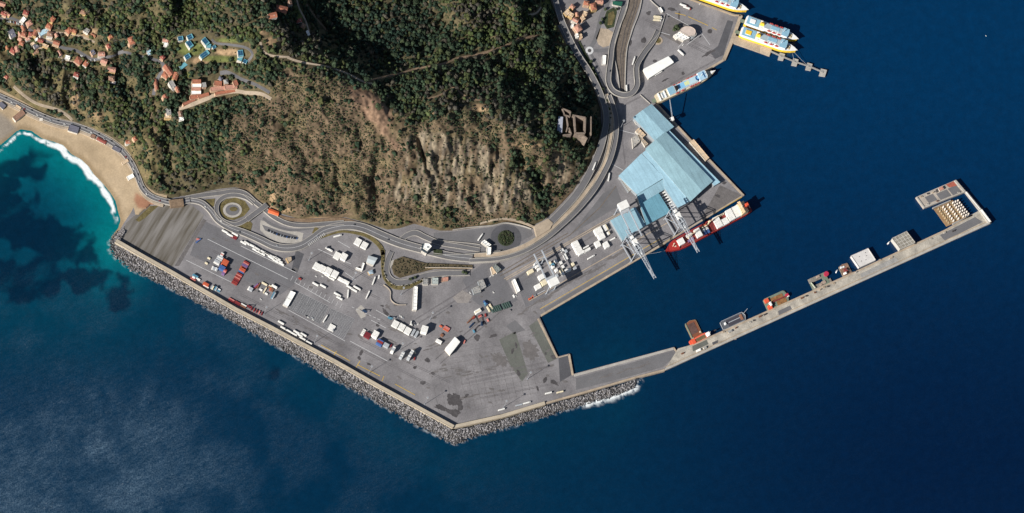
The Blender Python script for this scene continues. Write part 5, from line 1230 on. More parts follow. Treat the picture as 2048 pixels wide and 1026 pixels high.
for i in (6, 7, 8):
    u = 0.16 + i * 0.095
    head_part('cross_beam', [cq(u - 0.02, 0.08), cq(u + 0.02, 0.08), cq(u + 0.02, 0.92), cq(u - 0.02, 0.92)], 2, 3.2, M_STEELD, cd)
head_part('side_wall', [cq(0, -0.03), cq(0.7, -0.03), cq(0.7, 0.02), cq(0, 0.02)], -2, 4, M_GREYR, cd)
head_part('side_wall', [cq(0.25, 0.97), cq(1.0, 0.97), cq(1.0, 1.03), cq(0.25, 1.03)], -2, 4.5, M_GREYR, cd)
# finished caissons moored against the pier
def caisson(label, corners, z, m, cells):
    c = [P(x, y, z)[:2] for x, y in corners]; cx = sum(p[0] for p in c) / 4; cy = sum(p[1] for p in c) / 4
    t = thing('caisson', label, 'caisson', (cx, cy, 0))
    pts = ccw([(x - cx, y - cy) for x, y in c])
    b = MB(); b.prism(pts, -4, z); b.build('wall', m, t)
    b = MB()
    for i in range(4): b.beam((*pts[i], z + 0.4), (*pts[(i + 1) % 4], z + 0.4), 0.9, 0.8)
    b.build('rim', m, t)
    p = [np.array(q) for q in pts]
    def q4(u, v): return (p[0] * (1 - u) + p[1] * u) * (1 - v) + (p[3] * (1 - u) + p[2] * u) * v
    if cells:
        mm = mat('cell_floor', alb(146, 140, 128), var=0.2, scale=0.2)
        for i in range(5):
            for j in range(4):
                b = MB(); e = 0.022
                q = [q4((i + a) / 5 + s * e, (j + d) / 4 + r * e) for a, d, s, r in ((0, 0, 1, 1), (1, 0, -1, 1), (1, 1, -1, -1), (0, 1, 1, -1))]
                b.prism([tuple(v) for v in q], z, z + 0.25); b.build('cell_cover', mm, t)
    else:
        for u, v in ((0.3, 0.35), (0.55, 0.3), (0.7, 0.55), (0.35, 0.7), (0.75, 0.8)):
            b = MB(); b.box((*q4(u, v), z), (1.1, 1.1, 0.7), 0.4); b.build('bollard', M_STEELD, t)
    return t
caisson('square concrete caisson with a plain white top moored to the pier', [(1702, 512), (1736, 497), (1751, 520), (1718, 535)], 7, mat('caisson_white', alb(214, 210, 206), var=0.06, scale=0.1, fine=0.06), False)
caisson('square concrete caisson with a grid of grey cells moored to the pier', [(1784, 477), (1813, 463), (1830, 485), (1800, 498)], 11, mat('caisson_grey', alb(190, 186, 178), var=0.08, scale=0.1, fine=0.08), True)
# ferry jetty
tj = thing('ferry_jetty', 'tan concrete jetty alongside the lower yellow ferry', 'jetty', (*P(1500, 93, 3)[:2], 0))
head_part('deck', [(1468, 70), (1540, 93), (1544, 99), (1539, 112), (1520, 105), (1463, 85)], -4, 3.2, M_TAN, tj)
head_part('deck', [(1521, 92), (1543, 97.5), (1539, 111.5), (1520, 105.5)], 3.2, 3.5, mat('jetty_pad', alb(190, 172, 150), var=0.1, scale=0.1, fine=0.1), tj)
D4 = [(1563, 113), (1590, 124), (1618, 133), (1646, 145)]
pts = [(1541, 103)] + D4
for i, (x, y) in enumerate(D4):
    tdl = thing('mooring_dolphin', '%s square concrete mooring dolphin %s' % ('pale', ('nearest the jetty', 'second along the catwalk', 'third along the catwalk', 'outermost on the catwalk')[i]), 'mooring dolphin', (*P(x, y, 3)[:2], 0), 0, 'mooring dolphins')
    w_ = 5.2 if i < 3 else 6
    head_part('pile_cap', [(x - w_ + 2, y - 8), (x + w_ + 2, y - 5), (x + w_ - 2, y + 8), (x - w_ - 2, y + 6)], 0.8, 3.6, M_PALE, tdl)
    for sx_, sy_ in ((-2.5, -4), (3, -3), (2, 4), (-3.5, 3.5)):
        b = MB(); b.cyl((sx_, sy_, -4), 0.7, 5); b.build('pile', M_STEELD, tdl)
    b = MB(); b.cyl((0, 0, 3.6), 0.6, 0.9, 8, 0.8); b.build('bollard', M_STEELD, tdl)
    x0, y0 = pts[i]
    a = P(x0, y0, 3.4); c = P(x, y, 3.4); m_ = ((a[0] + c[0]) / 2, (a[1] + c[1]) / 2)
    tc = thing('catwalk', 'pale catwalk span %s' % ('joining the jetty to the first dolphin', 'between the first and second dolphins', 'between the second and third dolphins', 'reaching the outermost dolphin')[i], 'catwalk', (*m_, 3.0), 0, 'catwalk spans')
    b = MB(); b.beam((a[0] - m_[0], a[1] - m_[1], 1.0), (c[0] - m_[0], c[1] - m_[1], 1.0), 2.6, 0.4); b.build('walkway', M_PALE, tc)
    for s in (-1.2, 1.2):
        b = MB(); d = np.array((c[0] - a[0], c[1] - a[1])); d /= np.linalg.norm(d); nn_ = np.array((-d[1], d[0])) * s
        b.beam((a[0] - m_[0] + nn_[0], a[1] - m_[1] + nn_[1], 2.2), (c[0] - m_[0] + nn_[0], c[1] - m_[1] + nn_[1], 2.2), 0.15); b.build('railing', M_WALLG, tc)
# ================================================================== PORT EQUIPMENT
def paint(nm, r, g, b, **k): return mat(nm, alb(r, g, b), var=0.07, scale=0.25, rough=0.55, **k)
PW = paint('white_paint', 238, 236, 230); PG = paint('grey_paint', 176, 180, 184); PR = paint('red_paint', 150, 62, 58); PO = paint('orange_paint', 196, 98, 68)
PB = paint('blue_paint', 74, 104, 156); PT = paint('teal_paint', 86, 140, 164); PD = paint('dark_red_paint', 122, 48, 54); PP = paint('purple_paint', 128, 104, 148)
PK = paint('pink_paint', 206, 128, 118); PGR = paint('green_paint', 78, 98, 92); PBK = paint('black_rubber', 36, 36, 38); PY = paint('yellow_paint_coat', 226, 180, 70)
PC = paint('cream_paint', 232, 220, 190); PN_ = paint('navy_paint', 40, 62, 92); PSV = paint('silver_paint', 150, 154, 160); PBR = paint('brown_paint', 136, 96, 76)
PWG = paint('crane_white', 164, 170, 177)

# ---- shipping containers ------------------------------------------------------------
def container_mesh(L, m):
    b = MB().use(m); w, h = 2.44, 2.6
    b.box((0, 0, 0.12), (L - 0.3, w - 0.14, h - 0.24))
    for sx in (-1, 1):
        for sy in (-1, 1): b.box((sx * (L / 2 - 0.1), sy * (w / 2 - 0.1), 0), (0.2, 0.2, h))
        b.box((sx * (L / 2 - 0.1), 0, h - 0.2), (0.19, w - 0.4, 0.19)); b.box((sx * (L / 2 - 0.1), 0, 0.0), (0.19, w - 0.4, 0.19))
    for sy in (-1, 1):
        b.box((0, sy * (w / 2 - 0.08), h - 0.16), (L - 0.4, 0.15, 0.155)); b.box((0, sy * (w / 2 - 0.08), 0), (L - 0.4, 0.15, 0.16))
        for i in range(7): b.box((-L / 2 + 1 + i * (L - 2) / 6, sy * (w / 2 - 0.05), 0.17), (0.35, 0.06, h - 0.35))
    for i in range(6): b.box((-L / 2 + 1.2 + i * (L - 2.4) / 5, 0, h - 0.118), (0.5, w - 0.5, 0.04))
    b.use(PG)
    for y in (-0.7, -0.3, 0.3, 0.7): b.box((L / 2 - 0.02, y, 0.2), (0.08, 0.05, h - 0.4))
    return b.mesh('shipping_container')
CPAINT = {'w': PW, 'g': PG, 'r': PR, 'o': PO, 'b': PB, 't': PT, 'd': PD, 'p': PP, 'k': PK, 'c': PC, 'n': PN_, 'v': PGR, 'z': PBR, 's': PSV}
CNAME = {'w': 'white', 'g': 'grey', 'r': 'red', 'o': 'orange', 'b': 'blue', 't': 'teal', 'd': 'dark red', 'p': 'purple', 'k': 'pink', 'c': 'cream', 'n': 'navy', 'v': 'dark green', 'z': 'brown', 's': 'silver'}
CM = {}
CLIST = []
def cmesh(k, L):
    if (k, L) not in CM: CM[k, L] = container_mesh(L, CPAINT[k])
    return CM[k, L]
def block(cx, cy, cols, tiers, a, where, L=12.2, pitch=2.5, z0=G, ends=1):
    """a block of containers; cols is a string of colour keys side by side (space = gap), tiers a number or list;
    (cx, cy) is where the middle of its top shows in the photograph; a is the pixel heading of the long side"""
    n = len(cols); tl = tiers if isinstance(tiers, (list, tuple)) else [tiers] * n
    th = ang(math.cos(math.radians(a)), math.sin(math.radians(a)))
    top = max(tl) * 2.6
    X, Y, _ = P(cx, cy, z0 + top)
    ux, uy = math.cos(th), math.sin(th)
    for e in range(ends):
        eo = (e - (ends - 1) / 2) * (L + 0.4)
        for i in range(n):
            if cols[i] == ' ': continue
            off = (i - (n - 1) / 2) * pitch
            for t in range(tl[i]):
                jx = random.uniform(-0.12, 0.12)
                CLIST.append(dict(k=cols[i], L=L, loc=(X + uy * off + ux * (eo + jx), Y - ux * off + uy * (eo + jx), z0 + 0.2 + t * 2.61), rot=th, where=where, pr=(tl[i] - 1 - t), area=L))
V = 119; U = 29
block(716, 483, 'wwwww', 2, V, 'in the western of two blocks under the port road curve'); block(729, 490, 'wwwww', 2, V, 'in the eastern of two blocks under the port road curve')
block(674.5, 510.5, 'wwwww', 2, V, 'in the lower left of the pair in the upper yard'); block(688, 512.5, 'wwwww', 3, V, 'in the taller right of the pair in the upper yard')
block(633.5, 532, 'wwwww', 2, V, 'in the first block of the long white row'); block(645, 537, 'wwwww', 2, V, 'in the second block of the long white row')
block(657.5, 541.5, 'wwwww', 3, V, 'in the third, taller block of the long white row'); block(670, 547.5, 'wwwww', 3, V, 'in the fourth, taller block of the long white row')
block(682, 558, 'ww', 2, U, 'lying lengthwise at the east end of the long white row'); block(693, 563.5, 'ww', 2, U, 'lying lengthwise past the end of the long white row')
block(791, 647.5, 'wwwww', 2, V, 'in the first block of the south-yard row'); block(803.7, 653.7, 'wwwww', 2, V, 'in the second block of the south-yard row')
block(815.7, 661, 'wwwww', 2, V, 'in the third block of the south-yard row'); block(830, 666, 'gg gg', 2, V, 'in the grey block ending the south-yard row')
block(849.5, 657.5, 'wwwww', 5, 107, 'in the tall slanting block beside the south-yard row', L=16 if False else 12.2)
block(751, 668, 'wwwww', 3, U, 'in the block rising above the dark red stack')
block(735, 670, 'dddd', 2, U, 'in the dark red stack of the south yard'); block(726.6, 664.5, 'wwww', 1, U, 'in the short white bars left of the dark red stack', L=6.1, pitch=3.4)
block(760, 684, 'brrb', 3, U, 'in the red and blue stack of the south yard'); block(772, 689.5, 'ggg', 2, U, 'in the grey stack beside the red and blue one'); block(781, 690.5, 'd ', 1, V, 'standing alone after the grey stack', L=6.1)
block(786.6, 698.5, 'wggw', 4, U, 'in the westernmost of three tall narrow stacks', L=6.1, pitch=2.6); block(804.5, 709, 'gwgwg', 4, U, 'in the middle of three tall narrow stacks', L=6.1); block(821.5, 708, 'wgwggwg', 5, U, 'in the tallest of three narrow stacks', L=6.1)
block(829, 716.5, 'r', 1, 100, 'at the foot of the tallest narrow stack', L=6.1)
block(444, 509, 'wkw', 2, U, 'at the head of the mixed stack in the west yard', L=6.1); block(440, 515.5, 'gwg', 2, U, 'second row of the mixed stack in the west yard'); block(434, 524, 'ggw', 1, U, 'third row of the mixed stack in the west yard'); block(429.5, 537, 'gwggw', 1, 112, 'in the grey cluster left of the blue stack', L=6.1)
block(450.5, 524, 'oooo', 3, U, 'in the orange part of the mixed west stack'); block(444.5, 535, 'bbb', 3, U, 'in the blue part of the mixed west stack'); block(450.5, 541, 'rk', 3, U, 'at the red tail of the mixed west stack', L=6.1); block(447, 546, 'pp', 2, U, 'at the purple tail of the mixed west stack', L=6.1)
for i, k in enumerate(' rkppooob rkrkrdrr'):
    if k != ' ': block(495 - i * 1.55, 522 + i * 2.62, k, 1 if i not in (6, 7) else 2, U, 'in the diagonal row of the west yard')
block(395, 557, 'w', 1, U, 'by the wall at the west end of the quay road'); block(388, 553, 'tw', 2, U, 'teal and white pair by the sea wall', L=6.1); block(391, 551, 't', 2, U, 'by the sea wall near the grey field'); block(386, 558, 'rk', 1, U, 'beside the sea wall, under the teal one')
block(412, 568, 'oo', 2, U, 'by the sea wall, halfway to the workshop lot'); block(412, 573, 'w', 1, U, 'directly on the sea wall road below the orange pair'); block(425, 574, 'cg', 2, V, 'in the grey cluster by the sea wall', L=6.1); block(432, 576, 'gt', 2, V, 'in the grey and teal cluster by the sea wall', L=6.1); block(438, 580, 'wt', 1, U, 'at the end of the cluster by the sea wall', L=6.1)
block(463, 600, 'kd', 1, U, 'in the long red line by the sea wall'); block(475, 606, 'rd', 1, U, 'in the second part of the red line by the sea wall'); block(487, 611, 'wz', 1, U, 'at the end of the red line by the sea wall')
for i, k in enumerate('drdkd'): block(503 + i * 5.2, 617 + i * 2.4, k, 1, 112, 'in the row of short dark red units by the sea wall', L=6.1)
# workshop lot of the west yard
block(549, 572, 'w', 2, U, 'longest one on the north side of the workshop lot'); block(529, 567, 'c', 1, U, 'cream unit at the north corner of the workshop lot'); block(540, 573, 'cz', 1, U, 'in the middle of the workshop lot', L=6.1)
block(530, 580, 'c', 1, V, 'crossways in the workshop lot'); block(547, 590, 'gt', 2, V, 'pale pair on the east side of the workshop lot'); block(522, 579, 'w', 1, U, 'tiny one inside the workshop lot', L=6.1); block(533, 587, 'w', 1, U, 'tiny one on the south side of the workshop lot', L=6.1)
block(501, 577, 'gggw', 2, V, 'in the grey heap west of the workshop lot', L=6.1); block(512, 572, 'rp', 1, 140, 'red one leaning across the workshop lot'); block(543, 579, 'zzo', 1, V, 'rust brown ones filling the workshop lot', L=6.1); block(517, 571, 'z', 1, V, 'rust brown one at the west end of the workshop lot')
# yards by the container quay
block(1151.5, 488, 'wwwww', 3, 62, 'in the tall western block beside the yard gantry', ends=1); block(1157.5, 499, 'wwwww', 3, 62, 'in the tall western block, lower half, beside the yard gantry', ends=1)
block(1163, 505, 'ww', 3, -28, 'in the long low bar joined to the western block', ends=1); block(1174, 497, 'w ww', 3, -28, 'in the square ring east of the western block')
block(1197, 461, 'wwwwww', 3, 62, 'in the big block against the blue shed, upper half'); block(1203, 472, 'wwwww', 3, 62, 'in the big block against the blue shed, lower half'); block(1195.5, 488, 'wwww', 2, 62, 'in the square block south of the big one')
block(1212.5, 489.5, 'wwww', 2, 62, 'in the block nearest the shed corner, south part'); block(1211, 455, 'cww', 2, 62, 'in the small block behind the shed corner'); block(1217, 466, 'cw', 2, 62, 'in the pair behind the shed corner', L=6.1); block(1225, 478, 'w', 1, -28, 'single one on the shed corner')
block(1061, 543, 'ccc', 2, -28, 'in the small cream block west of the yard gantry'); block(1073, 530, 'wwww', 3, -28, 'in the block under the west beam of the gantry', L=6.1); block(1078, 538, 'ww', 2, -28, 'between two blocks under the west beam of the gantry', L=6.1)
block(1084, 553, 'wwww', 3, -28, 'in the middle block under the gantry', L=12.2); block(1089, 564.5, 'cccc', 3, -28, 'in the lower block under the gantry', L=12.2); block(1076, 573, 'wwww', 2, -28, 'in the block at the south-west foot of the gantry')
for x, y, k, a, w in [(1112, 522, 'w', 62, 'in the gantry shadow, topmost'), (1122, 525, 'w', 62, 'in the gantry shadow, upper right'), (1106, 529, 't', 62, 'in the gantry shadow, teal one'), (1113, 540, 'w', 62, 'in the gantry shadow, centre left'), (1126, 533, 'w', 62, 'in the gantry shadow, centre right'),
    (1123, 541, 'c', 62, 'in the gantry shadow, cream one'), (1126, 547, 'w', 62, 'in the gantry shadow, lower right'), (1114, 551, 'g', 62, 'in the gantry shadow, grey lower one'), (1133, 541, 'w', 62, 'at the east rim of the gantry shadow'), (1139, 539, 'w', -28, 'outermost at the east rim of the gantry shadow'),
    (1125, 500, 'w', 62, 'northernmost by the gantry shadow'), (1132, 502, 'g', 62, 'grey one north of the gantry shadow'), (1130, 510, 'w', 62, 'in the slanting line north of the gantry shadow, first'), (1133, 516, 'w', 62, 'in the slanting line north of the gantry shadow, last'), (1106, 533, 'w', 62, 'beside the east beam of the gantry'), (1100, 526, 'c', 62, 'under the upper end of the east beam'), (1146, 528, 'c', 62, 'alone between the gantry and the white trailer'), (1150, 536, 'g', -28, 'alone south of the cream one near the gantry')]:
    block(x, y, k * 2, 2, a, w, L=6.1)
block(878, 682, 'ww', 2, U, 'in the low block beside the large white shed'); block(893, 657, 'kko', 1, U, 'in the salmon row of the repair plot'); block(882, 652, 'o', 1, U, 'orange one heading the repair plot', L=6.1); block(884, 670, 'yy'.replace('y', 'z'), 1, 40, 'mustard brown heap of the repair plot', L=6.1)
block(929, 683, 'k', 1, 110, 'small pink one beside the large white shed', L=6.1); block(758, 553, 'w', 1, 100, 'small white one near the hill bank', L=6.1)
for i in range(5): block(984 + i * 4.0, 619.5 - i * 1.2, 'v', 1, 62, 'in the long dark green row, western half')
for i in range(4): block(1007 + i * 4.0, 612.5 - i * 1.4, 'v', 1, 62, 'in the long dark green row, eastern half')
block(977, 618, 'c', 1, 62, 'tan flat one beside the green row'); block(982, 613, 'c', 1, 62, 'cream one at the head of the green row'); block(976, 640, 'k', 1, 62, 'pink one under the green row', L=6.1)
block(956, 622, 'wcw', 2, -30, 'in the slanting white pile west of the green row'); block(960, 632, 'rk', 1, -30, 'red and pink ones below the slanting white pile', L=6.1); block(939, 641, 'z', 1, -45, 'brown bar at the tail of the scrap row'); block(947, 634, 'zr', 1, -45, 'rust bar in the scrap row', L=6.1)
block(971, 607, 't', 2, 62, 'light blue one beside the blue lifting truck', L=6.1); block(948, 662, 't', 1, 60, 'teal one by the dark open frames', L=6.1); block(943, 650, 'n', 1, -48, 'thin navy one lying near the scrap row'); block(971, 630, 'r', 1, 80, 'bright red one in the scrap row', L=6.1)
block(1028, 592, 'w', 1, 60, 'small white one in the dark yard', L=6.1); block(397, 481, 'b', 1, -38, 'single blue one lying across the upper west yard'); block(396, 478, 'k', 1, 10, 'small pink one beside the single blue one', L=6.1)
block(468, 474, 'rd', 1, U, 'red pair beneath the port road'); block(418, 516, 'c', 1, U, 'small cream one, upper of two in the open west yard', L=6.1); block(413, 526, 'c', 1, U, 'small cream one, lower of two in the open west yard', L=6.1); block(600, 557, 'r', 1, U, 'lone red one at the head of the truck bays', L=6.1)
block(830, 704, 'c', 1, 60, 'lone cream one behind the tallest narrow stacks', L=6.1)
block(663.5, 655, 'wwwww', 1, V, 'in the white square among the striped bays')
def flush_containers():
    CL = sorted(CLIST, key=lambda c: (c['pr'], -c['area'])); n = 0
    for c in CL[:300]:
        lab = '%s %scontainer %s' % (CNAME[c['k']], '' if c['L'] > 8 else 'short ', c['where'])
        pos = '' if True else ''
        o = obj('shipping_container', cmesh(c['k'], c['L']), None, c['loc'], c['rot'])
        tag(o, lab, 'container', 'shipping containers ' + c['where'])
    rest = CL[300:]
    if rest:
        b = MB()
        for c in rest:
            b.use(CPAINT[c['k']]); x, y, z = c['loc']; b.box((x, y, z), (c['L'], 2.44, 2.58), c['rot'])
        tag(b.build('stacked_containers'), 'remaining mixed containers, mostly beneath the topmost ones', 'container', kind='stuff')
    print('containers', len(CL), sum(c['pr'] == 0 for c in CL))

# ---- vehicles ---------------------------------------------------------------------------
def truck_proto(cab, boxm):
    t = thing('semi_truck' if cab else 'semi_trailer', 'x', 'truck' if cab else 'trailer')
    b = MB(); b.box((0, 0, 1.15), (13.4, 2.5, 2.75)); b.box((0, 0, 3.9), (13.2, 2.3, 0.06))
    for i in range(6): b.box((-5.6 + i * 2.24, 0, 3.96), (0.12, 2.3, 0.05))
    b.build('trailer_box', boxm, t)
    b = MB(); b.box((0, 0, 0.8), (13.2, 1.0, 0.34)); b.box((2.6, 0, 0.2), (0.3, 1.8, 0.6)); b.build('chassis', PBK, t)
    for x in (-5.4, -4.1, -2.8):
        b = MB()
        b.beam((x, -1.25, 0.5), (x, 1.25, 0.5), 0.5)
        for s in (-1, 1): b.beam((x, s * 0.85, 0.5), (x, s * 1.25, 0.5), 1.0)
        b.build('axle', PBK, t)
    if cab:
        b = MB(); b.box((8.1, 0, 0.9), (2.2, 2.4, 2.5), 0, 0.94); b.box((9.0, 0, 0.5), (0.8, 2.4, 1.4)); c = b.build('cab', cab, t)
        b = MB(); b.box((9.12, 0, 2.0), (0.12, 2.1, 0.9)); b.build('windscreen', M_GLASS, c)
        for x in (6.9, 8.4):
            b = MB(); b.beam((x, -1.25, 0.5), (x, 1.25, 0.5), 0.5)
            for s in (-1, 1): b.beam((x, s * 0.85, 0.5), (x, s * 1.25, 0.5), 1.0)
            b.build('axle', PBK, t)
    return t
USED = {}
def place(key, make, x, y, a, label, group, z=G, hh=3.0):
    th = ang(math.cos(math.radians(a)), math.sin(math.radians(a)))
    p = P(x, y, z + hh)[:2] + (z + 0.1,)
    if key not in USED:
        r = make(); USED[key] = r; r.location = p; r.rotation_euler = (0, 0, th); r['label'] = label
        if group: r['group'] = group
        return r
    return dup(USED[key], p, th, label, group)
def trailer(x, y, a, label, group=None, k='w', z=G): return place('tl' + k, lambda: truck_proto(None, CPAINT[k]), x, y, a, label, group, z)
def truck(x, y, a, label, group=None, k='w', c='w', z=G): return place('tr' + k + c, lambda: truck_proto(CPAINT[c], CPAINT[k]), x, y, a, label, group, z)
for x, y in [(487, 485.5), (494, 486), (504, 491), (514, 497), (511, 500), (517.5, 503), (527, 504), (524, 507), (534, 507.5), (539, 510), (542, 515), (550, 515.5), (552, 522), (555, 517), (559, 522.5), (562, 527)]:
    trailer(x, y, U + RNG.uniform(-3, 3), 'white trailer in the dense line parked below the curving port road', 'white trailers below the port road')
for i, (x, y) in enumerate([(567, 656), (576, 661), (588, 668), (605, 677), (618, 685), (562, 645)]):
    trailer(x, y, U, 'white trailer parked along the foot of the sea wall', 'white trailers along the sea wall')
for x, y in [(593, 664), (599, 670), (607, 669)]: trailer(x, y, U, 'white trailer in the second row off the sea wall', 'white trailers in the second row off the sea wall')
for x, y in [(639, 541), (648, 546), (656, 552), (663, 557)]: trailer(x, y, U, 'white trailer lined up in front of the long white container row', 'white trailers before the container row')
truck(713, 575, U, 'white truck with a black shadow parked beyond the long white container row', None); trailer(699, 574, U, 'white trailer at the tail of the long white container row'); trailer(708, 580, U, 'white trailer just below the truck beyond the container row')
truck(657, 498, U, 'single white truck alone in the upper yard'); truck(650, 638, -58, 'white truck standing upright in the striped bays'); trailer(679, 596, U, 'white trailer beside the brown truck bays'); truck(674, 588, U, 'short white truck above the brown truck bays'); truck(674, 472, -15, 'white van-like truck under the port road curve')
truck(1181, 515, -30, 'white truck beside the container quay between block and gantry'); truck(1267, 122, -72, 'white articulated truck in the strip beside the loop viaduct'); truck(1253, 177, 88, 'white articulated truck at the bottom of the loop viaduct'); truck(1217.5, 355, -80, 'white bus-like truck on the road beside the viaduct'); truck(1188, 333, -68, 'white coach on the hillside road', z=9.5)
for i in range(8): trailer(1326 + i * 3.4, 386 + i * 4.9, -27, 'white trailer backed into the dark dock slot between the blue halls', 'white trailers in the dock slot')
truck(1316, 147, -30, 'slim white truck along the foot of the white quay shed'); truck(1361, 104, 42, 'white truck near the pinkish kerb on the ferry quay'); 
for x, y, w in [(1366, 10, 'upper one of two red and white trucks on the ferry quay'), (1373, 15, 'lower one of two red and white trucks on the ferry quay')]: truck(x, y, 20, w, None, 'w', 'r')
for i, (x, y) in enumerate([(1314, 33), (1315, 36), (1313, 40)]): truck(x, y, 4, ('yellow truck, upper one beside the ferry quay fence', 'yellow truck, middle one beside the ferry quay fence', 'white truck under two yellow trucks by the ferry quay fence')[i], None, 'wwc'[i] if i == 2 else 'c', 'w')
truck(960, 475, -55, 'white truck in the customs yard'); trailer(470, 468, U, 'short white trailer beside the red pair under the port road'); trailer(460, 470, U, 'white trailer, western of two under the port road'); trailer(450, 463, U, 'white trailer at the west start of the line under the port road')
truck(736, 588, 115, 'white truck on the bare plot below the hill bank'); truck(748, 560, 110, 'white truck parked by the bank, lower right of the workshop'); truck(696, 586, 95, 'white lorry left of the bare plot', None)
trailer(1097, 786, -14, 'white trailer by the south-east sea wall near the cabin group'); trailer(1003, 819, -16, 'white trailer by the south-east sea wall at the pole'); truck(1052, 806, -15, 'white truck near the bend of the south-east sea wall'); trailer(1120, 784, -14, 'cream trailer on the short quay road', None, 'c'); trailer(1038, 810, -15, 'grey trailer by the south-east sea wall', None, 'g')

def car_mesh(m):
    b = MB().use(m)
    pr = [(-2.1, 0.3), (-2.1, 0.85), (-1.2, 0.95), (0.9, 0.95), (2.0, 0.75), (2.1, 0.3)]
    n = len(pr); vs = [(x, s * 0.86, z) for s in (-1, 1) for x, z in pr]
    b.add(vs, [tuple(range(n)), tuple(range(2 * n - 1, n - 1, -1))] + [(i + n, (i + 1) % n + n, (i + 1) % n, i) for i in range(n)])
    b.box((-0.35, 0, 1.38), (1.5, 1.3, 0.07))
    b.use(M_GLASS).box((-0.3, 0, 0.94), (2.4, 1.56, 0.44), 0, 0.76)
    b.use(PBK)
    for x in (-1.35, 1.35):
        for s in (-1, 1): b.beam((x, s * 0.7, 0.32), (x, s * 0.9, 0.32), 0.62)
    return b.mesh('car')
CARM = {k: car_mesh(CPAINT[k]) for k in 'wgsrbn'}
CARN = {'w': 'white', 'g': 'light grey', 's': 'silver', 'r': 'red', 'b': 'blue', 'n': 'dark'}
CARM['n'] = car_mesh(paint('dark_car_paint', 52, 54, 60))
def car(x, y, a, k, where, group, z=G):
    o = obj('car', CARM[k], None, P(x, y, z)[:2] + (z + 0.05,), ang(math.cos(math.radians(a)), math.sin(math.radians(a))))
    return tag(o, '%s car %s' % (CARN[k], where), 'car', '%s cars %s' % (CARN[k], group))
def along(pts, lst, where, group, z):
    a = np.array(pts)
    d = np.r_[0, np.cumsum(np.linalg.norm(np.diff(a, axis=0), axis=1))]
    for s, off, k in lst:
        s = s * d[-1]; x = np.interp(s, d, a[:, 0]); y = np.interp(s, d, a[:, 1]); x2 = np.interp(s + 2, d, a[:, 0]); y2 = np.interp(s + 2, d, a[:, 1])
        L_ = math.hypot(x2 - x, y2 - y) + 1e-6; nx, ny = -(y2 - y) / L_, (x2 - x) / L_
        car(x + nx * off, y + ny * off, math.degrees(math.atan2(y2 - y, x2 - x)), k, where, group, z)
cl = [p[:2] for p in COAST if p[0] > -5]
along(cl, [(0.03 + i * 0.031, (2.2 if i % 2 else -2.2), 'nwsgnwnr'[i * 5 % 8]) for i in range(31)], 'driving on the coast road above the beach', 'on the coast road', 6.65)
mn = [p[:2] for p in curve(MAIN, 6)]
along(mn, [(0.06, 2.2, 'w'), (0.13, -2.4, 'w'), (0.2, 2, 'n'), (0.33, -2.5, 'g'), (0.47, 2.5, 's'), (0.6, -2.4, 'n'), (0.72, 2, 'n'), (0.83, -2, 'w')], 'driving on the port road under the hill', 'on the port road', 5.45)
for i in range(24):
    f = i / 23; car(536 + 58 * f, 461 + 16 * f - 3 * math.sin(3.14 * f) * -1, 118, 'nngnsnnb'[i % 8], 'parked in the single row of the sunken car park', 'in the sunken car park', G + 0.2)
along([p[:2] for p in curve([(1216, 157), (1217, 150), (1221, 119)], 4)], [(0.4, 2, 'n')], 'on the loop viaduct', 'on the loop viaduct', 10.1)
for x, y, a, k in [(981, 553, -40, 'w'), (987, 551, -40, 'w'), (965, 578, -40, 'w'), (969, 574, -40, 'n'), (972, 573, -40, 'w'), (978, 570, -40, 'w'), (940, 586, 60, 'w')]: car(x, y, a, k, 'parked outside the dark-roofed offices mid-port', 'outside the mid-port offices')
for i, (x, y) in enumerate([(800, 632), (803, 634), (806, 636), (796, 637), (790, 636), (822, 648), (826, 651), (830, 649), (836, 648)]): car(x, y, 75 + i * 3, 'wwgswwng'[i % 8], 'in the shadow behind the south-yard container row', 'behind the south-yard row')
for i, (x, y) in enumerate([(1209, 200), (1213, 204), (1215, 213), (1218, 222), (1219, 233), (1218, 246), (1217, 258), (1216, 266)]): car(x, y, 100, 'snwgnsnw'[i], 'parked under the trees beside the viaduct', 'beside the viaduct trees', G + 0.2)
for i in range(14): car(4 + i * 3.3, 41 + (i * 0.55 if i < 8 else i * 1.1 - 4), 80, 'wsnwgwnsrwgnws'[i], 'parked in the village lot on the left', 'in the village lot', gz(4 + i * 3.3, 44) + 0.9)
for x, y, k in [(162, 112, 'w'), (165, 113, 'w'), (168, 114, 'g'), (181, 121, 'w'), (189, 121, 'w'), (186, 121, 'n')]: car(x, y, 60, k, 'parked at the wide bend of the village road', 'at the village bend', gz(x, y) + 0.9)
for x, y, k in [(1380, 82, 'n'), (1384, 80, 'n'), (1366, 90, 'w'), (1400, 74, 'n'), (1400, 8, 'w'), (1306, 88, 'w'), (1303, 94, 'n'), (1337, 33, 'n')]: car(x, y, -40, k, 'parked around the ferry terminal', 'around the ferry terminal')
for x, y, k in [(522, 599, 'w'), (517, 583, 'n'), (1032, 592, 'w'), (987, 585, 'w'), (1022, 620, 'n')]: car(x, y, 40, k, 'left on the open port yard', 'on the open port yard')
for x, y, k in [(616, 635, 'w'), (613, 632, 'n'), (626, 640, 'w'), (625, 636, 'g')]: car(x, y, 30, k, 'parked inside the striped bays', 'in the striped bays')
for x, y, k in [(632, 553, 'w'), (645, 553, 'w'), (631, 568, 'w'), (646, 572, 'w')]: trailer(x, y, U, 'white tractor-trailer standing by the brown truck bays', 'white trailers by the truck bays') if y > 560 else car(x, y, U, k, 'left before the container row', 'before the container row')

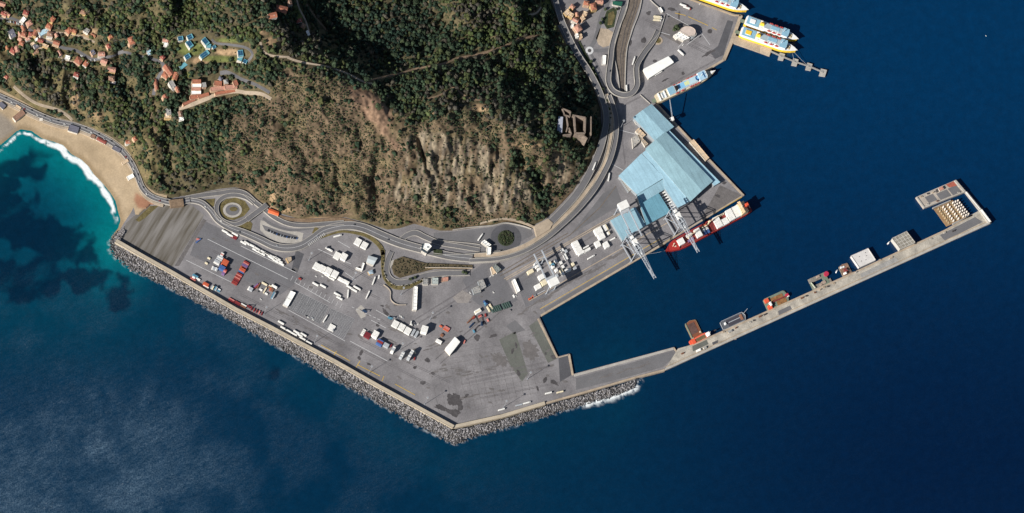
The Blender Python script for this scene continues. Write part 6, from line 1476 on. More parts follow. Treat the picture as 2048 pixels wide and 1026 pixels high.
# ---- container cranes -----------------------------------------------------------------
def sts_crane(label, fx, fy):
    """ship-to-shore crane: local +x points over the water, origin between the waterside rails"""
    th = ang(0.503, 0.864)
    t = thing('container_crane', label, 'crane', P(fx, fy, G)[:2] + (G,), th)
    m = PWG
    for sx in (0, -38):
        for sy in (-9, 9):
            b = MB(); b.beam((sx, sy, 1), (sx, sy * 0.86, 36), 1.2, 1.4)
            b.box((sx, sy, 0), (2.2, 6, 1.6)); b.build('leg', m, t)
    b = MB()
    for sy in (-9, 9): b.beam((-38, sy, 4), (0, sy, 4), 1.7, 1.8); b.beam((-38, sy * 0.9, 30), (0, sy * 0.9, 30), 1.4); b.beam((-38, sy, 5), (-6, sy * 0.88, 35), 0.9)
    b.build('sill_beam', m, t)
    for sx in (0, -38):
        for z_, w_ in ((14, 9), (36, 8)):
            b = MB(); b.beam((sx, -w_, z_), (sx, w_, z_), 1.3); b.build('portal_beam', m, t)
    b = MB()
    for sy in (-2.6, 2.6): b.beam((-50, sy, 37), (2, sy, 37), 0.9, 1.7)
    for i in range(12): b.beam((-50 + i * 4.4, -2.6, 37), (-45.6 + i * 4.4, 2.6, 37), 0.5)
    b.build('trolley_girder', m, t)
    b = MB()
    for sy in (-2.4, 2.4): b.beam((2, sy, 36.5), (63, sy, 36.5), 0.8, 1.5)
    for i in range(14): b.beam((2 + i * 4.3, -2.4 if i % 2 else 2.4, 36.5), (6.3 + i * 4.3, 2.4 if i % 2 else -2.4, 36.5), 0.6)
    b.box((50, 0, 37.6), (16, 4.4, 0.3)); b.build('boom', m, t)
    b = MB()
    for sy in (-1, 1): b.beam((-4, sy * 7.5, 36), (-1, sy * 1.5, 52), 1.1); b.beam((-30, sy * 5, 37), (-1, sy * 1.5, 52), 0.7)
    b.beam((-1, -2, 52), (-1, 2, 52), 1.4); b.build('apex_frame', m, t)
    b = MB()
    for sy in (-1.6, 1.6): b.beam((-1, sy, 52), (30, sy, 37.5), 0.45); b.beam((-1, sy, 52), (56, sy, 37.5), 0.45)
    b.build('forestay', m, t)
    b = MB(); b.box((-18, 0, 38.2), (12, 8.5, 5)); b.box((-18, 0, 43.2), (12.4, 9, 0.4)); b.box((-30, 0, 38), (6, 5, 4)); b.build('machinery_house', PW, t)
    b = MB(); b.box((8, 0, 31.5), (3, 2.6, 2.8)); b.box((4.5, 0, 35), (7, 5.4, 0.9)); b.build('cab', PW, t)
    b = MB()
    for i in range(7): b.beam((-38, 9.8, 4 + i * 4.4), (-33, 9.8, 8.4 + i * 4.4), 0.7, 0.3)
    b.build('stairway', m, t)
    return t
sts_crane('white ship-to-shore crane with its boom over open water, bow side of the container ship', 1270, 519)
sts_crane('white ship-to-shore crane with its boom across the red container ship', 1356.5, 466.5)
def yard_gantry(label, cx, cy, flip):
    th = ang(0.44, 0.90) + (math.pi if flip else 0)
    t = thing('yard_gantry', label, 'crane', P(cx, cy, G)[:2] + (G,), th)
    for sx in (-24, 34):
        for sy in (-8.6, 8.6):
            b = MB(); b.beam((sx, sy, 1), (sx, sy, 31), 1.5, 1.7); b.box((sx, sy, 0), (2, 5, 1.4)); b.build('leg', PWG, t)
    for sx in (-24, 34):
        for z_ in (3, 29):
            b = MB(); b.beam((sx, -9, z_), (sx, 9, z_), 1.5); b.build('sill_beam', PWG, t)
    for sy in (-8.6, 8.6):
        b = MB(); b.beam((-38, sy, 32), (38, sy, 32), 2.0, 2.4); b.build('main_girder', PWG, t)
    b = MB(); b.box((31, 0, 33.3), (15, 19, 5.5)); b.box((31, 0, 38.8), (15.4, 19.4, 0.4)); b.build('machinery_house', PW, t)
    b = MB(); b.box((20, 0, 33.3), (6, 17, 0.8)); b.box((18, -5, 26), (2.6, 2.4, 2.6)); b.box((20, 2, 24), (1.0, 12.2, 0.6)); b.build('trolley', PG, t)
    return t
yard_gantry('white rail-mounted yard gantry straddling container blocks, its house at the quay end', 1085.5, 553, False)
yard_gantry('white rail-mounted yard gantry straddling the teal blue hall, its house inland', 1252, 456, True)
# slim quay crane
t = thing('quay_crane', 'slim white jib crane on the quay beside the north blue hall', 'crane', P(1341, 242, G)[:2] + (G,), ang(-0.25, -1))
b = MB()
for s in (-1, 1):
    for q in (-1, 1): b.beam((s * 4, q * 4, 0), (s * 1.6, q * 1.6, 12), 0.9)
b.build('portal', PWG, t)
b = MB(); b.cyl((0, 0, 12), 2.2, 3, 12); b.box((-3, 0, 13.5), (7, 4, 3.5)); b.build('slewing_cabin', PW, t)
b = MB()
for s in (-0.8, 0.8): b.beam((1, s, 15), (32, s * 0.4, 26), 0.6, 0.7)
for i in range(7): b.beam((1 + i * 4.4, -0.8, 15 + i * 1.57), (5.4 + i * 4.4, 0.8, 16.57 + i * 1.57), 0.3)
b.build('jib', PWG, t)
def lift_truck(label, x, y, a, m):
    t = thing('reach_stacker', label, 'lift truck', P(x, y, G)[:2] + (G,), ang(math.cos(math.radians(a)), math.sin(math.radians(a))))
    b = MB(); b.box((0, 0, 1), (7.5, 3.2, 1.4)); b.box((-2.8, 0, 2.4), (2.2, 3.0, 1.0)); b.build('body', m, t)
    b = MB(); b.box((-0.6, 0.4, 2.4), (1.8, 1.8, 1.8), 0, 0.9); b.build('cab', M_GLASS, t)
    b = MB(); b.beam((-3, 0, 3.8), (5.5, 0, 7.2), 0.9); b.box((5.6, 0, 6.0), (1.2, 6.0, 0.6)); b.build('boom', m, t)
    for sx in (-2.4, 2.6):
        b = MB(); b.beam((sx, -2, 0.8), (sx, 2, 0.8), 0.7)
        for s in (-1, 1): b.beam((sx, s * 1.2, 0.8), (sx, s * 2.0, 0.8), 1.6)
        b.build('axle', PBK, t)
lift_truck('blue reach stacker with raised boom beside the green container row', 969, 606, 62, PB); lift_truck('navy reach stacker on the pale pad in mid-yard', 728, 623, 35, PN_); lift_truck('white reach stacker behind the south-yard row', 822, 647, 100, PW); lift_truck('dark red reach stacker at the sea wall line', 497, 614, 29, PD)
lift_truck('orange reach stacker on the quay road by the crane rail', 1060, 598, -30, PO); lift_truck('blue reach stacker at the west end of the south-yard row', 779, 637, 29, PT); lift_truck('dark reach stacker by the open frames', 963, 648, 100, PN_)
# rolled frames near the scrap row
for x, y, a, lab in [(955, 640, 62, 'dark open cradle in the scrap row, western one'), (966, 641, 75, 'dark open cradle in the scrap row, eastern one'), (952, 657, -48, 'dark open cradle beside the teal container')]:
    t = thing('open_cradle', lab, 'cradle', P(x, y, G)[:2] + (G,), ang(math.cos(math.radians(a)), math.sin(math.radians(a))))
    b = MB(); b.box((0, 0, 0.2), (12, 2.6, 0.5)); b.build('deck', M_STEELD, t)
    for s in (-1, 1):
        b = MB(); b.box((s * 5.8, 0, 0.7), (0.5, 2.6, 2.4)); b.build('end_frame', M_STEELD, t)

# ---- high mast lights -------------------------------------------------------------------
MASTS = [(1055, 758, 'beside the greenish asphalt patch near the basin'), (1007, 815, 'by the south-east sea wall'), (849.5, 808.5, 'at the corner near the black stain'), (738, 746, 'at the sea wall, beyond the yellow bays'), (629, 685, 'at the end of the trailers along the sea wall'),
         (528, 628, 'by the long low white shed'), (618, 520, 'beside the boundary hut'), (706, 559, 'at the tail of the long white container row'), (802, 589, 'inside the curved wall near the truck gate'), (860, 639, 'behind the slanting white container block'), (800, 700, 'among the tall narrow stacks'), (1241, 256, 'on the road beside the north blue hall'), (690, 730, 'on the open south yard'), (1080, 470, 'at the tunnel slab beside the viaduct')][:12]
def mast():
    t = thing('light_mast', 'x', 'light mast', group='high mast lights')
    b = MB(); b.cyl((0, 0, 0), 0.5, 30, 8, 0.2); b.cyl((0, 0, -0.1), 1.4, 0.6, 8); b.build('pole', PSV, t)
    b = MB(); b.cyl((0, 0, 30), 1.6, 0.5, 10, 1.9); b.build('lamp_ring', PSV, t)
    for i in range(6):
        b = MB(); a = i * math.pi / 3; b.box((1.9 * math.cos(a), 1.9 * math.sin(a), 29.8), (0.7, 0.7, 0.5), a); b.build('floodlight', PW, t)
    return t
for x, y, w in MASTS: place('mast', mast, x, y, 0, 'tall thin light mast ' + w, 'high mast lights', G, 0)
# curved boundary fence near the truck gate and along the sea wall road
def fence(name, label, pts, h, m, z=G):
    c = [P(x, y, z)[:2] for x, y in curve(pts, 5)]
    t = thing(name, label, 'fence', (*c[len(c) // 2], z))
    o = c[len(c) // 2]; b = MB()
    for p, q in zip(c, c[1:]): b.beam((p[0] - o[0], p[1] - o[1], h / 2), (q[0] - o[0], q[1] - o[1], h / 2), 0.5, h)
    b.build('panel', m, t)
    b = MB()
    for p, q in zip(c, c[1:]): b.beam((p[0] - o[0], p[1] - o[1], h + .1), (q[0] - o[0], q[1] - o[1], h + .1), 0.8, .25)
    b.build('coping', M_PALE, t)
fence('boundary_wall', 'curved dark-shadowed wall around the bare plot by the truck gate', [(767, 570), (776, 577), (781, 585), (781, 598), (787, 606), (797, 610), (812, 610)], 2.6, M_TAN)
fence('boundary_wall', 'straight wall between the terminal fence line and the loop viaduct', [(1330, 30), (1324, 50), (1317, 68), (1303, 84), (1290, 100)], 2.2, M_WALLG)
fence('boundary_wall', 'white wall slanting down to the corner of the ferry quay', [(1296, -4), (1308, 8), (1318, 17), (1326, 27)], 2.4, M_PALE)
fence('boundary_wall', 'long pale wall under the cliff above the customs yard', [(905, 461), (940, 456), (985, 452), (1010, 447), (1040, 452), (1062, 459)], 4.0, M_PALE)
fence('boundary_wall', 'pale kerb wall dividing the customs yard from the service road', [(868, 480), (905, 484), (940, 487), (960, 490)], 2.0, M_PALE)
fence('boundary_wall', 'dark inner wall between the service road and the railway', [(866, 508), (900, 511), (950, 508), (1000, 503)], 4.0, M_WALLG)
fence('boundary_wall', 'long beige retaining wall on top of the planted bank', [(850, 536), (900, 536), (945, 537)], 2.4, M_BEIGE, G + 2)
fence('boundary_wall', 'white boundary wall at the foot of the north blue hall', [(1280, 190), (1290, 199), (1300, 208)], 2.0, M_PALE)
# ================================================================== SHIPS
def hull_outline(L, B, bow=0.28, stern=0.06, n=14, rake=0.0, full=1.0):
    """closed outline, +x is the bow; returns points counter-clockwise"""
    x0, x1 = -L / 2, L / 2 + rake; up = []
    for i in range(n + 1):
        t = i / n; x = x0 + (x1 - x0) * t
        w = 1.0
        if t > 1 - bow: u = (t - (1 - bow)) / bow; w = max(0.0, 1 - u ** 2.1)
        if t < stern: u = 1 - t / stern; w = min(w, 1 - 0.16 * u * u)
        up.append((x, w * B / 2 * full))
    up[-1] = (x1, 0.12)
    return [(x, -y) for x, y in up] + [(x, y) for x, y in reversed(up)]
def loft(b, o0, z0, o1, z1, cap=True):
    n = len(o0)
    vs = [(x, y, z0) for x, y in o0] + [(x, y, z1) for x, y in o1]
    fs = [(i, (i + 1) % n, n + (i + 1) % n, n + i) for i in range(n)]
    if cap: fs.append(tuple(range(n, 2 * n)))
    b.add(vs, fs)
def ship_root(name, label, x, y, dx, dy, cat='ship'):
    return thing(name, label, cat, P(x, y, 0)[:2] + (0,), ang(dx, dy))
SW_ = paint('ship_white', 240, 240, 238); SB_ = paint('ship_deck_blue', 142, 184, 204); SY_ = paint('ship_yellow', 248, 206, 66); SGY = paint('ship_deck_grey', 168, 182, 188)
SRED = paint('lifeboat_red', 178, 66, 62); SNV = paint('ship_navy', 30, 78, 132); SHR = paint('hull_red', 170, 52, 48); SCR = paint('deck_cream', 214, 204, 180); SOR = paint('hull_orange', 226, 96, 66)
SDK = paint('deck_brown_red', 132, 60, 58); SLB = paint('sun_deck_blue', 140, 196, 232); SDG = paint('deck_dark_grey', 96, 100, 106); STN = paint('hull_tan', 196, 180, 150); SGN = paint('deck_green_grey', 120, 132, 116); SRU = paint('deck_rust', 134, 84, 62)
def lifeboat(t, x, y, z, L=9):
    b = MB(); o = [(x + a * L / 2, y + c * 1.5) for a, c in ((-1, -0.5), (-0.6, -1), (0.6, -1), (1, 0), (0.6, 1), (-0.6, 1), (-1, 0.5))]
    loft(b, [(x + (px - x) * .8, y + (py - y) * .6) for px, py in o], z, o, z + 1.3); loft(b, o, z + 1.3, [(x + (px - x) * .8, y + (py - y) * .7) for px, py in o], z + 2.3)
    lb = b.build('lifeboat', SRED, t)
    for q in (-.3, .3):
        b = MB(); b.beam((x + L * q, y, z + 2.4), (x + L * q, y * 0.86, z + 4), 0.4); b.build('davit', SW_, lb)
def yellow_ferry(label, x, y, dx, dy, L=117, B=18.5, funnel=SY_):
    t = ship_root('ferry', label, x, y, dx, dy, 'ferry')
    o = hull_outline(L, B, 0.30); oi = hull_outline(L, B, 0.34, full=0.8); of = hull_outline(L, B, 0.29, rake=3)
    b = MB(); loft(b, oi, -3, o, 2.5, False); loft(b, o, 2.5, o, 9.2); b.build('hull', SY_, t)
    b = MB(); loft(b, o, 9.2, of, 11.6); b.build('upper_hull', SW_, t)
    def deck(nm, xa, xb, wy, z0, z1, m, mt=None, nose=0.0):
        q = [(xa, -wy), (xb, -wy), (xb + nose, -wy * 0.4), (xb + nose, wy * 0.4), (xb, wy), (xa, wy)] if nose else [(xa, -wy), (xb, -wy), (xb, wy), (xa, wy)]
        b = MB(); b.prism(q, z0, z1 - 0.15); c = b.build(nm, m, t)
        b = MB(); b.prism([(u * 0.995 if abs(u) > 1 else u, v * 0.97) for u, v in q], z1 - 0.15, z1); b.build('deck', mt or SGY, c)
        return c
    W = B / 2
    deck('accommodation', -L * 0.49, L * 0.29, W * 0.99, 11.6, 14.2, SW_, SW_)
    deck('upper_accommodation', -L * 0.15, L * 0.27, W * 0.62, 14.2, 17.2, SW_, SGY, 2)
    deck('aft_pool_deck', -L * 0.47, -L * 0.24, W * 0.86, 14.2, 14.9, SB_, SB_)
    deck('pool_house', -L * 0.42, -L * 0.32, W * 0.45, 14.9, 16.2, SW_, SY_ if funnel is SY_ else SW_)
    deck('sun_deck', -L * 0.02, L * 0.14, W * 0.42, 17.2, 18.0, SW_, SB_)
    deck('bridge', L * 0.20, L * 0.31, W * 0.94, 14.2, 18.4, SW_, SB_, 1.5)
    b = MB(); b.box((L * 0.317, 0, 16.3), (0.5, W * 1.8, 1.3)); b.box((L * 0.325, 0, 11.7), (3.0, W * 1.5, 0.4)); b.build('bridge_windows', SNV, t)
    b = MB(); b.box((L * 0.355, 0, 11.62), (9, W * 0.9, 0.3)); b.box((L * 0.365, 2, 11.9), (3.5, 1.6, 1.2)); b.box((L * 0.365, -2, 11.9), (3.5, 1.6, 1.2)); b.build('windlass_deck', STN, t)
    b = MB(); b.box((-L * 0.19, 0, 14.2), (8.5, W * 0.5, 8), 0, 0.8); c = b.build('funnel', SY_, t)
    for q in (.2, .17):
        b = MB(); b.cyl((-L * q, 0, 22.0), 0.8, 1.8, 8); b.build('exhaust', PBK, c)
    for s in (-1, 1):
        for i in range(3): lifeboat(t, -L * 0.03 + i * L * 0.095, s * W * 0.86, 14.5, 8.5)
        b = MB(); b.box((-L * 0.13, s * W * 0.8, 14.2), (14, 1.6, 1.0)); b.build('life_raft_rack', SW_, t)
    b = MB(); b.beam((L * 0.22, 0, 18.4), (L * 0.22, 0, 25), 0.7); b.beam((L * 0.22, -2.5, 23), (L * 0.22, 2.5, 23), 0.4); b.build('mast', SW_, t)
    b = MB(); b.box((-L / 2 - 4.5, 0, 3.6), (10, 6.5, 0.5)); b.build('stern_ramp', SGN, t)
    return t
yellow_ferry('yellow and white ferry lying against the tan jetty, lower of two berthed together', 1534, 86.5, 110, 37)
yellow_ferry('yellow and white ferry berthed outside its twin, upper of the pair', 1540, 64, 108, 39, 110, 17.5, SW_)
yellow_ferry('yellow and white ferry cut by the top edge of the photo', 1436, 5, 112, 39, 118, 18)

# blue and white passenger ship along the inner quay
t = ship_root('passenger_ship', 'blue and white passenger ship moored along the ferry quay', 1369, 174, 116, -55)
L, B = 128, 19.5; W = B / 2
o = hull_outline(L, B, 0.3); oi = hull_outline(L, B, 0.34, full=0.8); of = hull_outline(L, B, 0.29, rake=2)
b = MB(); loft(b, oi, -3, o, 2, False); loft(b, o, 2, of, 9.5); b.build('hull', STN, t)
b = MB(); b.prism([(x * .985, y * .93) for x, y in of], 9.5, 9.7); b.build('main_deck', SCR, t)
def sdeck(nm, xa, xb, wy, z0, z1, m, mt):
    b = MB(); b.prism([(xa, -wy), (xb, -wy), (xb + 1.5, -wy * 0.5), (xb + 1.5, wy * 0.5), (xb, wy), (xa, wy)], z0, z1 - .15); c = b.build(nm, m, t)
    b = MB(); b.prism([(xa + .3, -wy * .96), (xb - .2, -wy * .96), (xb - .2, wy * .96), (xa + .3, wy * .96)], z1 - .15, z1); b.build('deck', mt, c)
sdeck('accommodation', -L * 0.30, L * 0.31, W * 0.72, 9.7, 13, SW_, SGY); sdeck('sun_deck', -L * 0.15, L * 0.02, W * 0.6, 13, 15.2, SW_, SLB); sdeck('sun_deck', L * 0.025, L * 0.18, W * 0.6, 13, 15.2, SW_, paint('pale_deck', 186, 212, 222))
sdeck('bridge', L * 0.21, L * 0.335, W * 0.86, 13, 17.4, SW_, paint('bridge_blue', 172, 206, 226)); sdeck('aft_house', -L * 0.31, -L * 0.2, W * 0.8, 13, 14.6, SW_, SB_)
b = MB(); b.box((L * 0.3, 0, 17.4), (2.2, W * 1.3, 0.2)); b.box((L * 0.345, 0, 15), (0.4, W * 1.4, 1.4)); b.build('bridge_windows', SNV, t)
b = MB(); b.box((-L * 0.172, 0, 13.0), (6, W * 0.9, 6), 0, 0.85); b.build('funnel', PBK, t)
b = MB(); b.cyl((L * 0.20, 0, 13), 5.2, 3.2, 14); c = b.build('lounge_dome', SNV, t); b = MB(); b.cyl((L * 0.205, 0.3, 16.2), 3.2, 0.5, 14); b.build('dome_cap', SLB, c)
for s in (-1, 1):
    for q in (-0.17, -0.08, 0.07, 0.13, 0.19): lifeboat(t, L * q, s * W * 0.86, 10, 8)
b = MB(); b.box((-L * 0.36, 0, 9.7), (2.2, W * 1.5, 2.4)); b.box((-L * 0.41, 0, 9.7), (1.8, W * 1.0, 2)); b.box((-L * 0.455, 0, 9.7), (1.6, W * 1.6, 2.8)); b.build('stern_gear', SW_, t)
b = MB(); b.box((-L * 0.385, 0, 9.72), (5, W * 1.2, 1.0)); b.build('hatch', SGY, t)
b = MB(); b.prism([(L * 0.36, -W * .45), (L * 0.44, -W * .22), (L * 0.44, W * .22), (L * 0.36, W * .45)], 9.7, 10.3); b.build('bow_deck', SCR, t)
b = MB(); b.prism([(L * 0.43, -W * .3), (L * 0.51, -0.4), (L * 0.51, 0.4), (L * 0.43, W * .3)], 9.75, 11); b.build('bow_bulwark', SW_, t)
b = MB(); b.beam((L * .25, 0, 17), (L * .25, 0, 25), .7); b.build('mast', SW_, t)
b = MB(); b.box((-L / 2 - 4, 0, 3.4), (9, 8, .5)); b.build('stern_ramp', SGN, t)
b = MB(); b.box((-L * 0.0 + 1, 0, 15.2), (10, W * .8, 0.1)); b.build('helipad', paint('pale_yellow', 216, 224, 170), t)

# red container ship
t = ship_root('container_ship', 'red container ship loaded with white containers under the crane', 1414, 460, -170, 90)
L, B = 188, 25; W = B / 2
o = hull_outline(L, B, 0.22, 0.05); oi = hull_outline(L, B, 0.3, full=0.82); of = hull_outline(L, B, 0.21, 0.05, rake=3)
b = MB(); loft(b, oi, -4, o, 2, False); loft(b, o, 2, of, 9); b.build('hull', SHR, t)
b = MB(); b.prism([(x * .985, y * .92) for x, y in of], 9.0, 9.2); b.build('main_deck', SDK, t)
b = MB(); loft(b, [(x, y) for x, y in hull_outline(26, B * .8, 0.9, 0.02)], 9.2, [(x, y) for x, y in hull_outline(26, B * .84, 0.9, 0.02)], 11.5); [None]
b.v = [(x + L / 2 - 12, y, z) for x, y, z in b.v]; fo = b.build('forecastle', SHR, t)
b = MB(); b.cyl((L / 2 - 14, 0, 11.5), 1.0, 7, 8, .6); b.box((L / 2 - 18, 3, 11.5), (3, 2, 1.6)); b.box((L / 2 - 18, -3, 11.5), (3, 2, 1.6)); b.build('foremast', SCR, t)
for xq in (56, 34, 8, -14, -34, -56):
    b = MB(); b.box((xq, 0, 9.2), (17.5 if xq < 50 else 14, B * 0.8, 1.6)); b.build('hatch_cover', SDK, t)
b = MB(); b.box((-L * 0.40, 0, 9.2), (15, B * 0.92, 12)); b.box((-L * 0.385, 0, 21.2), (9, B * 0.7, 4)); b.box((-L * 0.375, 0, 25.2), (5, B * 1.0, 2.6)); c = b.build('deckhouse', paint('deckhouse_cream', 244, 214, 168), t)
b = MB(); b.box((-L * 0.44, 0, 21.2), (6, 6, 7), 0, .85); b.build('funnel', SOR, c)
b = MB(); b.beam((-L * .375, 0, 27.8), (-L * .375, 0, 34), .6); b.build('radar_mast', SW_, c)
b = MB(); b.box((-L * .36, 0, 25.6), (.3, B * .9, 1.2)); b.build('bridge_windows', M_GLASS, c)
for xq, yq in ((45, 0), (-2.5, -6)):
    b = MB(); b.cyl((xq, yq, 9.2), 1.6, 12, 10, 1.3); b.box((xq, yq, 21), (4, 3.4, 3)); b.beam((xq, yq, 22.5), (xq - 22, yq - 2, 22.5), 1.1, 1.4); b.build('deck_crane', paint('crane_cream', 240, 222, 186), t)
b = MB(); b.box((-L * .475, 0, 9.2), (7, 10, 1.0)); b.cyl((-L * .47, 5, 9.4), 1.2, 1.4); b.cyl((-L * .47, -5, 9.4), 1.2, 1.4); b.build('mooring_deck', SDK, t)
ship_t = t
b = MB(); b.box((-L / 2 + 1.5, 0, 9), (1.2, 9, 1.4)); b.build('stern_bulwark', SCR, t)
def deck_block(x0, y0, cols, tiers, where, nx=1):
    M_ = ship_t.matrix_basis
    th = ship_t.rotation_euler.z; ox, oy = ship_t.location.x, ship_t.location.y
    for e in range(nx):
        for i, k in enumerate(cols):
            if k == ' ': continue
            for q in range(tiers):
                lx, ly = x0 + (e - (nx - 1) / 2) * 12.5, y0 + (i - (len(cols) - 1) / 2) * 2.5
                CLIST.append(dict(k=k, L=12.2, loc=(ox + lx * math.cos(th) - ly * math.sin(th), oy + lx * math.sin(th) + ly * math.cos(th), 10.85 + q * 2.61), rot=th, where=where, pr=tiers - 1 - q, area=12.3))
deck_block(63, 0.5, 'wwwww', 2, 'in the foremost bay of the red ship'); deck_block(43, 6, 'pp', 1, 'purple, in the second bay of the red ship'); deck_block(42, -4, 'ww', 1, 'landward in the second bay of the red ship'); deck_block(24, 1, 'wwwwwww', 2, 'in the bay under the crane boom of the red ship'); deck_block(8, 4.5, 'wwbbb', 1, 'in the short bay beside the deck crane of the red ship')
deck_block(7.5, -6, 'oc', 1, 'landward by the deck crane of the red ship'); deck_block(-20, 5.5, 'wwwww', 2, 'seaward in the bay behind the ship crane'); deck_block(-20, -6, 'wwww', 2, 'landward in the bay behind the ship crane'); deck_block(-34, 6, 'wwwww', 2, 'seaward in the next bay aft'); deck_block(-33, -9, 'c', 2, 'single one landward in the next bay aft')
deck_block(-48, 0, 'wwwwwwwww', 3, 'in the full bay before the last of the red ship'); deck_block(-62, 0, 'wwwwwwwww', 3, 'in the last full bay ahead of the deckhouse')
flush_containers()

# work barges and dredgers along the pier
def barge_hull(t, L, B, z, m, deckm, bow=0.1):
    o = hull_outline(L, B, bow, 0.05); oi = hull_outline(L, B, bow, 0.05, full=0.85)
    b = MB(); loft(b, oi, -2, o, 0.5, False); loft(b, o, 0.5, o, z); b.build('hull', m, t)
    b = MB(); b.prism([(x * .97, y * .9) for x, y in o], z, z + 0.15); b.build('deck', deckm, t)
def rim(t, L, B, z, m, nm='bulwark'):
    o = hull_outline(L, B, 0.1, 0.05); b = MB()
    for p, q in zip(o, o[1:] + o[:1]): b.beam((*p, z + .5), (*q, z + .5), .6, 1.0)
    b.build(nm, m, t)
t = ship_root('flat_barge', 'rusty brown flat barge moored across the orange ship', 1388, 662, -25, -52, 'barge'); barge_hull(t, 44, 24, 2.2, mat('barge_tan', alb(150, 130, 100), var=.2, scale=.2), SRU)
b = MB(); b.box((5, 1, 2.35), (22, 15, .35)); b.build('cargo_floor', mat('wet_cargo', alb(100, 76, 70), var=.2, scale=.2), t)
b = MB(); b.box((1, 10.4, 2.2), (38, 1.6, 1.2)); b.build('bulwark', SGN, t); b = MB(); b.box((-8, -9, 2.2), (3, 2, 2.2)); b.build('winch', SCR, t); b = MB(); b.box((-14, 9, 2.2), (2.6, 2, 1.8)); b.build('winch', SCR, t)
t = ship_root('hopper_ship', 'orange coaster with an open brown hold beside the pier', 1400, 679, 42, -22); barge_hull(t, 45, 14, 4, SOR, SOR, 0.3)
b = MB(); b.box((1, 0, 4.15), (20, 7, .5)); b.build('open_hold', mat('hold_earth', alb(112, 98, 72), var=.2, scale=.3), t)
b = MB()
for s in (-1, 1): b.box((1, s * 4.2, 4.15), (22, .9, 1.6))
b.build('hold_coaming', paint('coaming_pink', 226, 140, 116), t)
b = MB(); b.box((16, 0, 4.15), (6, 8, 3.5)); b.box((17, 0, 7.65), (4, 7, 2.4)); b.build('deckhouse', SW_, t); b = MB(); b.cyl((19, 0, 10), .4, 5); b.build('mast', SW_, t); b = MB(); b.box((-15, 0, 4.15), (7, 8, 1.4)); b.build('forecastle', SOR, t)
t = ship_root('hopper_barge', 'grey barge with a white-rimmed dark hold moored to the pier', 1466, 643, 48, -22, 'barge'); barge_hull(t, 52, 18, 3, SDG, SDG, 0.16); rim(t, 52, 18, 3, PG)
b = MB(); b.box((1, -3.8, 3.15), (27, 6, .6)); b.box((0, 4.2, 3.15), (27, 5, .6)); b.build('hold_hatch', paint('hold_dark', 74, 72, 80), t); b = MB(); b.box((2, 0.3, 3.8), (24, 1.2, .9)); b.build('catwalk', PG, t)
b = MB(); b.box((-18, 1, 3.15), (3, 5, 3)); b.build('cabin', SW_, t); b = MB(); b.box((17, 0, 3.15), (5, 11, 1.4)); b.build('deck_house', paint('rust_deck', 150, 108, 88), t); b = MB(); b.beam((22, 4, 4), (34, 9, 8), .6); b.build('boom', PG, t)
t = ship_root('hopper_barge', 'orange and brown split hopper barge with red ends moored to the pier', 1553, 602, 46, -21, 'barge'); barge_hull(t, 50, 27, 2.6, SGN, SGN, 0.12)
b = MB(); b.box((2, 4.5, 2.75), (26, 9, .4)); b.box((8, -6, 2.75), (20, 9, .4)); b.build('cargo_floor', mat('rusty_floor', alb(146, 104, 66), var=.25, scale=.2), t); b = MB(); b.box((3, 0, 2.75), (32, 2.4, 2.4)); b.build('centre_girder', SDK, t)
b = MB(); b.box((-20, 7, 2.75), (8, 8, 3.6)); b.box((-19, -7.5, 2.75), (8, 9, 3.2)); b.build('end_house', SOR, t); b = MB(); b.box((-16, -2.5, 2.75), (3, 8, 6)); b.build('control_house', SW_, t); b = MB(); b.box((22, 1, 2.75), (6, 5, 3)); b.build('stern_house', paint('crimson_paint', 190, 56, 78), t); b = MB(); b.box((24, -2, 2.75), (3, 2.4, 2)); b.build('cabin', SW_, t)
b = MB(); b.box((-11, -6, 3.2), (7, 6, .3)); b.build('well', PBK, t)
t = ship_root('dredger', 'grey dredging pontoon with a round crimson drum moored to the pier', 1637, 564, 44, -20, 'dredger')
for s, LL in ((8, 36), (-8, 40)):
    b = MB(); b.box((0 if s > 0 else 4, s, -2), (LL, 9, 4.2)); b.build('pontoon', mat('pontoon_grey', alb(140, 134, 124), var=.2, scale=.25), t)
b = MB(); b.box((14, 0, -1.5), (10, 24, 3.9)); b.box((-15, 0, -1.5), (5, 24, 3.6)); b.build('cross_hull', SGN, t)
b = MB(); b.cyl((19, 7, 2.4), 4.8, 3, 14); b.build('drum', paint('crimson_drum', 186, 52, 80), t); b = MB(); b.beam((-16, 4, 4), (-13, -10, 5), 1.8, 1.2); b.build('ladder_frame', paint('pale_yellow_steel', 206, 210, 186), t); 
for c_, d_ in (((2, 9, 2.2), (6, 4, 2.6)), ((8, -6, 2.2), (8, 6, 1.6)), ((1, -8, 2.2), (4, 4, 2.2))):
    b = MB(); b.box(c_, d_); b.build('deck_house', paint('pinkish_house', 170, 150, 136), t)
t = ship_root('work_barge', 'small brown crane barge moored beside the plain white caisson', 1690, 541, -14, -28, 'barge'); barge_hull(t, 26, 20, 2, mat('barge_grey', alb(142, 132, 116), var=.2, scale=.3), mat('barge_rust', alb(136, 106, 88), var=.3, scale=.3), 0.1)
b = MB(); b.box((-1, 0, 2.15), (7, 6, 3)); b.build('crane_house', SDK, t); b = MB(); b.beam((2, 0, 4.5), (-13, -9, 9), .9); b.build('jib', M_STEELD, t); b = MB(); b.cyl((8, 6, 2.15), 2.2, 1.6, 10); b.box((7, 1, 2.15), (3, 4, 1.2)); b.build('tank', SW_, t); b = MB(); b.box((-8, 4, 2.15), (5, 4, 1.2)); b.build('winch', M_RUST, t)
t = ship_root('work_pontoon', 'small grey pontoon wedged between crane barge and pier', 1697, 553, 20, -9, 'pontoon'); barge_hull(t, 24, 8, 1.8, SGN, mat('pontoon_deck', alb(150, 144, 130), var=.25, scale=.3), 0.06)
b = MB(); b.box((-8, 0, 1.95), (4, 3.5, 2.2)); b.build('cabin', SW_, t)
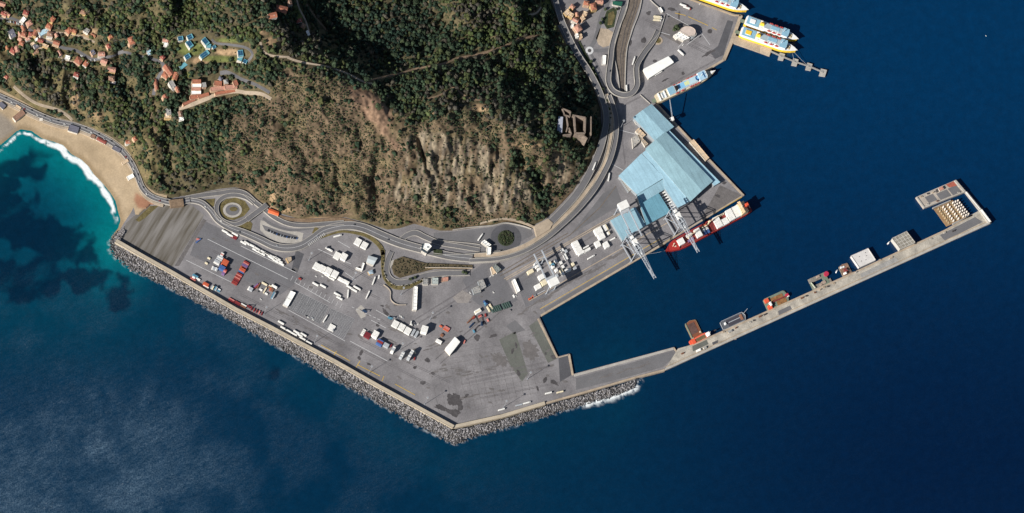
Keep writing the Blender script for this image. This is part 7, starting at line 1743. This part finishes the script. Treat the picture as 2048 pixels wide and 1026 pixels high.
for x, y, a, lab in [(1673, 543, -60, 'little white launch floating beside the small crane barge'), (1777, 486, -50, 'little white launch floating west of the gridded caisson'), (1972, 72, 30, 'tiny white boat alone on the open sea at the upper right')]:
    t = ship_root('launch', lab, x, y, math.cos(math.radians(a)), math.sin(math.radians(a)), 'boat'); t.scale = (.4,) * 3 if 'alone' in lab else (1, 1, 1); o = hull_outline(7.5, 2.6, .45); oi = hull_outline(7.2, 2.4, .5, full=.6)
    b = MB(); loft(b, oi, -.4, o, 1.0); b.build('hull', SW_, t); b = MB(); b.box((-.6, 0, 1.0), (2.4, 1.8, 1.3), 0, .85); b.build('cabin', SW_, t); b = MB(); b.box((.4, 0, 1.5), (.5, 1.6, .5)); b.build('windscreen', M_GLASS, t)
# mooring lines of the lower ferry and the container ship
for (x1, y1, z1), (x2, y2, z2), lab in [((1588, 104, 9), (1618, 133, 4), 'long mooring line from the lower ferry bow to the third dolphin'), ((1585, 107, 9), (1590, 124, 4), 'short mooring line from the lower ferry bow to the second dolphin'), ((1332, 501, 8), (1296, 508, 4), 'mooring line from the red ship bow to the quay')]:
    a = np.array(P(x1, y1, z1)); c = np.array(P(x2, y2, z2)); b = MB()
    for i in range(6):
        f = lambda s: a * (1 - s) + c * s - np.array((0, 0, 1.6 * math.sin(math.pi * s)))
        b.beam(f(i / 6), f((i + 1) / 6), 0.3)
    tag(b.build('mooring_line', PG), lab, 'rope')
# ================================================================== VEGETATION AND BREAKWATER BLOCKS
def ico(sub):
    t = (1 + 5 ** .5) / 2
    V = np.array([(-1, t, 0), (1, t, 0), (-1, -t, 0), (1, -t, 0), (0, -1, t), (0, 1, t), (0, -1, -t), (0, 1, -t), (t, 0, -1), (t, 0, 1), (-t, 0, -1), (-t, 0, 1)], float)
    F = [(0, 11, 5), (0, 5, 1), (0, 1, 7), (0, 7, 10), (0, 10, 11), (1, 5, 9), (5, 11, 4), (11, 10, 2), (10, 7, 6), (7, 1, 8), (3, 9, 4), (3, 4, 2), (3, 2, 6), (3, 6, 8), (3, 8, 9), (4, 9, 5), (2, 4, 11), (6, 2, 10), (8, 6, 7), (9, 8, 1)]
    V /= np.linalg.norm(V, axis=1)[:, None]
    for _ in range(sub):
        V = list(map(tuple, V)); c = {}; G2 = []
        def mid(a, b):
            k = (min(a, b), max(a, b))
            if k not in c:
                m = np.array(V[a]) + np.array(V[b]); m /= np.linalg.norm(m); V.append(tuple(m)); c[k] = len(V) - 1
            return c[k]
        for a, b, d in F:
            x, y, z = mid(a, b), mid(b, d), mid(d, a); G2 += [(a, x, z), (b, y, x), (d, z, y), (x, y, z)]
        F = G2; V = np.array(V)
    return np.array(V), np.array(F)
def crown(seed, lumps, leaves, flat=0.8, sub=1):
    """unit crown: several lumpy clumps of foliage plus loose leaf sprays, about radius 1, sitting on z = 0.."""
    r = np.random.RandomState(seed); Vs, Fs, Ts = [], [], []; n0 = 0
    iv, jf = ico(sub)
    for i in range(lumps):
        a = r.uniform(0, 6.28); d = 0 if i == 0 else r.uniform(0.35, 0.62); rad = 0.66 if i == 0 else r.uniform(0.30, 0.5)
        c = np.array((d * np.cos(a), d * np.sin(a), (0.85 if i == 0 else r.uniform(0.45, 1.05)) * flat + 0.1))
        k = 1 + r.uniform(-0.34, 0.30, len(iv))
        v = iv * k[:, None] * rad * np.array((1, 1, flat)) + c
        Vs.append(v); Fs.append(jf + n0); Ts.append(np.full(len(v), r.uniform(-0.35, 0.35)) + r.uniform(-.15, .15, len(v))); n0 += len(v)
    for i in range(leaves):
        u = r.normal(size=3); u /= np.linalg.norm(u); u[2] = abs(u[2]) * 0.9 - 0.15
        c = u * np.array((0.95, 0.95, flat * 0.95)) * r.uniform(0.75, 1.08) + np.array((0, 0, flat * 0.7)); s = r.uniform(0.12, 0.24)
        v = c + r.normal(size=(3, 3)) * s
        Vs.append(v); Fs.append(np.array([[0, 1, 2]]) + n0); Ts.append(np.full(3, r.uniform(-0.5, 0.5))); n0 += 3
    return np.concatenate(Vs), np.concatenate(Fs), np.concatenate(Ts)
def foliage_mat():
    m = bpy.data.materials.new('foliage'); m.use_nodes = True; n = m.node_tree.nodes; l = m.node_tree.links; b = n['Principled BSDF']
    b.inputs['Roughness'].default_value = 0.85; b.inputs['Specular IOR Level'].default_value = 0.15
    at = n.new('ShaderNodeAttribute'); at.attribute_name = 'leaf'
    geo = n.new('ShaderNodeNewGeometry'); nz = n.new('ShaderNodeTexNoise'); nz.inputs['Scale'].default_value = 0.9; nz.inputs['Detail'].default_value = 2
    l.new(geo.outputs['Position'], nz.inputs['Vector'])
    mr = n.new('ShaderNodeMapRange'); mr.inputs['From Min'].default_value = .3; mr.inputs['From Max'].default_value = .7; mr.inputs['To Min'].default_value = .65; mr.inputs['To Max'].default_value = 1.35
    l.new(nz.outputs['Fac'], mr.inputs['Value'])
    mx = n.new('ShaderNodeMix'); mx.data_type = 'RGBA'; mx.blend_type = 'MULTIPLY'; mx.inputs[0].default_value = 1
    l.new(at.outputs['Color'], mx.inputs[6]); l.new(mr.outputs['Result'], mx.inputs[7]); l.new(mx.outputs[2], b.inputs['Base Color'])
    return m
M_LEAF = foliage_mat()
M_BARK = mat('bark', (0.10, 0.075, 0.055), var=0.3, scale=1.0)
CROWNS = [crown(s, 4, 26, 0.85) for s in range(8)]
BUSH = [crown(40 + s, 3, 12, 0.66, 0) for s in range(8)]

# pixels where nothing grows
BWX, BWY = 1260, 560; OX, OY = 60, 80
blk = np.zeros((BWY + OY, BWX + OX), bool)
yy, xx = np.mgrid[0:blk.shape[0], 0:blk.shape[1]]
def stamp(x, y, r):
    i0, i1 = int(max(0, y + OY - r - 1)), int(min(blk.shape[0], y + OY + r + 2)); j0, j1 = int(max(0, x + OX - r - 1)), int(min(blk.shape[1], x + OX + r + 2))
    if i0 >= i1 or j0 >= j1: return
    s = (xx[i0:i1, j0:j1] - OX - x) ** 2 + (yy[i0:i1, j0:j1] - OY - y) ** 2 < r * r
    blk[i0:i1, j0:j1] |= s
for nm, c, w, k in HCURVES:
    for x, y in c:
        stamp(x, y, w / 2 + (2.2 if k != 'earth' else 1.2))
    for (x, y), (x2, y2) in zip(c, c[1:]):
        for q in (0.25, 0.5, 0.75): stamp(x + (x2 - x) * q, y + (y2 - y) * q, w / 2 + (2.2 if k != 'earth' else 1.2))
for p in COAST: stamp(p[0], p[1], 9)
for x, y, r in BLOCK: stamp(x, y, r)
def free(px, py):
    i = np.clip((py + OY).astype(int), 0, blk.shape[0] - 1); j = np.clip((px + OX).astype(int), 0, blk.shape[1] - 1)
    return ~blk[i, j]
CLEAR = [[(528, 60), (545, 74), (565, 92), (556, 99), (534, 92), (520, 62)], [(150, 64), (196, 52), (192, 76), (160, 74)], [(352, 68), (390, 60), (432, 70), (500, 90), (498, 128), (400, 130), (372, 148), (356, 130)], [(382, 150), (480, 146), (486, 186), (384, 204)],
         [(15, 38), (60, 50), (62, 62), (20, 48)], [(690, 168), (742, 182), (788, 222), (770, 258), (800, 300), (750, 260)], [(155, 104), (200, 104), (205, 122), (160, 116)], [(1112, 48), (1122, 48), (1142, 90), (1122, 92)], [(1128, 8), (1205, -5), (1205, 60), (1160, 80), (1140, 62)]]
def scatter(step, seed):
    r = np.random.RandomState(seed)
    x = np.arange(-50, 1215, step); y = np.arange(-60, 470, step); X, Y = np.meshgrid(x, y)
    X = (X + r.uniform(-.48, .48, X.shape) * step).ravel(); Y = (Y + r.uniform(-.48, .48, Y.shape) * step).ravel()
    ok = (sdist(X, Y, HILL) > 4) & free(X, Y)
    for c in CLEAR: ok &= ~(inpoly(X, Y, c) & (r.rand(len(X)) > 0.1))
    return X[ok], Y[ok], r
def green(px, py, r, kind):
    n = len(px); C = lambda *c: np.array(c)
    olive = C(0.060, 0.068, 0.026); dark = C(0.026, 0.042, 0.024); mid = C(0.042, 0.058, 0.030); brown = C(0.085, 0.070, 0.050); yel = C(0.105, 0.100, 0.045)
    a = fbm(px, py, 60, 201, 3)[:, None]; b = r.rand(n)[:, None]
    if kind == 'tree':
        lf = smooth(330, 230, px + 0 * py)[:, None]
        c = dark * (1 - b) + mid * b
        c = np.where((a > 0.52) & (b > 0.35), olive * (0.8 + 0.4 * b), c)
        def spot(lst): return np.maximum.reduce([smooth(1.2, 0.6, np.hypot((px - x) / rx, (py - y) / ry) + (fbm(px, py, 24, 211, 3) - .5)) for x, y, rx, ry in lst])[:, None]
        lo = spot([(330, 30, 90, 40), (300, 260, 26, 60), (240, 200, 20, 40), (475, 66, 60, 16), (1000, 60, 90, 50), (1050, 130, 50, 40), (150, 40, 60, 20)])
        c = np.where((r.rand(n)[:, None] < lo * 0.75), C(0.064, 0.076, 0.026) * (0.75 + 0.5 * b), c)
        dk = spot([(740, 60, 130, 75), (1140, 150, 60, 70), (720, 150, 60, 20), (240, 120, 24, 70)])  # darker evergreens, with the hill shade on these slopes painted into the crowns
        c = np.where(r.rand(n)[:, None] < dk * 0.85, C(0.019, 0.033, 0.022) * (0.75 + 0.5 * b), c)
        lb = spot([(120, 180, 60, 30), (380, 365, 90, 30), (930, 200, 80, 30), (590, 70, 40, 40), (600, 90, 50, 30), (100, 130, 60, 20), (1010, 250, 60, 30), (960, 30, 60, 30)])
        c = np.where((r.rand(n)[:, None] < lb * 0.6), C(0.072, 0.060, 0.046) * (0.7 + 0.5 * b), c)
        c = np.where((b > 0.90), brown * 0.85, c)
        east = smooth(600, 760, px)[:, None]; c = c * (1 - 0.12 * east)
    else:
        c = mid * 0.9 * (1 - b) + olive * 0.9 * b
        c = np.where(b > 0.78, brown * 0.9, c); c = np.where((b > 0.70) & (b < 0.78), yel * 0.85, c)
    return c * np.array((.86, .96, 1.0)) * r.uniform(0.72, 1.25, n)[:, None]
def bulk(tmpl, px, py, z, rad, hgt, rot, col, name, m):
    Vs, Fs, Cs = [], [], []; n0 = 0
    which = np.arange(len(px)) % len(tmpl)
    for k, (tv, tf, tt) in enumerate(tmpl):
        i = np.nonzero(which == k)[0]
        if not len(i): continue
        c, s = np.cos(rot[i]), np.sin(rot[i]); B = Pn(px[i], py[i], z[i])
        x = (tv[None, :, 0] * c[:, None] - tv[None, :, 1] * s[:, None]) * rad[i, None] + B[:, 0, None]
        y = (tv[None, :, 0] * s[:, None] + tv[None, :, 1] * c[:, None]) * rad[i, None] + B[:, 1, None]
        zz = tv[None, :, 2] * (rad[i] * hgt[i])[:, None] + B[:, 2, None]
        v = np.stack([x, y, zz], -1).reshape(-1, 3)
        f = (tf[None] + (np.arange(len(i)) * len(tv))[:, None, None]).reshape(-1, 3) + n0
        cc = np.clip(col[i, None, :] * (1 + tt[None, :, None]), 0.004, 0.5).reshape(-1, 3)
        Vs.append(v); Fs.append(f); Cs.append(cc); n0 += len(v)
    return npmesh(name, np.concatenate(Vs), np.concatenate(Fs), m, np.concatenate(Cs), 'leaf')

# trees
X, Y, r = scatter(6.2, 5)
s = scrubmask(X, Y); rk = rockmask(X, Y)
d1 = fbm(X, Y, 30, 301, 3)
p = np.where(s > 0.5, np.where(d1 > 0.57, 0.30, 0.035), 0.97) * (1 - 0.8 * rk)
lowb = np.maximum.reduce([smooth(1.2, .6, np.hypot((X - x) / rx, (Y - y) / ry)) for x, y, rx, ry in ((390, 368, 100, 22), (930, 215, 90, 22), (1050, 240, 50, 26))])
p = p * (1 - 0.62 * lowb)
hol = smooth(26, 8, distline(X, Y, [(1040, 320), (1068, 352), (1086, 396)]) + (fbm(X, Y, 14, 35, 2) - .5) * 16)
p = np.maximum(p, hol * .8)
vill = np.exp(-((X - 75) / 60) ** 2 - ((Y - 72) / 26) ** 2) + np.exp(-((X - 175) / 60) ** 2 - ((Y - 112) / 22) ** 2)
p = p * (1 - 0.35 * np.clip(vill, 0, 1)) * np.where(fbm(X, Y, 38, 311, 3) < 0.36, 0.55, 1) * np.where((X < 330) & (fbm(X, Y, 24, 321, 3) < 0.37), 0.22, 1)
k = r.rand(len(X)) < p; X, Y = X[k], Y[k]
rad = r.uniform(2.5, 5.2, len(X)) * np.where(r.rand(len(X)) > 0.9, 1.4, 1.0); hg = r.uniform(0.7, 1.15, len(X)); rot = r.uniform(0, 6.28, len(X))
Z = hz(X, Y) - 0.3
colr = green(X, Y, r, 'tree')
order = np.argsort(-rad * (0.8 + 0.4 * r.rand(len(X))))
inframe = (X > 4) & (X < 1195) & (Y > 4)
big = np.array([i for i in order if inframe[i]][:300]); rest = np.setdiff1d(np.arange(len(X)), big)
print('trees', len(X))
lift = rad * 0.35
tag(obj('woodland', bulk(CROWNS, X[rest], Y[rest], Z[rest] + lift[rest], rad[rest], hg[rest], rot[rest], colr[rest], 'woodland', M_LEAF)), 'dense dark green woodland covering the hill', 'woodland', kind='stuff')
TONES = [(0.030, 0.046, 0.025), (0.045, 0.060, 0.030), (0.066, 0.072, 0.028), (0.085, 0.070, 0.048)]
TNAME = ['dark green', 'mid green', 'olive green', 'bare brown']
CROWN_ME = {}
for ti, tc in enumerate(TONES):
    for q in range(3):
        tv, tf, tt = crown(100 + ti * 7 + q, 6, 60, 0.85)
        CROWN_ME[ti, q] = npmesh('crown', tv, tf, M_LEAF, np.clip(np.array(tc)[None] * (1 + tt[:, None]), .004, .5), 'leaf')
tb = MB(); tb.cyl((0, 0, -0.6), 0.11, 1.3, 6, 0.06); tb.beam((0, 0, .3), (.4, .2, .8), .05); tb.beam((0, 0, .35), (-.35, .25, .85), .05); tb.beam((0, 0, .3), (.05, -.4, .8), .05)
TRUNK = tb.mesh('trunk'); TRUNK.materials.append(M_BARK)
def zone(x, y):
    if x < 330 and y < 90: return 'in the wood above the village'
    if x < 330 and y < 190: return 'in the wood between village and coast road'
    if x < 330: return 'on the slope above the coast road bend'
    if x < 530 and y < 90: return 'in the wood above the turquoise resort'
    if x < 530 and y < 250: return 'around the turquoise resort and flats'
    if x < 530: return 'on the wooded slope below the terrace road'
    if y > 250: return 'scattered on the scrubby cliff slope'
    if x < 700: return 'near the farmhouses on the ridge'
    if x < 900 and y < 130: return 'in the deep shaded wood behind the ridge'
    if x < 900: return 'along the ridge edge above the bare shoulder'
    if y < 120: return 'in the wood above the forest track'
    return 'in the wood between forest track and ruined fort'
for j, i in enumerate(big):
    ti = int(np.argmin([abs(colr[i] - np.array(t)).sum() for t in TONES]))
    zn = zone(X[i], Y[i])
    t = thing('tree', '%s tree %s' % (TNAME[ti], zn), 'tree', tuple(Pn(X[i:i + 1], Y[i:i + 1], Z[i:i + 1])[0] + np.array((0, 0, lift[i]))), rot[i], '%s trees %s' % (TNAME[ti], zn))
    t.scale = (rad[i], rad[i], rad[i] * hg[i])
    obj('crown', CROWN_ME[ti, j % 3], t); obj('trunk', TRUNK, t)
# street trees beside the viaduct and the square
for i, (x, y, s_) in enumerate([(1212, 205, 3.6), (1214, 212, 3.4), (1217, 220, 3.8), (1219, 229, 3.2), (1219, 238, 3.6), (1218, 252, 3.6), (1216, 260, 3.2), (1205, 180, 3.2), (1190, 150, 3.2), (1181, 125, 3.4), (1186, 138, 3.4), (1352, 56, 5.0), (1348, 61, 4.2), (1356, 60, 4.0), (1204, 40, 3.2), (1200, 48, 3.2), (1232, 20, 3.2), (1210, 20, 3.2), (820, 560, 3.2), (830, 556, 3.4), (926, 546, 3.6), (932, 548, 3.0)]):
    wh = 'lined up between the hillside road and viaduct' if i < 11 else 'clustered at the ferry terminal' if i < 14 else 'around the town playing field' if i < 18 else 'beside the service ramp'
    t = thing('tree', 'mid green rounded tree ' + wh, 'tree', P(x, y, G)[:2] + (G + 1.2,), i * 1.3, 'rounded trees ' + wh); t.scale = (s_, s_, s_ * 1.2)
    obj('crown', CROWN_ME[1, i % 3], t); obj('trunk', TRUNK, t)
# bushes on the roundabout island and the planted banks
bx_, by_ = [], []
rr = np.random.RandomState(3)
while len(bx_) < 150:
    a, d = rr.uniform(0, 6.28), 15 * math.sqrt(rr.rand()); bx_.append(1012 + a * 0 + d * math.cos(a)); by_.append(476 + d * math.sin(a) * 0.95)
bz_ = [G + 0.8] * len(bx_)
for i in range(420):
    x, y = rr.uniform(786, 945), rr.uniform(514, 552)
    if inpoly(x, y, [(790, 521), (805, 515), (850, 528), (945, 532), (945, 535), (870, 535), (830, 545), (800, 553), (789, 547), (786, 535)]): bx_.append(x); by_.append(y); bz_.append(G + 2.1)
for i in range(520):
    x, y = rr.uniform(760, 850), rr.uniform(496, 582); d = distline(np.array([x]), np.array([y]), [(766, 500), (766, 540), (772, 560), (790, 574), (815, 574), (832, 566), (845, 560)])[0]
    if d < 3.2 and rr.rand() < 0.8: bx_.append(x); by_.append(y); bz_.append(G + 1.1)
for i in range(700):
    x, y = rr.uniform(1150, 1225), rr.uniform(80, 265); d = distline(np.array([x]), np.array([y]), [(1158, 82), (1170, 108), (1181, 130), (1192, 152), (1203, 178), (1212, 204), (1218, 230), (1218, 262)])[0]
    if d < 3: bx_.append(x); by_.append(y); bz_.append(G + .9)
bx_, by_, bz_ = map(np.array, (bx_, by_, bz_)); n_ = len(bx_)
tag(obj('shrubbery', bulk(BUSH, bx_, by_, bz_, rr.uniform(1.0, 2.0, n_), rr.uniform(.8, 1.2, n_), rr.uniform(0, 6.28, n_), np.where(bx_[:, None] < 950, green(bx_, by_, rr, 'bush') * 0.5 + np.array((.07, .058, .04)) * .55, green(bx_, by_, rr, 'bush') * .85), 'shrubbery', M_LEAF)), 'clipped and wild shrubs on the roundabout island and planted banks', 'shrubs', kind='stuff')

# scrub on the dry slope
X, Y, r = scatter(3.9, 9)
s = scrubmask(X, Y); rk = rockmask(X, Y); d1 = fbm(X, Y, 18, 401, 3) + 0.07 * smooth(800, 740, X)
p = np.where(s > 0.35, smooth(0.30, 0.58, d1) * 0.80 + 0.20, 0.34) * (1 - 0.55 * rk)
pk = smooth(-4, 8, sdist(X, Y, [(690, 165), (740, 178), (790, 222), (775, 262), (810, 300), (790, 300), (745, 250), (700, 200)]))
p = p * (1 - 0.75 * pk)
k = r.rand(len(X)) < p; X, Y = X[k], Y[k]
rad = r.uniform(1.0, 2.7, len(X)); hg = r.uniform(0.8, 1.2, len(X)); rot = r.uniform(0, 6.28, len(X)); Z = hz(X, Y) - 0.2; colr = green(X, Y, r, 'bush')
sc_only = (scrubmask(X, Y) > 0.5) & (X > 460)
order = [i for i in np.argsort(-rad) if sc_only[i]]; big = np.array(order[:300]); rest = np.setdiff1d(np.arange(len(X)), big)
print('shrubs', len(X))
tag(obj('scrub', bulk(BUSH, X[rest], Y[rest], Z[rest], rad[rest], hg[rest], rot[rest], colr[rest], 'scrub', M_LEAF)), 'low dry scrub spread over the hillside', 'scrub', kind='stuff')
BT = [(0.045, 0.056, 0.028), (0.085, 0.070, 0.048), (0.105, 0.100, 0.045)]; BN = ['dark green', 'brown', 'yellowish']
BME = {}
for ti, tc in enumerate(BT):
    for q in range(3):
        tv, tf, tt = crown(300 + ti * 5 + q, 3, 30, 0.62); BME[ti, q] = npmesh('shrub', tv, tf, M_LEAF, np.clip(np.array(tc)[None] * (1 + tt[:, None]), .004, .5), 'leaf')
def szone(x, y):
    if x < 620: return 'on the dry slope below the resort' if y < 330 else 'on the slope above the interchange'
    if x < 800: return 'on the dry slope under the ridge' if y < 330 else 'on the slope above the upper yard'
    if x < 960: return 'on the crest above the cliff' if y < 330 else 'at the foot of the rocky cliff'
    return 'near the ruined fort' if y < 330 else 'on the slope above the roundabout'
for j, i in enumerate(big):
    ti = int(np.argmin([abs(colr[i] - np.array(t)).sum() for t in BT])); zn = szone(X[i], Y[i])
    o = obj('shrub', BME[ti, j % 3], None, tuple(Pn(X[i:i + 1], Y[i:i + 1], Z[i:i + 1])[0]), rot[i]); o.scale = (rad[i], rad[i], rad[i] * hg[i])
    tag(o, '%s shrub %s' % (BN[ti], zn), 'shrub', '%s shrubs %s' % (BN[ti], zn))

# concrete armour blocks outside the sea wall
def tetrapod():
    b = MB(); dirs = [(0, 0, 1), (0.943, 0, -0.333), (-0.471, 0.816, -0.333), (-0.471, -0.816, -0.333)]
    for d in dirs:
        d = np.array(d); up = np.array((0, 0, 1.0)) if abs(d[2]) < .9 else np.array((1.0, 0, 0)); rr_ = np.cross(d, up); rr_ /= np.linalg.norm(rr_); u = np.cross(rr_, d); vs = []
        for q, w in ((0.0, 0.42), (1.0, 0.26)):
            for k_ in range(5): a = k_ * 2 * math.pi / 5; vs.append(tuple(d * q + (rr_ * math.cos(a) + u * math.sin(a)) * w))
        b.add(vs, [(9, 8, 7, 6, 5)[::-1]] + [(k_, (k_ + 1) % 5, 5 + (k_ + 1) % 5, 5 + k_) for k_ in range(5)])
    return b
tp_ = tetrapod(); TV = np.array(tp_.v); TF = []
for f in tp_.f:
    for q in range(1, len(f) - 1): TF.append((f[0], f[q], f[q + 1]))
TF = np.array(TF)
M_ARM = bpy.data.materials.new('armour_concrete'); M_ARM.use_nodes = True
n = M_ARM.node_tree.nodes; l = M_ARM.node_tree.links; at = n.new('ShaderNodeAttribute'); at.attribute_name = 'leaf'; l.new(at.outputs['Color'], n['Principled BSDF'].inputs['Base Color']); n['Principled BSDF'].inputs['Roughness'].default_value = .9
tq, TP = [], []
N = 8200
r = np.random.RandomState(21)
ii = r.uniform(0, len(TI) - 1.001, N); tt = r.uniform(0.0, 1.02, N) ** 0.95
i0 = ii.astype(int); fr = (ii - i0)[:, None]
pin = TI[i0] * (1 - fr) + TI[i0 + 1] * fr; pout = TO[i0] * (1 - fr) + TO[i0 + 1] * fr
wid = np.linalg.norm(pin - pout, axis=1) * np.linalg.norm(np.diff(TO, axis=0)[i0], axis=1)
kp = r.rand(N) < np.clip(wid / np.percentile(wid, 60), 0.2, 1)
jit = (fbm(pin[:, 0], pin[:, 1], 9, 501, 2) - .5) * 0.25
q = pin * (1 - tt[:, None]) + pout * (tt + jit * (tt > .7))[:, None] if False else pin + (pout - pin) * (tt + jit * (tt > .7))[:, None]
zz = 6.2 * (1 - tt) - 0.4 * tt + r.uniform(-.5, .9, N)
q, zz = q[kp], zz[kp]; N = len(q)
def rotm(r, n):
    a = r.normal(size=(n, 4)); a /= np.linalg.norm(a, axis=1)[:, None]; w, x, y, z = a.T
    return np.stack([np.stack([1 - 2 * (y * y + z * z), 2 * (x * y - z * w), 2 * (x * z + y * w)], -1), np.stack([2 * (x * y + z * w), 1 - 2 * (x * x + z * z), 2 * (y * z - x * w)], -1), np.stack([2 * (x * z - y * w), 2 * (y * z + x * w), 1 - 2 * (x * x + y * y)], -1)], 1)
R = rotm(r, N); sc = r.uniform(1.35, 2.25, N); tone = np.where(r.rand(N) > .45, r.uniform(.18, .37, N), r.uniform(.04, .12, N))[:, None] * np.array((1.0, .96, .98)) * (1 - .45 * smooth(.62, .95, tt[kp]))[:, None]
base = Pn(q[:, 0], q[:, 1], zz)
big = np.argsort(-sc)[:300]; rest = np.setdiff1d(np.arange(N), big)
Vv = (np.einsum('nij,vj->nvi', R[rest], TV) * sc[rest, None, None] + base[rest, None]).reshape(-1, 3)
Ff = (TF[None] + (np.arange(len(rest)) * len(TV))[:, None, None]).reshape(-1, 3)
tag(obj('armour_blocks', npmesh('armour_blocks', Vv, Ff, M_ARM, np.repeat(tone[rest], len(TV), 0), 'leaf')), 'mass of pale and dark concrete armour blocks on the breakwater slope', 'breakwater blocks', kind='stuff')
from mathutils import Matrix
AME = [npmesh('tetrapod', TV, TF, M_ARM, np.repeat(np.array([[a, a * .96, a * .98]]), len(TV), 0), 'leaf') for a in (.30, .09)]
for i in big:
    pale = tone[i, 0] > .14
    side = 'south-west' if q[i, 0] < 905 else 'south-east'
    o = obj('tetrapod', AME[0 if pale else 1]); M4 = Matrix(R[i].tolist()).to_4x4() @ Matrix.Scale(float(sc[i]), 4); M4.translation = base[i]; o.matrix_world = M4
    tag(o, '%s concrete tetrapod on the %s breakwater slope' % ('pale' if pale else 'weathered dark', side), 'tetrapod', '%s tetrapods on the %s slope' % ('pale' if pale else 'dark', side))
